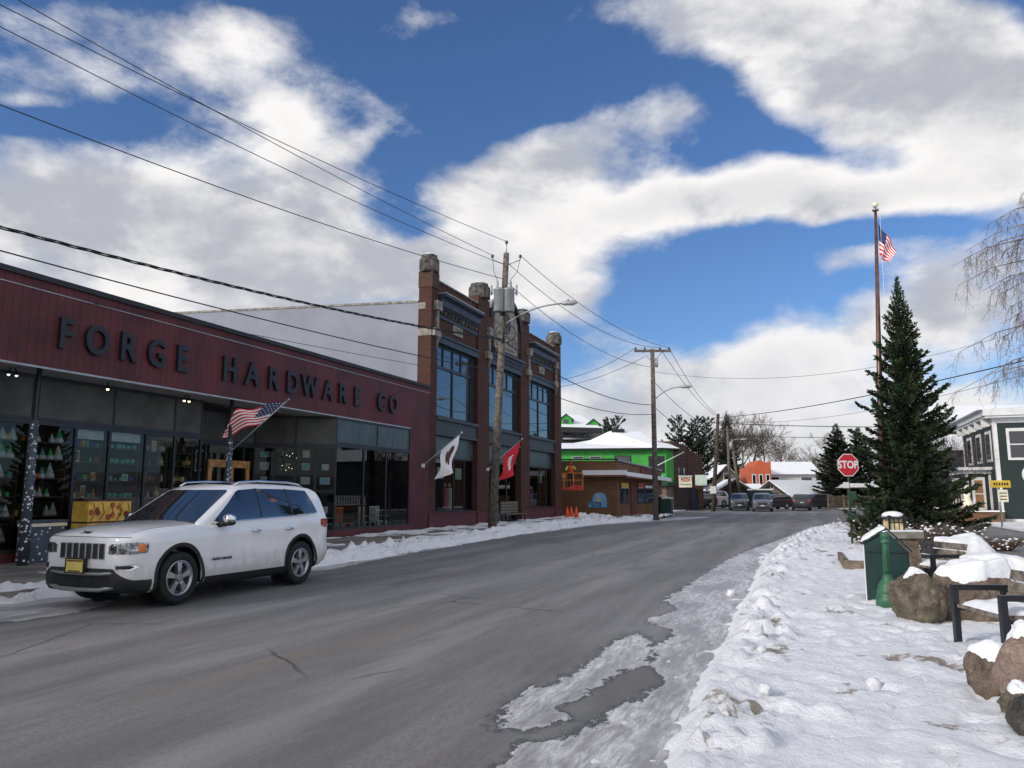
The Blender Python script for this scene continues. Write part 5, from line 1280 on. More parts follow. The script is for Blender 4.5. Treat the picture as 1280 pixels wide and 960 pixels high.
        for x in (-.20, -1.08):
            mb = MB(); mb.tube([(x + .11, s_*.955, .985), (x + .06, s_*.985, .988), (x - .06, s_*.985, .992), (x - .11, s_*.955, .99)], [.012, .017, .017, .012], 8); mb.build('door_handle', 'chrome', t)
        mb = MB(); mb.tube([(.05, s_*.585, 1.70), (-.1, s_*.595, 1.765), (-.6, s_*.60, 1.79), (-1.4, s_*.59, 1.775), (-1.75, s_*.575, 1.745), (-1.9, s_*.565, 1.70)], .016, 8); mb.build('roof_rail', 'chrome', t)
        mb = MB(); mb.tube([(.82, s_*.905, 1.135), (.2, s_*.912, 1.16), (-.6, s_*.912, 1.185), (-1.3, s_*.908, 1.205), (-1.96, s_*.89, 1.232)], .009, 6); mb.build('window_trim', 'chrome', t)
    mb = MB(); mb.box(-.045, .0, -.17, .17, -.085, .085); o = mb.build('number_plate', 'plate_yellow', t); o.location = (2.47, -.06, .60)
    fr = MB(); fr.box(-.05, .006, -.19, -.172, -.10, .10); fr.box(-.05, .006, .172, .19, -.10, .10); fr.box(-.05, .006, -.172, .172, .087, .10); fr.box(-.05, .006, -.172, .172, -.10, -.087); fr.build('plate_frame', 'black_plastic', o)
    mb = MB(); mb.box(.001, .006, -.15, .15, .058, .075); mb.box(.001, .006, -.12, .12, -.078, -.062); mb.build('plate_marking', 'flower_dark', o)
    text_mb('Jeep', .10, .004, lambda x, y, z: (2.345 - y*.75 - abs(x)*.06, x, 1.045 + y*.5 + .008), .003, squeeze=1.).build('badge', 'black_plastic', t)
    text_mb('GRAND CHEROKEE', .05, .003, lambda x, y, z: (.60 - x, .953 + z, .60 + y), .001).build('badge', 'black_plastic', t)
    mb = MB(); mb.box(-1.95, 2.0, -.7, .7, .24, .30); mb.build('underbody', 'black_plastic', t)
    mb = MB(); mb.tube([(1.06, .5, 1.125), (.98, .1, 1.17), (1.0, -.2, 1.16)], .012, 6); mb.tube([(1.06, -.1, 1.13), (.97, -.5, 1.16)], .012, 6); mb.build('wiper', 'black_plastic', t)
    for x in (AX_F, AX_R):
        for s_ in (1, -1): wheel(t, x, s_)
    return t
suv = make_suv()
fr_, rr_ = Vector((-5.04, 11.65)), Vector((-3.93, 14.35)); dv = (fr_ - rr_).normalized(); lf = Vector((-dv.y, dv.x))
cc_ = (fr_ + rr_)/2 - lf*.80
suv.location = (cc_.x, cc_.y, 0); suv.rotation_euler = (0, 0, math.atan2(dv.y, dv.x)); suv.scale = (.968, .985, 1.035)
for c_ in kids(suv):
    if c_.name.startswith('wheel') and c_.type == 'EMPTY': c_.scale = (1, 1, .955)

# simpler cars far down the street
def make_far_car(colour, label):
    t = thing('parked_car', label, 'car', group='cars far down the street')
    A = loft_body(0, 50); b = MB()
    for x in (AX_F, AX_R):
        for s_ in (1, -1): b.lathe([(.42, .62*s_), (.42, 1.2*s_)], (x, 0, WZ), 20, axis='y')
    boolean(A, b, 'DIFFERENCE', 'body', M[colour], t)
    loft_cabin(0, 50).build('roof', colour, t)
    def fp(poly, name, m, base, infl, x0, x1):
        A = loft_body(infl, 50) if base == 'body' else loft_cabin(infl, 50); pr = MB(); pr.prism(poly, x0, x1, 'x'); boolean(A, pr, 'INTERSECT', name, M[m], t)
    fp([(-.78, 1.10), (.78, 1.10), (.62, 1.62), (-.62, 1.62)], 'windshield', 'windshield', 'cab', .006, .1, 1.2)
    fp([(-.75, 1.2), (.75, 1.2), (.60, 1.60), (-.60, 1.60)], 'rear_window', 'car_glass', 'cab', .006, -2.6, -2.0)
    for s_ in (1, -1):
        A = loft_cabin(.006, 50); pr = MB(); pr.prism([(.78, 1.12), (.12, 1.62), (-1.66, 1.62), (-1.98, 1.21)], .45*s_, 1.2*s_, 'y'); boolean(A, pr, 'INTERSECT', 'side_window', M['car_glass'], t)
        fp([(.50*s_, .72), (.50*s_, .84), (1.0*s_, .87), (1.0*s_, .74)], 'headlight', 'lamp_clear', 'body', .01, 2.0, 2.6)
        fp([(.62*s_, .92), (.62*s_, 1.10), (1.0*s_, 1.14), (1.0*s_, .92)], 'tail_light', 'lamp_red', 'body', .01, -2.6, -2.15)
    mb = MB(); mb.box(2.38, 2.42, -.42, .42, .64, .83); mb.build('grille', 'black_plastic', t)
    mb = MB(); mb.box(2.3, 2.43, -.6, .6, .33, .50); mb.box(-2.45, -2.36, -.75, .75, .42, .60); mb.build('bumper', 'black_plastic', t)
    mb = MB(); mb.box(2.431, 2.44, -.16, .16, .52, .62); mb.box(-2.46, -2.452, -.16, .16, .8, .9); mb.build('number_plate', 'plate_white', t)
    for x in (AX_F, AX_R):
        for s_ in (1, -1):
            w_ = MB().lathe([(.26, -.11), (.37, -.11), (.385, -.06), (.385, .06), (.37, .11), (.26, .11)], n=20, axis='y').build('wheel', 'tyre', t); w_.location = (x, .82*s_, WZ)
            MB().lathe([(.25, .08*s_), (.20, .115*s_), (.05, .118*s_)], n=16, axis='y').build('rim', 'rim', w_)
    return t
mk('car_grey_blue', (.06, .07, .09), .3, coat=1., var=0); mk('car_silver', (.13, .15, .17), .3, metal=.4, coat=1., var=0); mk('car_dark', (.02, .022, .03), .3, coat=1., var=0); mk('car_white', (.6, .6, .62), .3, coat=1., var=0)
fc = make_far_car('car_grey_blue', 'grey-blue car coming up the street nearest the poles')
def put(o, x, y, ang, z=0.): o.location = (x, y, z); o.rotation_euler = (0, 0, ang)
UP = math.atan2(-DY, -DX); DN = math.atan2(DY, DX)
put(fc, 23.3, 79.6, rad(-106))
o = copy_tree(fc, (24.3, 75.5, 0), rad(-107), 'silver sport utility car heading towards the camera in mid street', matmap={'car_grey_blue': 'car_silver'}, scale=1.0)
o = copy_tree(fc, (29.5, 79.3, 0), rad(71), 'dark car driving away with red tail lights', matmap={'car_grey_blue': 'car_dark'}, scale=.97)
o = copy_tree(fc, (28.6, 85.5, .0), rad(200), 'dark car turning by the tan gabled house', matmap={'car_grey_blue': 'car_dark'}, scale=.92)
o = copy_tree(fc, (34.1, 88.0, .06), rad(195), 'dark parked car with a snowy hood next to the lattice fence', matmap={'car_grey_blue': 'car_dark'}, scale=.95)
o = copy_tree(fc, (22.6, 90., .06), rad(215), 'white truck-like car parked by the dark gabled shed', matmap={'car_grey_blue': 'car_white'}, scale=1.15)
o = copy_tree(fc, (20.9, 88.5, .06), rad(200), 'dark car parked behind the leaning pole', matmap={'car_grey_blue': 'car_dark'}, scale=1.)
# ------------------------------------------------------------------ rocks and their snow
def rock(x, y, sx_, sy_, sz_, m, label, seed, snow=.0, cap=.75, blocky=0., sink=.12, rz=0., zoff=0., scut=1.):
    t = thing('boulder', label, 'boulder', (x, y, ground_z(x, y) - sink + zoff), rz, 'boulders around the little park')
    ex = 2. + blocky*4
    fl = [Vector((random.Random(seed + k).uniform(-1, 1), random.Random(seed*3 + k).uniform(-1, 1), random.Random(seed*7 + k).uniform(-.6, 1))).normalized() for k in range(14)]
    def rad_(d):
        r = 1/((abs(d.x)**ex + abs(d.y)**ex + abs(d.z)**ex)**(1/ex))
        for k, f_ in enumerate(fl):
            dd = d.dot(f_)
            if dd > .1: r = min(r, (.80 + .018*k)/dd)
        return r*(1.04 + .12*noise.noise(d*1.7 + Vector((seed, 0, 0))) + .07*noise.noise(d*4.3 + Vector((0, seed, 0))) - .02*abs(noise.noise(d*7 + Vector((seed, seed, 0)))) + .03*noise.noise(d*14) + .014*noise.noise(d*30))
    def P(th, ph, k=1., up=0.):
        d = Vector((math.sin(th)*math.cos(ph), math.sin(th)*math.sin(ph), math.cos(th))); r = rad_(d)
        return Vector((d.x*r*sx_*k, d.y*r*sy_*k, d.z*r*sz_*k + sz_ + up))
    mb = MB(); mb.grid(lambda a, b: P(math.pi*max(a, 1e-3), 2*math.pi*b), 76, 120); mb.build('stone', m, t)
    if snow:
        mb = MB()
        def S(a, b):
            ph = 2*math.pi*b; lim = cap*(1 + .22*noise.noise((math.cos(ph)*1.6, math.sin(ph)*1.6, seed)) + .10*noise.noise((math.cos(ph)*5, math.sin(ph)*5, seed)))
            th = max(1e-3, a*lim); e = max(0, 1 - a**5)
            # snow smooths over the stone: average the surface a little
            p = (P(th, ph)*2 + P(th, ph + .1) + P(th, ph - .1))/4
            d = Vector((math.sin(th)*math.cos(ph), math.sin(th)*math.sin(ph), 0))
            return p + Vector((0, 0, snow*e)) + d*snow*.45*e + d*.004 + Vector((0, 0, .02*noise.noise((p.x*4, p.y*4, seed))*e))
        mb.grid(S, 26, 84); mb.build('snow_cap', 'snow', t)
    return t
rock(5.0, 9.75, .31, .32, .37, 'rock_brown', 'round mossy brown boulder next to the green post, lightly capped', 3, .02, .55, 0., .14)
rock(5.75, 9.85, .52, .34, .40, 'rock_tan', 'large square-cornered tan block of stone under thick snow behind the near bench', 9, .06, 1.02, 1.2, .14, .10)
rock(6.6, 10.5, .60, .42, .37, 'rock_brown', 'broad boulder wholly mantled in snow behind the near bench back', 14, .09, 1.45, .3, .10)
rock(3.80, 6.30, .21, .20, .21, 'rock_tan', 'low brown wedge-shaped stone with a drooping snow cap in front of the near bench', 21, .022, .85, .1, .10, .5)
rock(3.97, 6.02, .27, .28, .33, 'rock_pink', 'tall pinkish boulder with snow on its shoulder at the frame edge', 27, .035, .85, .2, .12)
rock(3.54, 5.60, .14, .14, .13, 'rock_brown', 'small rounded brown stone at the foot of the pinkish boulder', 31, .02, .7, 0., .05)
rock(3.44, 5.20, .21, .21, .17, 'rock_grey', 'dark ribbed grey stone lowest in the frame corner', 37, .03, .5, 0., .06)
rock(8.15, 14.2, .55, .45, .46, 'rock_tan', 'snow-mantled boulder behind the far bench with one bare brown face', 43, .07, 1.25, .3, .14)
rock(7.4, 13.9, .34, .3, .28, 'rock_brown', 'small snow-covered boulder touching the far bench back', 47, .06, 1.2, .2, .1)
rock(8.9, 15.4, .5, .4, .40, 'rock_grey', 'dark rounded boulder furthest behind the far bench', 51, .03, .8, 0., .1)
rock(9.6, 13.6, .40, .32, .28, 'rock_tan', 'small sandy boulder under snow by the side street', 55, .07, 1.2, .2, .1)
rock(7.6, 11.4, .80, .42, .30, 'rock_brown', 'low flat stone buried in snow behind the square block', 58, .09, 1.45, .3, .10)

# ------------------------------------------------------------------ benches
def bench(label, x, y, rz, L_=1.25):
    """seat faces -x, length along y"""
    t = thing('park_bench', label, 'bench', (x, y, ground_z(x, y)), rz, 'black-armed benches in the little park'); t.scale = (.86,)*3
    for yy in (0, L_):
        mb = MB(); w_ = .035
        mb.box(-.035, .035, yy - w_, yy + w_, -.05, .60); mb.box(-.035, .62, yy - w_, yy + w_, .601, .665); mb.box(.56, .62, yy - w_, yy + w_, -.05, .60); mb.build('arm_frame', 'black_metal', t)
        mb = MB(); mb.box(.036, .559, yy - .02, yy + .02, .36, .40); mb.build('seat_bracket', 'black_metal', t)
    for k in range(4):
        mb = MB(); mb.box(.0 + k*.135, .12 + k*.135, .04, L_ - .04, .402, .44); mb.build('seat_slat', 'bench_wood', t)
    for k in range(3):
        mb = MB(); mb.obox((.60 + k*.045, L_/2, .52 + k*.135), (.035, L_ - .02, .118), (0, .28, 0)); mb.build('back_slat', 'bench_wood', t)
    mb = MB()
    def S(a, b):
        e = min(1, 5*min(a, 1 - a), 7*min(b, 1 - b)); e = max(0, e)**.5
        return (.03 + a*.52, .07 + b*(L_ - .14), .441 + e*(.055 + .05*a + .03*noise.noise((a*3, b*5, x))))
    mb.grid(S, 14, 30); mb.build('seat_snow', 'snow', t)
bench('black-armed slatted bench in front of the square block of stone', 4.60, 7.42, rad(-3), 1.02)
bench('black-armed slatted bench beyond the snow-covered boulders', 6.7, 12.5, rad(6), 1.3)

# ------------------------------------------------------------------ green box, iron post, lantern, edging
bx, by = 5.42, 11.35
t = thing('green_box', 'dark green gable-roofed bin housing with snow on one roof slope', 'bin', (bx, by, .06), rad(-23))
mb = MB(); mb.prism([(-.29, 0), (.29, 0), (.29, .74), (0.02, 1.03), (-.29, .84)], 0, .55, 'y'); mb.build('body', 'box_green', t)
mb = MB(); mb.prism([(-.32, .835), (.02, 1.05), (.33, .735), (.33, .765), (.02, 1.085), (-.32, .865)], -.03, .58, 'y'); mb.build('roof', 'box_green', t)
mb = MB()
def S(a, b):
    e = max(0, min(1, 5*min(a, 1 - a), 6*min(b, 1 - b)))**.5
    xx = -.325 + a*.33; return (xx, -.02 + b*.58, .868 + a*.21 + e*.055 + .01*noise.noise((a*5, b*5, 0)))
mb.grid(S, 14, 16); mb.build('roof_snow', 'snow', t)
mb = MB(); mb.box(-.305, -.292, -.005, .03, 0, .83); mb.build('edge_strip', 'sign_white', t)
mb = MB(); mb.box(-.27, .27, -.012, -.002, .72, .735); mb.box(.0, .006, -.010, -.003, .02, .72); mb.build('panel_seam', 'black_metal', t)
t = thing('iron_post_base', 'ornate bright green cast-iron post with a ribbed bell foot', 'bollard', (5.17, 10.85, ground_z(5.17, 10.85) - .03), 0)
mb = MB(); mb.lathe([(.165, 0), (.165, .14), (.155, .16), (.145, .17), (.145, .22), (.15, .235), (.14, .25), (.125, .28), (.13, .30), (.11, .33), (.085, .37), (.06, .42), (.052, .46)], n=28); mb.build('foot', 'bollard_green', t)
mb = MB(); mb.lathe([(.050, .46), (.040, .85), (.044, .88), (.064, .89), (.064, .905), (.045, .92), (.05, .94), (.062, .96), (.062, 1.0), (.05, 1.02), (.02, 1.035)], n=20); mb.build('shaft', 'bollard_green', t)
mb = MB(); mb.ball((0, 0, 1.03), .03, 10, sz=.5); mb.build('cap_snow', 'snow', t)
t = thing('lantern_pillar', 'stone pillar carrying a square lantern under a snowy hat', 'lantern', (6.50, 13.1, .08), 0)
mb = MB(); mb.prism([(-.28, 0), (.30, 0), (.19, .82), (-.19, .82)], -.2, .2, 'y'); mb.build('pillar', 'rock_tan', t)
mb = MB(); mb.box(-.25, .27, -.25, .25, .822, .93); mb.build('cap_stone', 'stone_trim', t)
mb = MB(); mb.box(-.24, .26, -.24, .24, .932, .955); mb.build('cap_snow', 'snow', t)
lx = -.10
mb = MB(); mb.box(lx - .115, lx + .115, -.115, .115, .956, 1.135); mb.build('lantern_pane', 'lantern_pane', t)
mb = MB()
for x_ in (-.12, .12):
    for y_ in (-.12, .12): mb.box(lx + x_ - .012, lx + x_ + .012, y_ - .012, y_ + .012, .955, 1.15)
for x_ in (-.04, .04): mb.box(lx + x_ - .006, lx + x_ + .006, -.122, -.116, .96, 1.14)
mb.box(lx - .11, lx + .11, -.124, -.117, 1.07, 1.082); mb.build('lantern_frame', 'black_metal', t)
mb = MB(); mb.lathe([(.27, 1.14), (.26, 1.155), (.10, 1.235), (.03, 1.25)], (lx, 0, 0), 4); mb.v = [(lx + (x - lx)*.7 - y*.7, (x - lx)*.7 + y*.7, z) for x, y, z in mb.v]; mb.sm = [False]*len(mb.sm); mb.build('lantern_roof', 'black_metal', t)
mb = MB(); mb.ball((lx, 0, 1.19), .17, 16, sz=.42); mb.build('roof_snow', 'snow', t)
t = thing('timber_edging', 'low weathered timber corner of a planting bed beside the green box', 'edging', (6.9, 16.2, .05), rad(-20))
mb = MB(); mb.box(-.05, .05, 0, 2.6, 0, .22); mb.build('plank', 'timber', t); mb = MB(); mb.box(.052, 2.0, 0, .08, 0, .22); mb.build('plank', 'timber', t)
mb = MB(); mb.box(.055, 1.98, .085, 2.6, .0, .19); mb.build('bed_snow', 'snow', t)

# ------------------------------------------------------------------ stop sign
t = thing('stop_sign', 'red octagonal STOP sign on a green channel post before the spruce', 'sign', (10.62, 24.4, .0), rad(8))
mb = MB(); mb.box(-.03, .03, 0, .03, 0, 2.9); mb.build('post', 'green_post', t)
mb = MB(); oc = [(.38*math.cos(rad(22.5 + 45*k)), .38*math.sin(rad(22.5 + 45*k))) for k in range(8)]
mb.prism([(x*1.0, z*1.0 + 2.54) for x, z in oc], -.008, -.002, 'y'); pl_ = mb.build('plate', 'sign_white', t)
mb = MB(); mb.prism([(x*.93, z*.93 + 2.54) for x, z in oc], -.012, -.0085, 'y'); mb.build('red_face', 'sign_red', pl_)
text_mb('STOP', .33, .002, lambda x, y, z: (x, -.016 - z, 2.54 + y), .009, squeeze=.86).build('lettering', 'sign_white', pl_)
mb = MB(); mb.box(-.20, .0, -.01, -.002, 1.82, 2.0); mb.build('small_plate', 'sign_white', t)
mb = MB(); mb.box(-.08, .22, -.012, -.004, 1.45, 1.72); mb.build('street_plate', 'green_post', t)

# ------------------------------------------------------------------ flagpole
t = thing('flagpole', 'tall rust-brown flagpole with a pale ball on top, beside the spruce', 'flagpole', (12.0, 25.25, 0), 0)
mb = MB(); mb.tube([(0, 0, 0), (.20, 0, 5.), (.48, 0, 11.3)], [.11, .09, .045], 14); mb.build('shaft', 'flag_pole', t)
mb = MB(); mb.lathe([(.10, 11.25), (.11, 11.3), (.04, 11.33), (.02, 11.38)], (.48, 0, 0), 12); mb.build('truck_disc', 'steel', t)
mb = MB(); mb.ball((.48, 0, 11.47), .10, 16); mb.build('ball', 'goods_cream', t)
mb = MB(); mb.tube([(.56, -.12, 11.1), (.48, -.14, 7), (.35, -.12, 1.5)], .006, 4); mb.build('halyard', 'goods_white', t)
f_ = thing('pole_flag', 'national flag hanging limp from the tall rust-brown flagpole', 'flag', (12.44, 25.2, 0), 0)
A_, B_ = Vector((.05, -.06, 10.75)), Vector((.02, -.06, 9.65))
def fn2(u_, v_):
    p = A_.lerp(B_, v_)
    return p + Vector((.50*u_*(1 - .15*v_), -.12*u_ + .07*math.sin(u_*9 + v_*3)*min(1, u_*3), -.92*u_ - .06*u_*u_)) + Vector((-.20*v_*u_ + .05*math.sin(u_*11)*v_, 0, .62*v_*u_))
cl_ = flag_mesh(A_, B_, fn2, f_, 1, 1); 

# ------------------------------------------------------------------ conifers
def conifer(h, rb, nb, per, seed, leaf=.16, m='needle', power=.85, z0=.03, droop=.25, wild=.25, trunk=.12, tipw=.3):
    rng = np.random.default_rng(seed)
    V = []; twigs = MB()
    twigs.tube([(0, 0, 0), (0, 0, h*.5), (0, 0, h*.98)], [trunk, trunk*.6, .012], 8)
    P_all = []; D_all = []; S_all = []
    for i in range(nb):
        f = (i + rng.random())/nb; f = f**1.0
        z = h*(z0 + (1 - z0)*f*.985); a = i*2.39996 + rng.normal()*.25
        r = rb*max(.01, (1 - f))**power*(1 + rng.normal()*wild*.6) + .10*tipw*(1 - f)
        if rng.random() < .1: r *= 1.22
        r = max(r, .035)
        up = (.65*f - droop*(1 - f))
        n_ = max(5, int(per*(r/rb + .04)))
        t_ = rng.random(n_)**.62*.97 + .03
        ca, sa = math.cos(a), math.sin(a)
        cx, cy_, cz = ca*t_*r, sa*t_*r, z + r*(up*t_ + .28*t_*t_)
        side = rng.normal(size=n_)*(.22*(1 - t_*.75))*r*.55
        lx_, ly = -sa*side, ca*side
        P_all.append(np.stack([cx + lx_, cy_ + ly, cz - np.abs(side)*.25 + rng.normal(size=n_)*.03], 1))
        d = np.stack([ca*np.ones(n_) - sa*np.sign(side)*.8 + rng.normal(size=n_)*.3, sa*np.ones(n_) + ca*np.sign(side)*.8 + rng.normal(size=n_)*.3, up + .25 + rng.normal(size=n_)*.3], 1)
        D_all.append(d/np.linalg.norm(d, axis=1)[:, None]); S_all.append(leaf*(.6 + .7*rng.random(n_))*min(1, .45 + 1.2*r/rb))
        if r > .25: twigs.tube([(0, 0, z), (ca*r*.5, sa*r*.5, z + r*(up*.5 + .07)), (ca*r, sa*r, z + r*(up + .28))], [.022*r/rb + .006, .012, .004], 4, cap=False)
    Pn, Dn, Sn = np.concatenate(P_all), np.concatenate(D_all), np.concatenate(S_all)
    k = len(Pn); rv = rng.normal(size=(k, 3)); sdv = np.cross(Dn, rv); sdv /= np.linalg.norm(sdv, axis=1)[:, None]; up_ = np.cross(Dn, sdv)
    w = (Sn*.20)[:, None]
    L_ = Sn[:, None]
    quad = np.stack([Pn, Pn + Dn*L_*.5 + sdv*w, Pn + Dn*L_, Pn + Dn*L_*.5 - sdv*w], 1)
    quad2 = np.stack([Pn, Pn + Dn*L_*.5 + up_*w, Pn + Dn*L_, Pn + Dn*L_*.5 - up_*w], 1)
    vs = np.concatenate([quad, quad2]).reshape(-1, 3)
    nf = len(vs)//4
    me = bpy.data.meshes.new('crown'); me.vertices.add(len(vs)); me.vertices.foreach_set('co', vs.ravel())
    me.loops.add(nf*4); me.loops.foreach_set('vertex_index', np.arange(nf*4, dtype=np.int32))
    me.polygons.add(nf); me.polygons.foreach_set('loop_start', np.arange(0, nf*4, 4, dtype=np.int32))
    try: me.polygons.foreach_set('loop_total', np.full(nf, 4, dtype=np.int32))
    except Exception: pass
    me.materials.append(M[m])
    if m == 'needle':
        me.materials.append(M['needle_light']); br_ = np.concatenate([np.full(len(p), rng.random() < .28) for p in P_all]); me.polygons.foreach_set('material_index', np.concatenate([br_, br_]).astype(np.int32))
    me.update(); me.validate()
    return me, twigs
def tree_thing(name, label, cat, loc, me, tw, rz=0., group=None, barkm='bark', scale=1.):
    t = thing(name, label, cat, loc, rz, group); t.scale = (scale,)*3 if isinstance(scale, (int, float)) else scale
    c = bpy.data.objects.new('crown', me); COL.objects.link(c); c.parent = t
    tw.build('trunk', barkm, t, fix=False)
    return t
me, tw = conifer(8.9, 1.62, 420, 220, 5, .12, 'needle', .95, .02, .24, .36, .13, .12)
tree_thing('spruce_tree', 'tall dark green pointed spruce beside the flagpole', 'tree', (12.85, 24.9, 0), me, tw)
# twig bushes
def bush(name, label, x, y, r, h, n, m, seed, z=0., snow=0, group='low bushes around the spruce', spread=1.):
    rng = random.Random(seed); t = thing(name, label, 'bush', (x, y, z), 0, group); mb = MB()
    for k in range(n):
        a = rng.uniform(0, 6.28); q = rng.uniform(.1, 1)*r*.35; l = h*rng.uniform(.6, 1.1); o_ = rng.uniform(.3, 1.)*r*spread
        p = [Vector((math.cos(a)*q, math.sin(a)*q, 0)), Vector((math.cos(a)*(q + o_*.4), math.sin(a)*(q + o_*.4), l*.55)), Vector((math.cos(a)*(q + o_), math.sin(a)*(q + o_), l*rng.uniform(.6, 1.)))]
        mb.tube(p, [.010, .007, .003], 3, cap=False, sm=False)
        for j in range(5):
            b_ = p[1].lerp(p[2], rng.random()) if j % 2 else p[0].lerp(p[1], rng.uniform(.4, 1)); e_ = b_ + Vector((rng.uniform(-1, 1), rng.uniform(-1, 1), rng.uniform(-.2, .8)))*h*.24
            mb.tube([b_, e_], [.005, .002], 3, cap=False, sm=False)
    mb.build('twigs', m, t, fix=False)
    if snow:
        mb = MB()
        for k in range(snow):
            a = rng.uniform(0, 6.28); q = r*rng.random()**.5*.95; mb.ball((math.cos(a)*q, math.sin(a)*q, h*rng.uniform(.15, .85)), rng.uniform(.02, .055), 6, sz=.55)
        mb.build('snow_flecks', 'snow', t)
bush('twig_bush', 'brown twiggy bush with flecks of snow at the foot of the stop sign', 11.3, 24.6, 1.0, 1.0, 130, 'shrub_brown', 1, 0, 60)
bush('twig_bush', 'tangled twig bush between the stop sign and the lantern pillar', 11.9, 23.0, 1.1, .95, 140, 'twig', 2, 0, 80)
bush('twig_bush', 'dark twig bush under the spruce behind the lantern', 12.7, 22.6, 1.0, .8, 150, 'twig', 3, 0, 60)
bush('twig_bush', 'low spreading bush on the side-street side of the spruce', 14.2, 22.8, .8, .45, 90, 'shrub_brown', 4, 0, 40)
bush('twig_bush', 'brown bush in front of the long low house terrace', 10.3, 21.6, .8, .55, 100, 'shrub_brown', 5, .05, 20)
me, tw = conifer(1.3, .95, 90, 90, 15, .12, 'needle', .5, .05, .0, .4, .03, .5)
tree_thing('low_evergreen', 'low dark evergreen bush hugging the flagpole foot', 'bush', (11.6, 24.2, 0), me, tw, 1.5)
bush('grass_clump', 'dry brown grass clump behind the far boulders', 9.3, 16.3, .35, .45, 70, 'shrub_brown', 7, .08, 8, spread=.9)

# ------------------------------------------------------------------ leafless trees
def bare(seed, h, levels=5, spread=.5, r0=.14, lean=(0, 0), droop=0., twl=1., start=.25, nb=3, minr=.004, tw=.011):
    rng = random.Random(seed); tr_ = MB(); br = MB()
    def grow(p, d, l, r, lv):
        n = 3; pts = [p]; q = d.copy()
        for i in range(n):
            q = (q + Vector((rng.uniform(-1, 1), rng.uniform(-1, 1), rng.uniform(-.6, .6)))*.16 + Vector((0, 0, -droop*(1 if lv < levels - 1 else .3) + .06))).normalized()
            pts.append(pts[-1] + q*l/n)
        (tr_ if lv >= levels - 1 else br).tube(pts, [r, r*.85, r*.7, r*.5], 6 if lv >= levels - 1 else 3, cap=False)
        if lv <= 0: return
        k_ = nb + (2 if lv == levels else 0)
        for i in range(k_):
            f = start + (1 - start)*(i + rng.random())/k_ if lv == levels else rng.uniform(.25, 1)
            j = min(n - 1, int(f*n)); b_ = pts[j].lerp(pts[j + 1], f*n - j)
            ax = q.orthogonal(); ax.rotate(Matrix.Rotation(rng.uniform(0, 6.28), 3, q)); nd = (q*(1 - spread*.6) + ax.normalized()*spread*rng.uniform(.7, 1.3)).normalized()
            grow(b_, nd, l*rng.uniform(.5, .78)*(1 if lv > 1 else twl), max(minr, r*rng.uniform(.4, .6)), lv - 1)
        grow(pts[-1], q, l*.6, max(minr, r*.5), lv - 1)
    grow(Vector((0, 0, 0)), Vector((lean[0], lean[1], 1)).normalized(), h*.45, r0, levels)
    return tr_, br
def bare_thing(label, loc, tb_, rz=0., m='bark', m2='twig', group='leafless trees', name='bare_tree', scale=1.):
    t = thing(name, label, 'tree', loc, rz, group); t.scale = (scale,)*3
    tb_[0].build('trunk', m, t, fix=False); tb_[1].build('branches', m2, t, fix=False); return t
# weeping birch whose outer twigs hang into the frame
rng = random.Random(77); t = thing('birch_tree', 'weeping birch with fine bare hanging twigs at the frame edge', 'tree', (12.5, 15.6, 0), 0)
mb = MB(); mb.tube([(0, 0, 0), (-.1, 0, 3.5), (-.3, 0, 7.5)], [.20, .15, .05], 10); mb.build('trunk', 'birch', t)
mb = MB()
for k in range(30):
    z = 4.0 + k*.135; reach = rng.uniform(2.1, 3.1)*(1 if k < 22 else .8); a = math.pi + rng.uniform(-.75, .75)
    d = Vector((math.cos(a), math.sin(a), 0)); pts = [Vector((-.15, 0, z)) + d*reach*f + Vector((0, 0, reach*(.55*f - .62*f*f))) for f in (0, .25, .5, .75, 1)]
    mb.tube(pts, [.03, .02, .013, .009, .004], 5, cap=False)
    for j in range(16):
        f = rng.uniform(.3, 1); i = min(3, int(f*4)); b_ = pts[i].lerp(pts[i + 1], f*4 - i); s_ = Vector((rng.uniform(-1, .5), rng.uniform(-1, 1), 0))
        L2 = rng.uniform(.5, 1.15); q = [b_ + s_*.32*g*L2 + Vector((0, 0, .12*g - L2*.75*g*g)) for g in (0, .3, .6, 1)]
        mb.tube(q, [.005, .004, .003, .002], 3, cap=False)
        for m_ in range(9):
            g = rng.uniform(.2, 1); i2 = min(2, int(g*3)); c_ = q[i2].lerp(q[i2 + 1], g*3 - i2); mb.tube([c_, c_ + Vector((rng.uniform(-.16, .12), rng.uniform(-.15, .15), rng.uniform(-.28, .02)))], [.003, .002], 3, cap=False)
mb.build('branches', 'birch', t, fix=False)

# ------------------------------------------------------------------ dark green house with white trim across the side street
hx, hy = 27.8, 44.3
t = thing('green_house', 'dark green clapboard house with white window trim and bracketed eaves', 'house', (hx, hy, .1), ROT)
mb = MB(); mb.box(0, 9, 0, 9.5, 0, 5.9); mb.build('wall', 'house_green', t)
mb = MB(); mb.prism([(-.55, 6.0), (9.6, 6.0), (9.6, 6.35), (-.55, 6.35)], -.6, 10.1, 'y'); mb.box(-.45, 9.5, -.5, 10., 5.88, 5.997); mb.build('eaves', 'white_trim', t)
mb = MB(); mb.lathe([(7.6, 6.352), (.6, 7.0)], (4.5, 4.75, 0), 4); mb.v = [(4.5 + (x - 4.5)*.70 - (y - 4.75)*.70, 4.75 + (x - 4.5)*.70 + (y - 4.75)*.70, z) for x, y, z in mb.v]; mb.sm = [False]*len(mb.sm); mb.build('roof', 'snow_roof', t)
mb = MB()
for (x, y) in ((-.03, -.03),): mb.box(x, x + .22, y, y + .22, 0, 5.87)
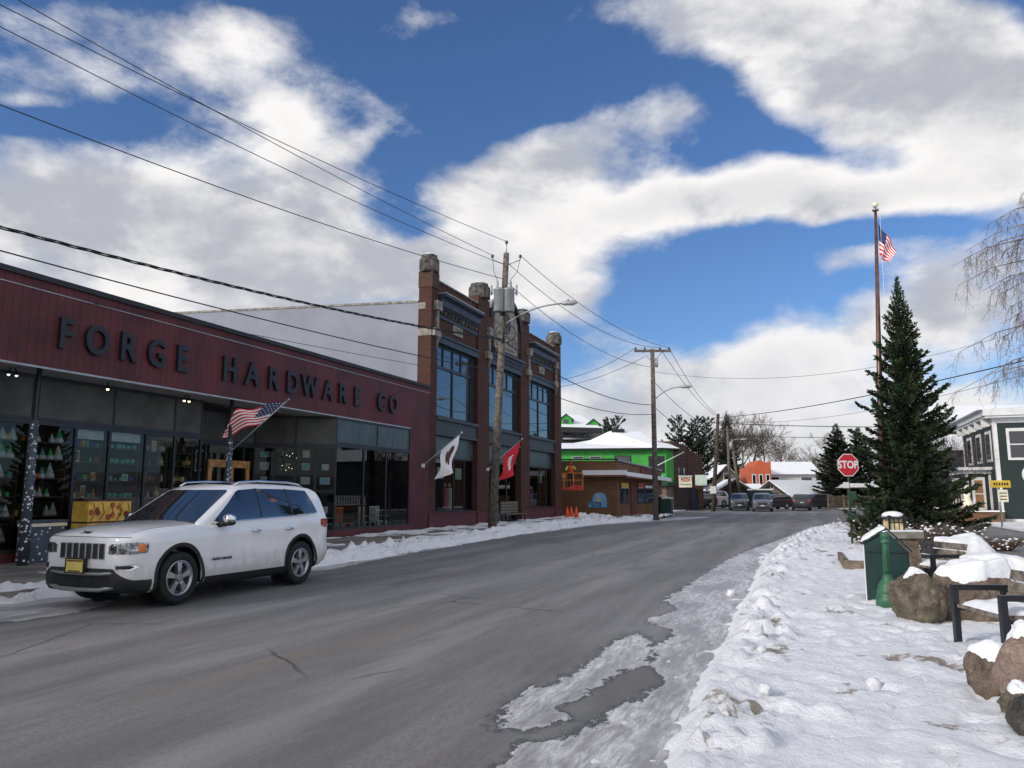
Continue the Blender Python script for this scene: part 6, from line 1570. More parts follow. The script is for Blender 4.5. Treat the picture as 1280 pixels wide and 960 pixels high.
mb.box(-.03, .15, 9.35, 9.53, 0, 5.87); mb.box(-.05, .0, 0, 9.4, 5.5, 5.87); mb.box(0.2, 9, -.05, -.003, 5.6, 5.87); mb.box(.2, 9, -.06, -.003, .0, .14); mb.build('corner_board', 'white_trim', t)
for y in (.6, 2.6, 4.6, 6.6, 8.6): MB().box(-.45, -.06, y, y + .25, 5.45, 5.86).build('eave_bracket', 'white_trim', t)
def hwin(par, x, y, z, w, h, face, m='car_glass', trim='white_trim'):
    mb = MB(); e = .14
    if face == 'x':
        mb.box(-.06 + x, -.004 + x, y - w/2 - e, y + w/2 + e, z - e, z + h + e*1.3); f_ = mb.build('window', trim, par)
        mb = MB(); mb.box(x - .075, x - .062, y - w/2, y - .03, z, z + h); mb.box(x - .075, x - .062, y + .03, y + w/2, z, z + h); mb.build('pane', m, f_)
    else:
        mb.box(x - w/2 - e, x + w/2 + e, y - .06, y - .004, z - e, z + h + e*1.3); f_ = mb.build('window', trim, par)
        mb = MB(); mb.box(x - w/2, x + w/2, y - .075, y - .062, z, z + h*.48); mb.box(x - w/2, x + w/2, y - .075, y - .062, z + h*.53, z + h); mb.build('pane', m, f_)
for y in (1.4, 4.2, 7.2): hwin(t, 0, y, 3.55, 1.1, 1.5, 'x')
hwin(t, 1.3, 0, 3.6, 1.1, 1.5, 'y'); hwin(t, 4.5, 0, 3.6, 1.1, 1.5, 'y'); 
# bay with tall narrow windows
mb = MB(); mb.box(-1.3, -.003, 1.6, 6.6, 0, 2.75); b_ = mb.build('bay', 'house_green', t)
mb = MB(); mb.box(-1.75, -.0, 1.1, 7.1, 2.95, 3.12); mb.box(-1.5, -.0, 1.4, 6.8, 2.753, 2.947); mb.build('bay_roof', 'white_trim', b_)
for k in range(9): MB().box(-1.6, -1.502, 1.6 + k*.58, 1.75 + k*.58, 2.75, 2.94).build('bay_bracket', 'white_trim', b_)
for k in range(3): MB().box(-1.3 + k*.45, -1.2 + k*.45, 1.45, 1.397, 2.7, 2.94).build('bay_bracket', 'white_trim', b_)
for q_ in ((-1.34, -1.2, 1.56, 1.7), (-.15, -.02, 1.56, 1.7), (-1.34, -1.2, 6.5, 6.64)): MB().box(*q_, 0, 2.75).build('bay_post', 'white_trim', b_)
for y in (2.4, 3.7, 4.6, 5.9): hwin(b_, -1.3, y, .75, .55, 1.6, 'x', 'flower_dark')
hwin(b_, -.7, 1.6, .75, .42, 1.6, 'y', 'goods_brown')
mb = MB(); mb.box(-1.31, -1.20, .9, 1.58, 1.0, 2.2) if False else None
t2 = thing('terrace', 'brown boarded terrace wall with snow on its ledge before the green house', 'terrace', (hx, hy, .1), ROT)
mb = MB(); mb.box(-2.6, .0, -1.0, 11.5, 0, .55); mb.build('deck', 'siding_brown', t2); mb = MB(); mb.box(-2.7, .0, -1.1, -.14, .552, .62); mb.box(-2.7, -1.4, -.135, 11.5, .552, .62); mb.build('snow_ledge', 'snow', t2)
mb = MB()
for y in np.arange(2.0, 11.4, .42): mb.box(-2.6, -2.5, y, y + .1, .62, 1.3)
mb.box(-2.62, -2.48, 1.95, 11.4, 1.302, 1.40); mb.build('white_railing', 'white_trim', t2)
t2 = thing('statue', 'small pale statue on a red-rimmed base on the terrace corner', 'statue', (hx - 1.75, hy + .15, .72), 0)
mb = MB(); mb.lathe([(.42, 0), (.42, .08), (.3, .1)], n=16); mb.build('base', 'goods_rose', t2); mb = MB(); mb.lathe([(.25, .1), (.28, .4), (.16, .75), (.20, .95), (.10, 1.1), (.13, 1.25), (.04, 1.38)], n=14); mb.build('figure', 'goods_cream', t2)
# signs along the side street
def postsign(name, label, x, y, h, parts, m='steel', group='signs along the side street'):
    t = thing(name, label, 'sign', (x, y, 0), 0, group); mb = MB(); mb.tube([(0, 0, 0), (0, 0, h)], .045, 8); mb.build('post', m, t)
    for (nm, x0, x1, z0, z1, mm) in parts:
        mb = MB(); mb.box(x0, x1, -.07, -.05, z0, z1); mb.build(nm, mm, t)
    return t
s1 = postsign('yellow_sign', 'yellow lettered sign board over a small white notice on a post', 24.0, 38.2, 2.1, [('board', -.45, .55, 1.95, 2.3, 'yellow'), ('notice', -.12, .38, 1.25, 1.85, 'goods_cream')])
text_mb('EAT', .22, .002, lambda x, y, z: (.05 + x, -.073 - z, 2.12 + y), .004).build('lettering', 'black_metal', s1) if False else None
mb = MB()
for k in range(6): mb.box(-.3 + k*.13, -.22 + k*.13, -.074, -.071, 2.06, 2.2)
mb.build('lettering', 'black_metal', s1)
mb = MB()
for k in range(3): mb.box(-.05, .31, -.074, -.071, 1.36 + k*.15, 1.41 + k*.15)
mb.build('lettering', 'flower_dark', s1)
s2 = thing('globe_lamp', 'slim lamp post with an oval frosted globe beside the white notice board', 'lamp', (24.6, 37.0, 0), 0)
mb = MB(); mb.tube([(0, 0, 0), (0, 0, 2.2)], .04, 8); mb.build('post', 'steel', s2); mb = MB(); mb.ball((0, 0, 2.55), .17, 14, sz=1.9); mb.build('globe', 'goods_pale', s2); mb = MB(); mb.lathe([(.09, 2.86), (.05, 2.95)], n=10); mb.build('cap', 'steel', s2)
s3_ = thing('notice_board', 'large white two-part notice board with rows of small lettering', 'sign', (24.9, 37.2, 0), rad(-8))
for x_ in (.0, 1.9):
    mb = MB(); mb.box(x_ - .04, x_ + .04, -.04, .04, 0, 2.2); mb.build('post', 'white_trim', s3_)
mb = MB(); mb.box(-.1, 2.1, -.09, -.05, 1.25, 2.05); mb.build('board', 'sign_white', s3_); mb = MB(); mb.box(.55, 2.1, -.085, -.05, .82, 1.12); mb.build('lower_board', 'sign_white', s3_)
mb = MB(); rr2 = random.Random(3)
for k in range(4):
    x_ = .1
    while x_ < 1.9:
        w_ = rr2.uniform(.05, .16); mb.box(x_, x_ + w_, -.094, -.0905, 1.36 + k*.16, 1.42 + k*.16); x_ += w_ + .05
mb.build('lettering', 'goods_teal', s3_)
t = thing('wooden_stake', 'thin wooden stake standing in the snow by the side street', 'stake', (14.2, 21.2, 0), 0)
mb = MB(); mb.box(-.03, .03, -.02, .02, 0, 1.3); mb.build('stake', 'timber', t)
# ------------------------------------------------------------------ brown corner shop
def wallbox(par, name, m, x0, x1, y0, y1, z0, z1):
    return MB().box(x0, x1, y0, y1, z0, z1).build(name, m, par)
# local frame: +x along its front away from the camera's left, +y away from the camera
bs = thing('brown_corner_shop', 'low brown clapboard corner shop with a snow-covered awning roof', 'shop', (7.51, 55.38, 0), 0)
A_ = Vector((0, 0)); Lw = Vector((-6.6, 1.2)); Rw = Vector((5.04, 9.6))
def wall_poly(par, name, m, pts, z0, zt, th=None):
    """closed footprint pts (x, y) with one top height per point"""
    n = len(pts); zt = zt if isinstance(zt, (list, tuple)) else [zt]*n
    mb = MB(); mb.add([(p[0], p[1], z0) for p in pts] + [(p[0], p[1], z) for p, z in zip(pts, zt)], [tuple(range(n - 1, -1, -1)), tuple(range(n, 2*n))] + [(i, (i + 1) % n, (i + 1) % n + n, i + n) for i in range(n)])
    return mb.build(name, m, par)
Bk = (-4.5, 12.)
wall_poly(bs, 'wall', 'siding_brown', [Lw[:], (0, 0), Rw[:], (0.5, 13)], 0, [4.05, 4.0, 3.55, 3.9])
wall_poly(bs, 'roof_edge', 'dark_frame', [(Lw.x - .1, Lw.y - .12), (0.05, -.15), (Rw.x + .12, Rw.y), (.5, 13.2)], 4.02, 4.14) if False else None
def on_wall(p, q, a, z, out=.0):
    p, q = Vector(p), Vector(q); d = (q - p).normalized(); n = Vector((d.y, -d.x)); r = p + d*a + n*out
    return (r.x, r.y, z)
def wbox(par, name, m, p, q, a0, a1, o0, o1, z0, z1, dz0=0., dz1=0.):
    """a board on the wall p-q between a0 and a1 along it, o0..o1 out of it; its ends may differ in height"""
    mb = MB(); vs = [on_wall(p, q, a, z + (dz if True else 0), o) for a, dz in ((a0, dz0), (a1, dz1)) for o in (o0, o1) for z in (z0, z1)]
    mb.add(vs, [(0, 1, 3, 2), (4, 6, 7, 5), (0, 4, 5, 1), (2, 3, 7, 6), (0, 2, 6, 4), (1, 5, 7, 3)]); return mb.build(name, m, par)
l1, l2 = Lw.length, Rw.length
wbox(bs, 'roof_edge', 'dark_frame', Lw, (0, 0), -.1, l1 + .1, -.1, .12, 4.07, 4.17); wbox(bs, 'roof_edge', 'grey_metal', (0, 0), Rw, 0, l2, -.1, .12, 4.02, 4.12, 0, -.45)
aw = wbox(bs, 'awning', 'siding_brown', Lw, (0, 0), 4.35, l1 + .7, .0, .75, 2.85, 2.98); wbox(aw, 'awning_snow', 'snow_roof', Lw, (0, 0), 4.3, l1 + .72, .003, .78, 2.983, 3.32)
aw = wbox(bs, 'awning', 'siding_brown', (0, 0), Rw, -.35, l2, .0, .8, 2.80, 2.93, 0, -.15); wbox(aw, 'awning_snow', 'snow_roof', (0, 0), Rw, -.35, l2 + .05, .003, .83, 2.933, 3.22, 0, -.25)
for a0, a1 in ((.6, 2.4), (4.4, 6.0), (6.2, 8.2)):
    w_ = wbox(bs, 'window', 'dark_frame', (0, 0), Rw, a0, a1, .0, .05, .95, 2.4, 0, 0); wbox(w_, 'pane', 'mirror_glass', (0, 0), Rw, a0 + .1, (a0 + a1)/2 - .04, .052, .06, 1.05, 2.3); wbox(w_, 'pane', 'mirror_glass', (0, 0), Rw, (a0 + a1)/2 + .04, a1 - .1, .052, .06, 1.05, 2.3)
wbox(bs, 'door', 'dark_red_wood', (0, 0), Rw, 2.8, 3.9, .0, .08, .05, 2.6)
wbox(bs, 'red_sign_panel', 'dark_red_wood', (0, 0), Rw, 5.2, 8.2, .02, .09, 3.08, 3.66)
wbox(bs, 'yellow_window_sign', 'yellow', (0, 0), Rw, .7, 2.2, .062, .09, 2.12, 2.45); wbox(bs, 'flag_bunting', 'lift_red', (0, 0), Rw, 4.5, 6.0, .062, .09, 2.15, 2.5)
# painted sign: blue arch with a howling animal
SGX = .9
sg = thing('painted_sign', 'pale blue arched sign with a howling animal and dark lettering on brown boards', 'sign', (0, 0, 0), 0)
def SG(x, z, o): q = on_wall(Lw, (0, 0), 5.2 + x, z, o); return (q[0] + 7.51, q[1] + 55.38, q[2])
def sprism(poly, o0, o1, name, m, par):
    n = len(poly); mb = MB(); mb.add([SG(x, z, o0) for x, z in poly] + [SG(x, z, o1) for x, z in poly], [tuple(range(n)), tuple(range(2*n - 1, n - 1, -1))] + [(i, i + n, (i + 1) % n + n, (i + 1) % n) for i in range(n)]); return mb.build(name, m, par)
ar = [(-.25, .72)] + [(.25 + .5*math.cos(math.pi*(1 - k/12)), 1.30 + .46*math.sin(math.pi*k/12)) for k in range(13)] + [(.75, .72)]
bk_ = sprism([(-.55, .70), (-.55, 1.12), (-.25, 1.12)] + ar[1:] + [(.75, .70)], .02, .07, 'board', 'sign_blue', sg)
sprism([(.05, 1.12), (.0, 1.22), (.12, 1.30), (.02, 1.52), (.0, 1.62), (.06, 1.68), (.14, 1.60), (.20, 1.45), (.34, 1.3), (.45, 1.12)], .072, .085, 'animal_figure', 'sign_tan', bk_)
mb = text_mb('SOUVENIR', .27, .004, lambda x, y, z: SG(x - .06, 1.02 + y, .08 + z), .006, squeeze=.72); text_mb('VILLAGE', .25, .004, lambda x, y, z: SG(x + .0, .83 + y, .08 + z), .006, mb=mb, squeeze=.82); mb.build('lettering', 'sign_navy', bk_)
sprism([(.56, .78), (.62, .78), (.62, .84), (.56, .84)], .072, .08, 'paw_mark', 'sign_navy', bk_); sprism([(.62, .90), (.68, .90), (.68, .96), (.62, .96)], .072, .08, 'paw_mark', 'sign_navy', bk_); sprism([(.56, 1.02), (.62, 1.02), (.62, 1.08), (.56, 1.08)], .072, .08, 'paw_mark', 'sign_navy', bk_)
# dark bin by the corner shop
t = thing('wheeled_bin', 'dark bin with a snow-dusted lid beyond the second utility pole', 'bin', (12.75, 64.2, 0), ROT)
MB().box(-.45, .45, -.5, .5, .0, 1.25).build('body', 'dark_green', t); mb = MB(); mb.prism([(-.5, 1.45), (.5, 1.253), (.5, 1.32), (-.5, 1.55)], -.55, .55, 'y'); mb.build('lid', 'goods_pale', t)

# ------------------------------------------------------------------ bright green building
gb = thing('bright_green_building', 'bright green clapboard building under a thick snow-covered hip roof', 'building', (15.99, 75., 0), 0)
gp = [(-16, 3.), (-.9, .5), (0, 1.4), (.3, 3.5), (.3, 12), (-16, 12)]
wall_poly(gb, 'wall', 'siding_green', gp, 2.55, 6.1)
wall_poly(gb, 'lower_wall', 'rock_tan', [(x*.99, y + .4) for x, y in gp], 0, 2.55)
wall_poly(gb, 'green_skirt', 'dark_green', [(x + (.12 if x > -2 else 0), y - .1) for x, y in gp], 2.45, 2.75)
mb = MB(); ev = [(-16.4, 2.2), (-1.5, -.1), (.6, 1.0), (.9, 3.3), (.9, 12.4), (-16.4, 12.4)]; rg = [(-16.4, 6.), (-8.4, 5.5), (-5.8, 5.0), (-2.6, 5.4)]
zr = [6.95, 6.95, 8.15, 8.15]
mb.add([(x, y, 6.12) for x, y in ev] + [(x, y, z) for (x, y), z in zip(rg, zr)], [(0, 1, 8, 7, 6), (1, 2, 9, 8), (2, 3, 9), (3, 4, 9), (4, 5, 6, 7, 8, 9), (0, 6, 5), (5, 4, 3, 2, 1, 0)])
mb.v = mb.v; mb.build('roof', 'snow_roof', gb)
wall_poly(gb, 'eaves', 'dark_frame', ev, 5.98, 6.115)
for a0, a1, z0, z1 in ((2.6, 3.9, 5.1, 5.38), (4.9, 6.1, 5.1, 5.38), (6.6, 7.8, 5.1, 5.38), (9.1, 10.7, 4.4, 5.42)):
    w_ = wbox(gb, 'window', 'grey_metal' if z0 > 5 else 'dark_frame', gp[0], gp[1], a0 + 1.2, a1 + 1.2, 0, .05, z0, z1); wbox(w_, 'pane', 'car_glass', gp[0], gp[1], a0 + 1.3, a1 + 1.1, .052, .06, z0 + .08, z1 - .08)
wbox(gb, 'porch_opening', 'roof_black', gp[0], gp[1], 13.6, 15.15, .0, .04, 3.7, 5.35); wbox(gb, 'porch_opening', 'roof_black', gp[2], gp[3], .5, 1.8, .0, .04, 3.7, 5.3)
wbox(gb, 'notice_panel', 'goods_teal', gp[0], gp[1], 13.6, 15.1, .05, .09, 2.8, 3.45)
wbox(gb, 'entrance', 'roof_black', (gp[0][0]*.99, gp[0][1] + .4), (gp[1][0]*.99, gp[1][1] + .4), 12.3, 13.4, 0, .05, .05, 2.4)
mb = MB(); mb.box(-5.6, -4.3, 4.6, 5.6, 7.9, 8.35); mb.build('roof_vent', 'roof_black', gb)
mb = MB(); mb.tube([(.75, -.1, 5.7), (-2.4, -1.2, 4.2)], .05, 6); mb.build('brace_pole', 'goods_pale', gb)
# dormered building on the rise behind it
db = thing('dormered_lodge', 'lodge with green dormers, snowy roof and an open dark veranda behind the green building', 'building', (3.0, 98, 0), 0)
wall_poly(db, 'wall', 'dark_wood', [(-8, 0), (8.2, 0), (8.2, 12), (-8, 12)], 0, 8.6)
mb = MB(); mb.add([(-9, -1.6, 10.35), (8.3, -1.6, 9.9), (9.2, 1.5, 9.3), (9.2, 12, 9.3), (-9, 12, 10.3), (-9, 5, 13.0), (6.2, 5, 12.2)], [(0, 1, 6, 5), (1, 2, 6), (2, 3, 6), (3, 4, 5, 6), (0, 5, 4), (4, 3, 2, 1, 0)]); mb.build('roof', 'snow_roof', db)
mb = MB(); mb.add([(-9, -1.58, 9.75), (8.3, -1.58, 9.2), (8.3, -1.58, 9.88), (-9, -1.58, 10.33)], [(0, 1, 2, 3)]); mb.build('fascia', 'roof_black', db, fix=False)
for k in range(7):
    x = -8 + k*2.8; MB().box(x, x + .25, -1.4, -1.2, 7.2, 9.9).build('post', 'roof_black', db)
MB().box(-9, 8.3, -1.5, -1.3, 7.9, 8.1).build('railing', 'roof_black', db); MB().box(-9, 8.3, -1.55, .1, 7.1, 7.3).build('balcony', 'roof_black', db)
for x, z in ((3.9, 11.15), (7.4, 10.5)):
    mb = MB(); mb.prism([(x - .75, z - 1), (x + .75, z - 1), (x + .75, z), (x, z + .6), (x - .75, z)], -.2, 2.6, 'y'); d_ = mb.build('dormer', 'siding_green', db)
    mb = MB(); mb.prism([(x - 1.05, z - .1), (x, z + .72), (x + 1.05, z - .1), (x + 1.0, z - .22), (x, z + .6), (x - 1.0, z - .22)], -.35, 2.6, 'y'); mb.build('dormer_roof', 'dark_green', d_); MB().box(x - .3, x + .3, -.23, -.205, z - .55, z - .05).build('dormer_window', 'car_glass', d_)

# ------------------------------------------------------------------ dark brick block with the pizza sign
kb = thing('dark_brick_block', 'tall dark brown brick block beyond the green building', 'building', (16.2, 77.2, 0), 0)
q0, q1, q2 = (0, 0), (2.1, 3.4), (4.3, 5.8)
wall_poly(kb, 'wall', 'brick_dark', [q0, q1, (q1[0], 14), (-4, 14), (-4, 0)], 0, [6.9, 6.6, 7., 7., 6.9])
wall_poly(kb, 'side_wall', 'brick_dark', [(q1[0] + .05, q1[1] + .1), q2, (q2[0], 14), (q1[0] + .05, 14)], 0, [6.35, 5.7, 6.2, 6.6])
wbox(kb, 'stone_band', 'stone_dark', q0, q1, 0, 3.9, 0, .04, 4.85, 4.95); 
for a0 in (1.1, 1.9, 2.7): wbox(kb, 'window', 'car_glass', q0, q1, a0, a0 + .42, 0, .03, 2.6, 4.3)
wbox(kb, 'shop_opening', 'dark_wood', q0, q1, .4, 3.6, 0, .05, .1, 2.2); wbox(kb, 'door', 'navy_wall', q1, q2, .4, 1.7, 0, .05, .05, 2.4)
t = thing('pizza_sign', 'cream hanging sign with red PIZZA lettering', 'sign', (17.0, 75.9, 2.3), 0)
MB().box(-.62, .62, -.06, .06, 0, 1.05).build('board', 'goods_cream', t)
text_mb('PIZZA', .44, .004, lambda x, y, z: (x, -.07 - z, .72 + y), .012, squeeze=.80).build('lettering', 'sign_red', t)
mb = MB(); 
for k in range(8): mb.box(-.5 + k*.13, -.41 + k*.13, -.066, -.061, .22, .32)
mb.build('small_lettering', 'dark_wood', t); MB().box(-.65, .65, -.2, .2, 1.053, 1.14).build('snow', 'snow_roof', t)
t = thing('blank_board', 'blank greenish-grey hanging board past the pizza sign', 'sign', (18.85, 77.3, 2.5), 0)
MB().box(-.55, .60, -.05, .05, 0, 1.05).build('board', 'goods_pale', t); mb = MB(); mb.tube([(-.5, 0, 1.05), (-.3, 1.5, 1.3)], .03, 5); mb.build('bracket', 'steel', t)
t = thing('wooden_sign', 'small brown hanging sign by the leaning pole', 'sign', (19.2, 79.5, 2.15), 0)
MB().box(-.45, .35, -.04, .04, 0, .38).build('board', 'siding_brown', t); mb = MB(); mb.tube([(-.2, 0, -2.1), (-.2, 0, 3.6)], .07, 6); mb.build('post', 'bark', t)

# ------------------------------------------------------------------ lift with a worker
lf_ = thing('boom_lift', 'orange-red work platform raised beside the brown corner shop', 'lift', (3.9, 53.6, 0), rad(-6))
mb = MB(); mb.box(-1.0, 1.05, -.45, .45, 1.93, 2.10); mb.build('platform', 'lift_red', lf_); MB().box(.15, 1.06, -.47, -.452, 1.9, 2.25).build('toe_board', 'lift_red', lf_)
mb = MB()
for x in (-1.0, -.3, .35, 1.0):
    for y in (-.42, .42): mb.box(x - .025, x + .025, y - .025, y + .025, 2.1, 3.1)
for y in (-.42, .42):
    for z in (2.6, 3.08): mb.box(-1.0, 1.0, y - .02, y + .02, z - .022, z + .022)
mb.build('guard_rail', 'lift_orange', lf_)
mb = MB(); mb.tube([(-.75, 0, 1.95), (-.6, 0, 0.05)], .07, 8); mb.tube([(-.95, 0, 1.95), (-1.0, 0, .05)], .05, 6); mb.build('mast', 'dark_frame', lf_); MB().box(-.75, -.15, -.44, -.1, 2.75, 3.1).build('control_box', 'lift_orange', lf_)
def skin(name, joints, edges, radii, m, parent, lv=2):
    me = bpy.data.meshes.new(name); me.from_pydata(joints, edges, []); o = bpy.data.objects.new(name, me); COL.objects.link(o)
    sk = o.modifiers.new('s', 'SKIN'); sk.use_smooth_shade = True
    for i, r in enumerate(radii):
        v = me.skin_vertices[0].data[i]; v.radius = (r, r) if not isinstance(r, tuple) else r; v.use_root = (i == 0)
    sb_ = o.modifiers.new('u', 'SUBSURF'); sb_.levels = lv; sb_.render_levels = lv
    bpy.context.view_layer.update(); dg = bpy.context.evaluated_depsgraph_get(); nm = bpy.data.meshes.new_from_object(o.evaluated_get(dg))
    bpy.data.objects.remove(o); nm.materials.clear(); nm.materials.append(M[m]); nm.polygons.foreach_set('use_smooth', [True]*len(nm.polygons))
    o = bpy.data.objects.new(name, nm); COL.objects.link(o); o.parent = parent; return o
pz = thing('person', 'worker in an orange vest and lime sleeves standing on the lift platform', 'person', (4.05, 53.5, 2.10), 0)
J = [(0, 0, .95), (0, .01, 1.2), (0, .02, 1.42), (0, .0, 1.55), (0, -.02, 1.68), (.10, 0, .9), (.11, -.02, .5), (.12, .02, .06), (.12, -.12, .03), (-.10, 0, .9), (-.13, -.05, .5), (-.12, 0, .06), (-.12, -.14, .03), (.19, 0, 1.42), (.33, -.08, 1.22), (.40, -.28, 1.25), (.44, -.36, 1.26), (-.19, 0, 1.42), (-.32, -.08, 1.2), (-.34, -.3, 1.12), (-.34, -.38, 1.12)]
E_ = [(0, 1), (1, 2), (2, 3), (3, 4), (0, 5), (5, 6), (6, 7), (7, 8), (0, 9), (9, 10), (10, 11), (11, 12), (2, 13), (13, 14), (14, 15), (15, 16), (2, 17), (17, 18), (18, 19), (19, 20)]
Rr = [.14, .15, .15, .06, .095, .10, .07, .05, .045, .10, .07, .05, .045, .07, .05, .04, .035, .07, .05, .04, .035]
skin('body', J, E_, Rr, 'trousers', pz, 2)
mb = MB(); mb.lathe([(.17, .98), (.185, 1.1), (.20, 1.35), (.16, 1.47), (.08, 1.52)], n=16); mb.v = [(x*1.12, y*.82, z) for x, y, z in mb.v]; v_ = mb.build('vest', 'vest_orange', pz)
for s_ in (1, -1):
    a_ = J[13] if s_ == 1 else J[17]; b_ = J[14] if s_ == 1 else J[18]; c_ = J[15] if s_ == 1 else J[19]
    mb = MB(); mb.tube([a_, b_, c_], [.085, .068, .052], 10); mb.build('sleeve', 'vest_lime', pz)
    mb = MB(); mb.ball(J[16] if s_ == 1 else J[20], .05, 8); mb.build('glove', 'black_metal', pz)
mb = MB(); mb.ball((0, -.03, 1.69), .10, 14, sz=1.2, sx=.9); mb.ball((0, -.13, 1.68), .02, 6); mb.build('face', 'skin', pz)
mb = MB(); mb.ball((0, .0, 1.75), .125, 14, sz=.85); mb.lathe([(.15, 1.71), (.15, 1.725), (.1, 1.74)], (0, -.02, 0), 14); mb.build('hard_hat', 'hat', pz)
# cones and rubble of snow by the brick shop
for k, (x, y, lab) in enumerate(((3.55, 50.0, 'orange traffic cone leaning in the snow by the brick shop corner'), (4.15, 50.3, 'orange traffic cone standing clear of the brick shop corner'), (3.9, 51.2, 'orange traffic cone behind the other two'))):
    t = thing('traffic_cone', lab, 'cone', (x, y, .1), k, 'traffic cones by the lift')
    MB().box(-.22, .22, -.22, .22, 0, .04).build('foot', 'cone_orange', t); MB().lathe([(.17, .041), (.04, .72)], n=16).build('cone', 'cone_orange', t); MB().lathe([(.128, .25), (.105, .38)], n=16).build('band', 'sign_white', t)

mb = MB()
def fn(a, b):
    x, y = -1.6 + 3.6*a, -.7 + 1.6*b; e = max(0, math.sin(math.pi*a)*math.sin(math.pi*b)); return (x, y, .30*e**.6*(.8 + 1.1*noise.noise((x*2.2, y*2.2, 1))) + .22*noise.noise((x*6, y*6, 2))*e)
mb.grid(fn, 46, 26); o = mb.build('snow_pile', 'snow_bank'); o.location = (4.9, 51.4, .08); tag(o, 'rough heap of shovelled snow beside the orange cones', 'snow pile')

# ------------------------------------------------------------------ the end of the street
def gable(name, label, cat, loc, rz, w, d, zw, zr, wallm, roofm='snow_roof', trimm='dark_wood', group=None, ov=.5):
    """gable end faces -y; ridge runs along +y"""
    t = thing(name, label, cat, loc, rz, group)
    mb = MB(); mb.prism([(-w/2, 0), (w/2, 0), (w/2, zw), (0, zr), (-w/2, zw)], 0, d, 'y'); mb.build('wall', wallm, t)
    for s_ in (1, -1):
        e = ov; sl = (zr - zw)/(w/2); mb = MB()
        mb.prism([(0, zr + .04), (s_*(w/2 + e), zw - sl*e + .04), (s_*(w/2 + e), zw - sl*e + .30), (0, zr + .34)], -e, d + e, 'y'); mb.build('roof', roofm, t)
        mb = MB(); mb.prism([(0, zr - .15), (s_*(w/2 + e), zw - sl*e - .15), (s_*(w/2 + e), zw - sl*e + .16), (0, zr + .2)], -e - .12, -e - .02, 'y'); mb.build('barge_board', trimm, t)
    return t
def fwin(par, x, z, w, h, y=0., trim='white_trim', m='car_glass'):
    f_ = MB().box(x - w/2 - .1, x + w/2 + .1, y - .06, y - .003, z - .1, z + h + .1).build('window', trim, par); MB().box(x - w/2, x + w/2, y - .075, y - .062, z, z + h).build('pane', m, f_)
# tan gabled house whose long snowy roof slope faces the street
tg = gable('tan_gabled_house', 'tan gabled house with a long snow-covered roof slope at the end of the street', 'house', (31.4, 92, .06), rad(14), 5.2, 11.5, 1.35, 2.95, 'shingle_tan', ov=.5)
tg.rotation_euler = (0, 0, rad(-58)); tg.location = (31.1, 92.6, .06)
MB().box(-.4, .4, -.05, -.003, .1, 1.6).build('door', 'dark_frame', tg); MB().box(-.8, .8, -.8, 0, 1.68, 1.76).build('door_canopy', 'snow_roof', tg); fwin(tg, 0, 2.25, .3, .3); MB().box(1.1, 1.6, -.05, -.003, .5, 1.3).build('poster', 'goods_rose', tg)
MB().box(2.603, 2.66, 1.0, 4.0, .2, 1.15).build('painted_porch_shade', 'interior', tg)  # dark panel on the wall, painted in for the shade under the eave
# orange false-front shop
og = thing('orange_brick_shop', 'orange painted brick false-front shop with a stepped parapet', 'shop', (35.4, 110, .06), rad(-6))
mb = MB(); mb.prism([(-1.45, 0), (1.45, 0), (1.45, 5.9), (1.45, 6.25), (.9, 5.75), (.45, 6.2), (0, 6.45), (-.35, 6.2), (-.8, 5.55), (-1.2, 5.45), (-1.45, 5.45)], 0, 8, 'y'); mb.build('wall', 'brick_orange', og)
for x in (-.95, 0, .95): fwin(og, x, 3.0, .38, 1.3)
mb = MB(); mb.box(-1.5, 1.5, -.08, -.002, 2.3, 2.45); mb.build('brick_band', 'stone_dark', og)
t = thing('snowy_white_building', 'long low white building with a broad snowy roof beside the orange shop', 'building', (42.5, 116, .06), rad(-4))
MB().box(-5.4, 3.5, 0, 8, 0, 4.6).build('wall', 'white_siding', t); mb = MB(); mb.prism([(-.7, 4.55), (4.5, 6.6), (8.7, 4.6), (8.7, 4.5)], -5.6, 3.8, 'x'); mb.build('roof', 'snow_roof', t); fwin(t, -3.2, 3.4, 1.5, .7); fwin(t, 1.6, 3.4, 1.5, .7); fwin(t, -5., 3.4, .6, .9)
t = gable('grey_gabled_building', 'grey-tan gabled building with a dark-edged snowy roof behind the tan house', 'building', (45.0, 108, .06), rad(-50), 4.5, 9, 3.6, 5.6, 'shingle_tan', ov=.6)
t = gable('dark_shed', 'dark brown gabled shed open to the street with a snowy roof', 'shed', (27.6, 96, .06), rad(-8), 5.2, 9, 1.6, 3.2, 'dark_wood', ov=.7)
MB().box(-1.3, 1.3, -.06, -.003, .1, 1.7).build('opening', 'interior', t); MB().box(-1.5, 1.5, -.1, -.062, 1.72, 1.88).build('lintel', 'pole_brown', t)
t = thing('low_snow_roof_house', 'low house with white snow-laden roof next to the dark shed', 'house', (19.9, 95, .06), 0)
MB().box(-3, 3.5, 0, 6, 0, 2.2).build('wall', 'siding_brown', t); mb = MB(); mb.prism([(-.7, 2.2), (3., 4.4), (6.7, 2.2)], -3.4, 3.9, 'x'); mb.build('roof', 'snow_roof', t)
t = thing('small_red_house', 'small dark red house with a snow roof between the shed and the orange shop', 'house', (31.4, 103, .06), rad(-5))
MB().box(-2.6, 1.9, 0, 5, 0, 2.2).build('wall', 'dark_red_wood', t); mb = MB(); mb.prism([(-.6, 2.2), (2.5, 3.0), (5.6, 2.2)], -2.9, 2.1, 'x'); mb.build('roof', 'snow_roof', t); fwin(t, -1.2, .9, .6, .7); fwin(t, .6, .9, .6, .7)
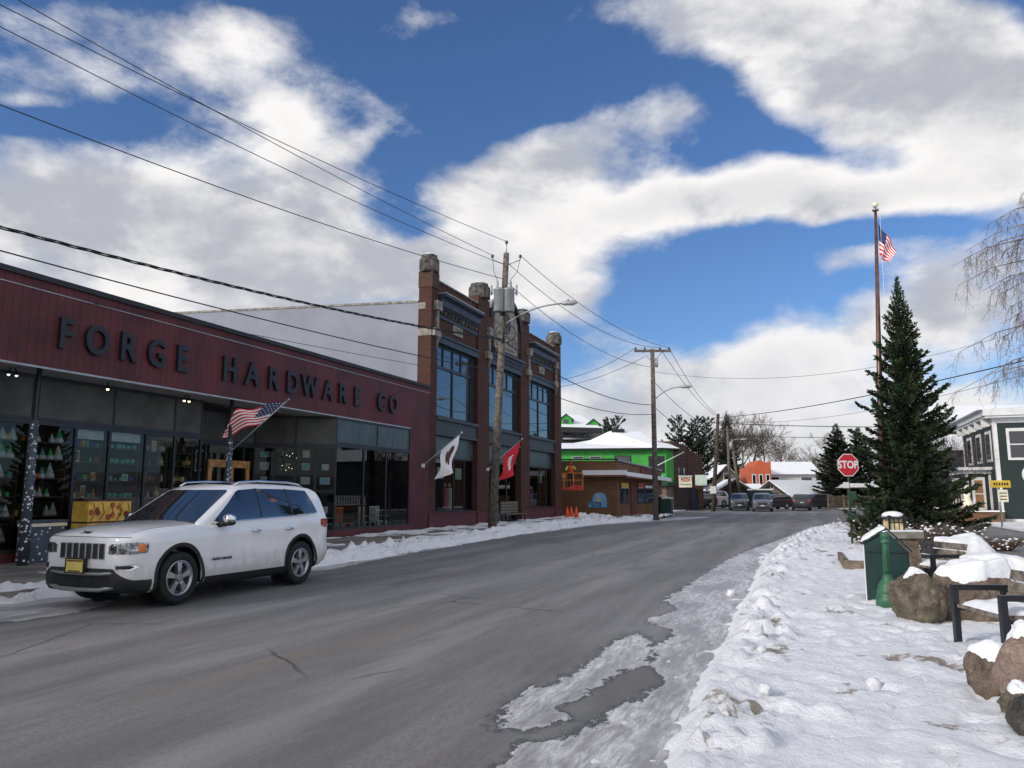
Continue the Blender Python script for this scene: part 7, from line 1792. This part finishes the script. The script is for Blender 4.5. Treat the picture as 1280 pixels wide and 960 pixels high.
t = gable('grey_dormer_house', 'small grey house with a white-framed gable window on the slope', 'house', (31.0, 112, 1.0), rad(0), 3.0, 6, 3.1, 4.6, 'shingle_tan', ov=.35); fwin(t, 0, 2.6, .6, 1.0)
t = thing('green_kiosk', 'small dark green kiosk with snow on its lid beside the silver car', 'kiosk', (29.2, 90.5, .06), 0)
MB().box(-1.0, 1.1, 0, 2, 0, 2.05).build('body', 'dark_green', t); MB().box(-1.1, 1.2, -.1, 2.1, 2.053, 2.2).build('snow_lid', 'snow_roof', t)
t = gable('green_gable_porch', 'little green gabled porch with snow on it against the orange shop', 'porch', (33.8, 99, .06), rad(-15), 2.6, 3, 2.0, 3.1, 'dark_green', ov=.3)
t = thing('lattice_fence', 'tan wooden lattice fence beside the dark snowy car', 'fence', (35.0, 86.0, .0), rad(2))
for x in (0, 1.75, 3.5, 5.2): MB().box(x - .08, x + .08, -.05, .05, 0, 1.6).build('post', 'timber', t)
mb = MB()
for k in range(26): mb.box(k*.2 + .1, k*.2 + .15, -.02, .0, .15, 1.45)
for k in range(7): mb.box(.08, 5.1, .003, .02, .15 + k*.21, .20 + k*.21)
mb.build('lattice', 'timber', t)
t = thing('snowy_canopy', 'small canopy roof with snow above the lattice fence', 'shelter', (39.8, 89, 0), 0)
MB().box(-2.0, 2.2, -1.5, 1.5, 2.25, 2.4).build('canopy', 'dark_wood', t); mb = MB(); mb.prism([(-2.1, 2.403), (2.3, 2.403), (1.5, 2.85), (-1.2, 2.85)], -1.6, 1.6, 'y'); mb.build('snow', 'snow_roof', t)
for x in (-1.8, 1.9): MB().box(x, x + .15, -1.3, -1.15, 0, 2.25).build('post', 'timber', t)
# dark snow-roofed buildings between the spruce and the green house
t = thing('dark_barn', 'dark blue-black barn with a broad snowy roof beyond the spruce', 'barn', (38.5, 62, .1), rad(-8))
MB().box(-4.6, 7.0, 0, 9, 0, 5.1).build('wall', 'navy_wall', t); mb = MB(); mb.prism([(-.6, 5.05), (3.5, 6.6), (9.5, 5.05)], -6.3, 7.3, 'x'); mb.v = [(max(x, -4.9), y, z) for x, y, z in mb.v]; mb.build('roof', 'snow_roof', t)
t = thing('brick_top_house', 'red-brown brick house with a snowy upper roof peeping over the dark barn', 'house', (49.5, 74, .1), rad(-8))
MB().box(-8.0, 8.0, 0, 9, 0, 8.3).build('wall', 'brick_dark', t); MB().box(-8.2, 8.2, -.4, -.003, 7.9, 8.35).build('eaves', 'dark_frame', t); mb = MB(); mb.prism([(-.7, 8.353), (4.5, 10.6), (9.7, 8.35)], -8.3, 8.3, 'x'); mb.build('roof', 'snow_roof', t)

# ------------------------------------------------------------------ trees beyond
me1, tw1 = conifer(11.0, 2.4, 80, 80, 21, .34, 'needle_far', .5, .22, .05, .6, .16, .5)
me2, tw2 = conifer(11.0, 2.3, 190, 120, 33, .32, 'needle_far', .85, .04, .22, .3, .16, .3)
def pine(label, x, y, s=1., z=0., k=1, rz=0.):
    me_, tw_ = (me1, tw1) if k == 1 else (me2, tw2)
    return tree_thing('pine_tree', label, 'tree', (x, y, z), me_, tw_, rz, 'evergreens beyond the street', 'bark', s)
pine('ragged dark pine rising behind the bright green roof', 19.9, 92, .98, 0, 1, .3)
pine('ragged dark pine next to the dark brick block', 22.3, 93, .98, 0, 1, 2.1)
pine('dark pine behind the leaning pole', 38.5, 152, 1.05, 5.2, 1, 4.)
pine('pointed evergreen behind the slim utility pole', 42.0, 150, 1.1, 5.2, 2, 1.)
pine('dark evergreen peeping behind the snowy roof of the green building', 14.6, 108, 1.12, 0, 1, 2.)
pine('second evergreen between the lodge roof and the snowy hip roof', 13.6, 110, 1.16, 0, 2, 5.)
pine('lower evergreen between the lodge and the hip roof', 16.2, 106, .85, 0, 1, 3.)
pine('broad dark conifer behind the stop sign', 38.9, 92, (1.25, 1.25, .92), 0, 2, .7)
pine('broad conifer between the stop sign and the spruce', 41.5, 92, (1.2, 1.2, .88), 0, 2, 1.9)
pine('dark conifer half hidden by the spruce', 44., 90, .85, 0, 2, 3.1)
tA = bare(5, 12, 5, .55, .2, nb=3, minr=.018); tB = bare(9, 11, 5, .6, .2, nb=3, minr=.018); tC = bare(13, 8, 4, .6, .12, nb=4, minr=.015)
labs = ['bare tree behind the slim utility pole', 'bare tree above the dark shed', 'tall bare tree on the slope behind the grey dormer house', 'bare tree between the evergreens and the orange shop', 'leafless tree directly over the grey dormer house', 'thin leafless tree close to the orange shop']
for k, (x, y, s_) in enumerate(((43.5, 146, 1.05), (46.0, 148, 1.1), (48.5, 147, 1.0), (44.5, 152, 1.15), (41.5, 151, 1.1), (51., 148, .8))):
    bare_thing(labs[k], (x, y, 4.6), (tA, tB)[k % 2], k*1.3, scale=s_)
labs = ['bare tree over the long snowy white building', 'pale bare tree over the gabled grey building', 'bare sapling before the grey-tan gabled building', 'bare tree beyond the white building roof', 'frosted bare tree near the broad conifer']
for k, (x, y, s_) in enumerate(((44, 128, .75), (50, 130, .85), (40.2, 96, .75), (47, 132, .8), (53, 128, .95))):
    bare_thing(labs[k], (x, y, .1), (tA, tC, tC, tB, tA)[k], k*2.1, 'bark' if k != 1 else 'birch', 'twig' if k != 1 else 'birch', scale=s_)
bare_thing('small bare grey tree between the spruce and the green house', (25.2, 45.5, 0), bare(41, 6.5, 5, .6, .09, nb=3, minr=.006), 1.)
bare_thing('bare tree beside the dark barn roof', (31, 60, 0), tC, 2., scale=1.0)
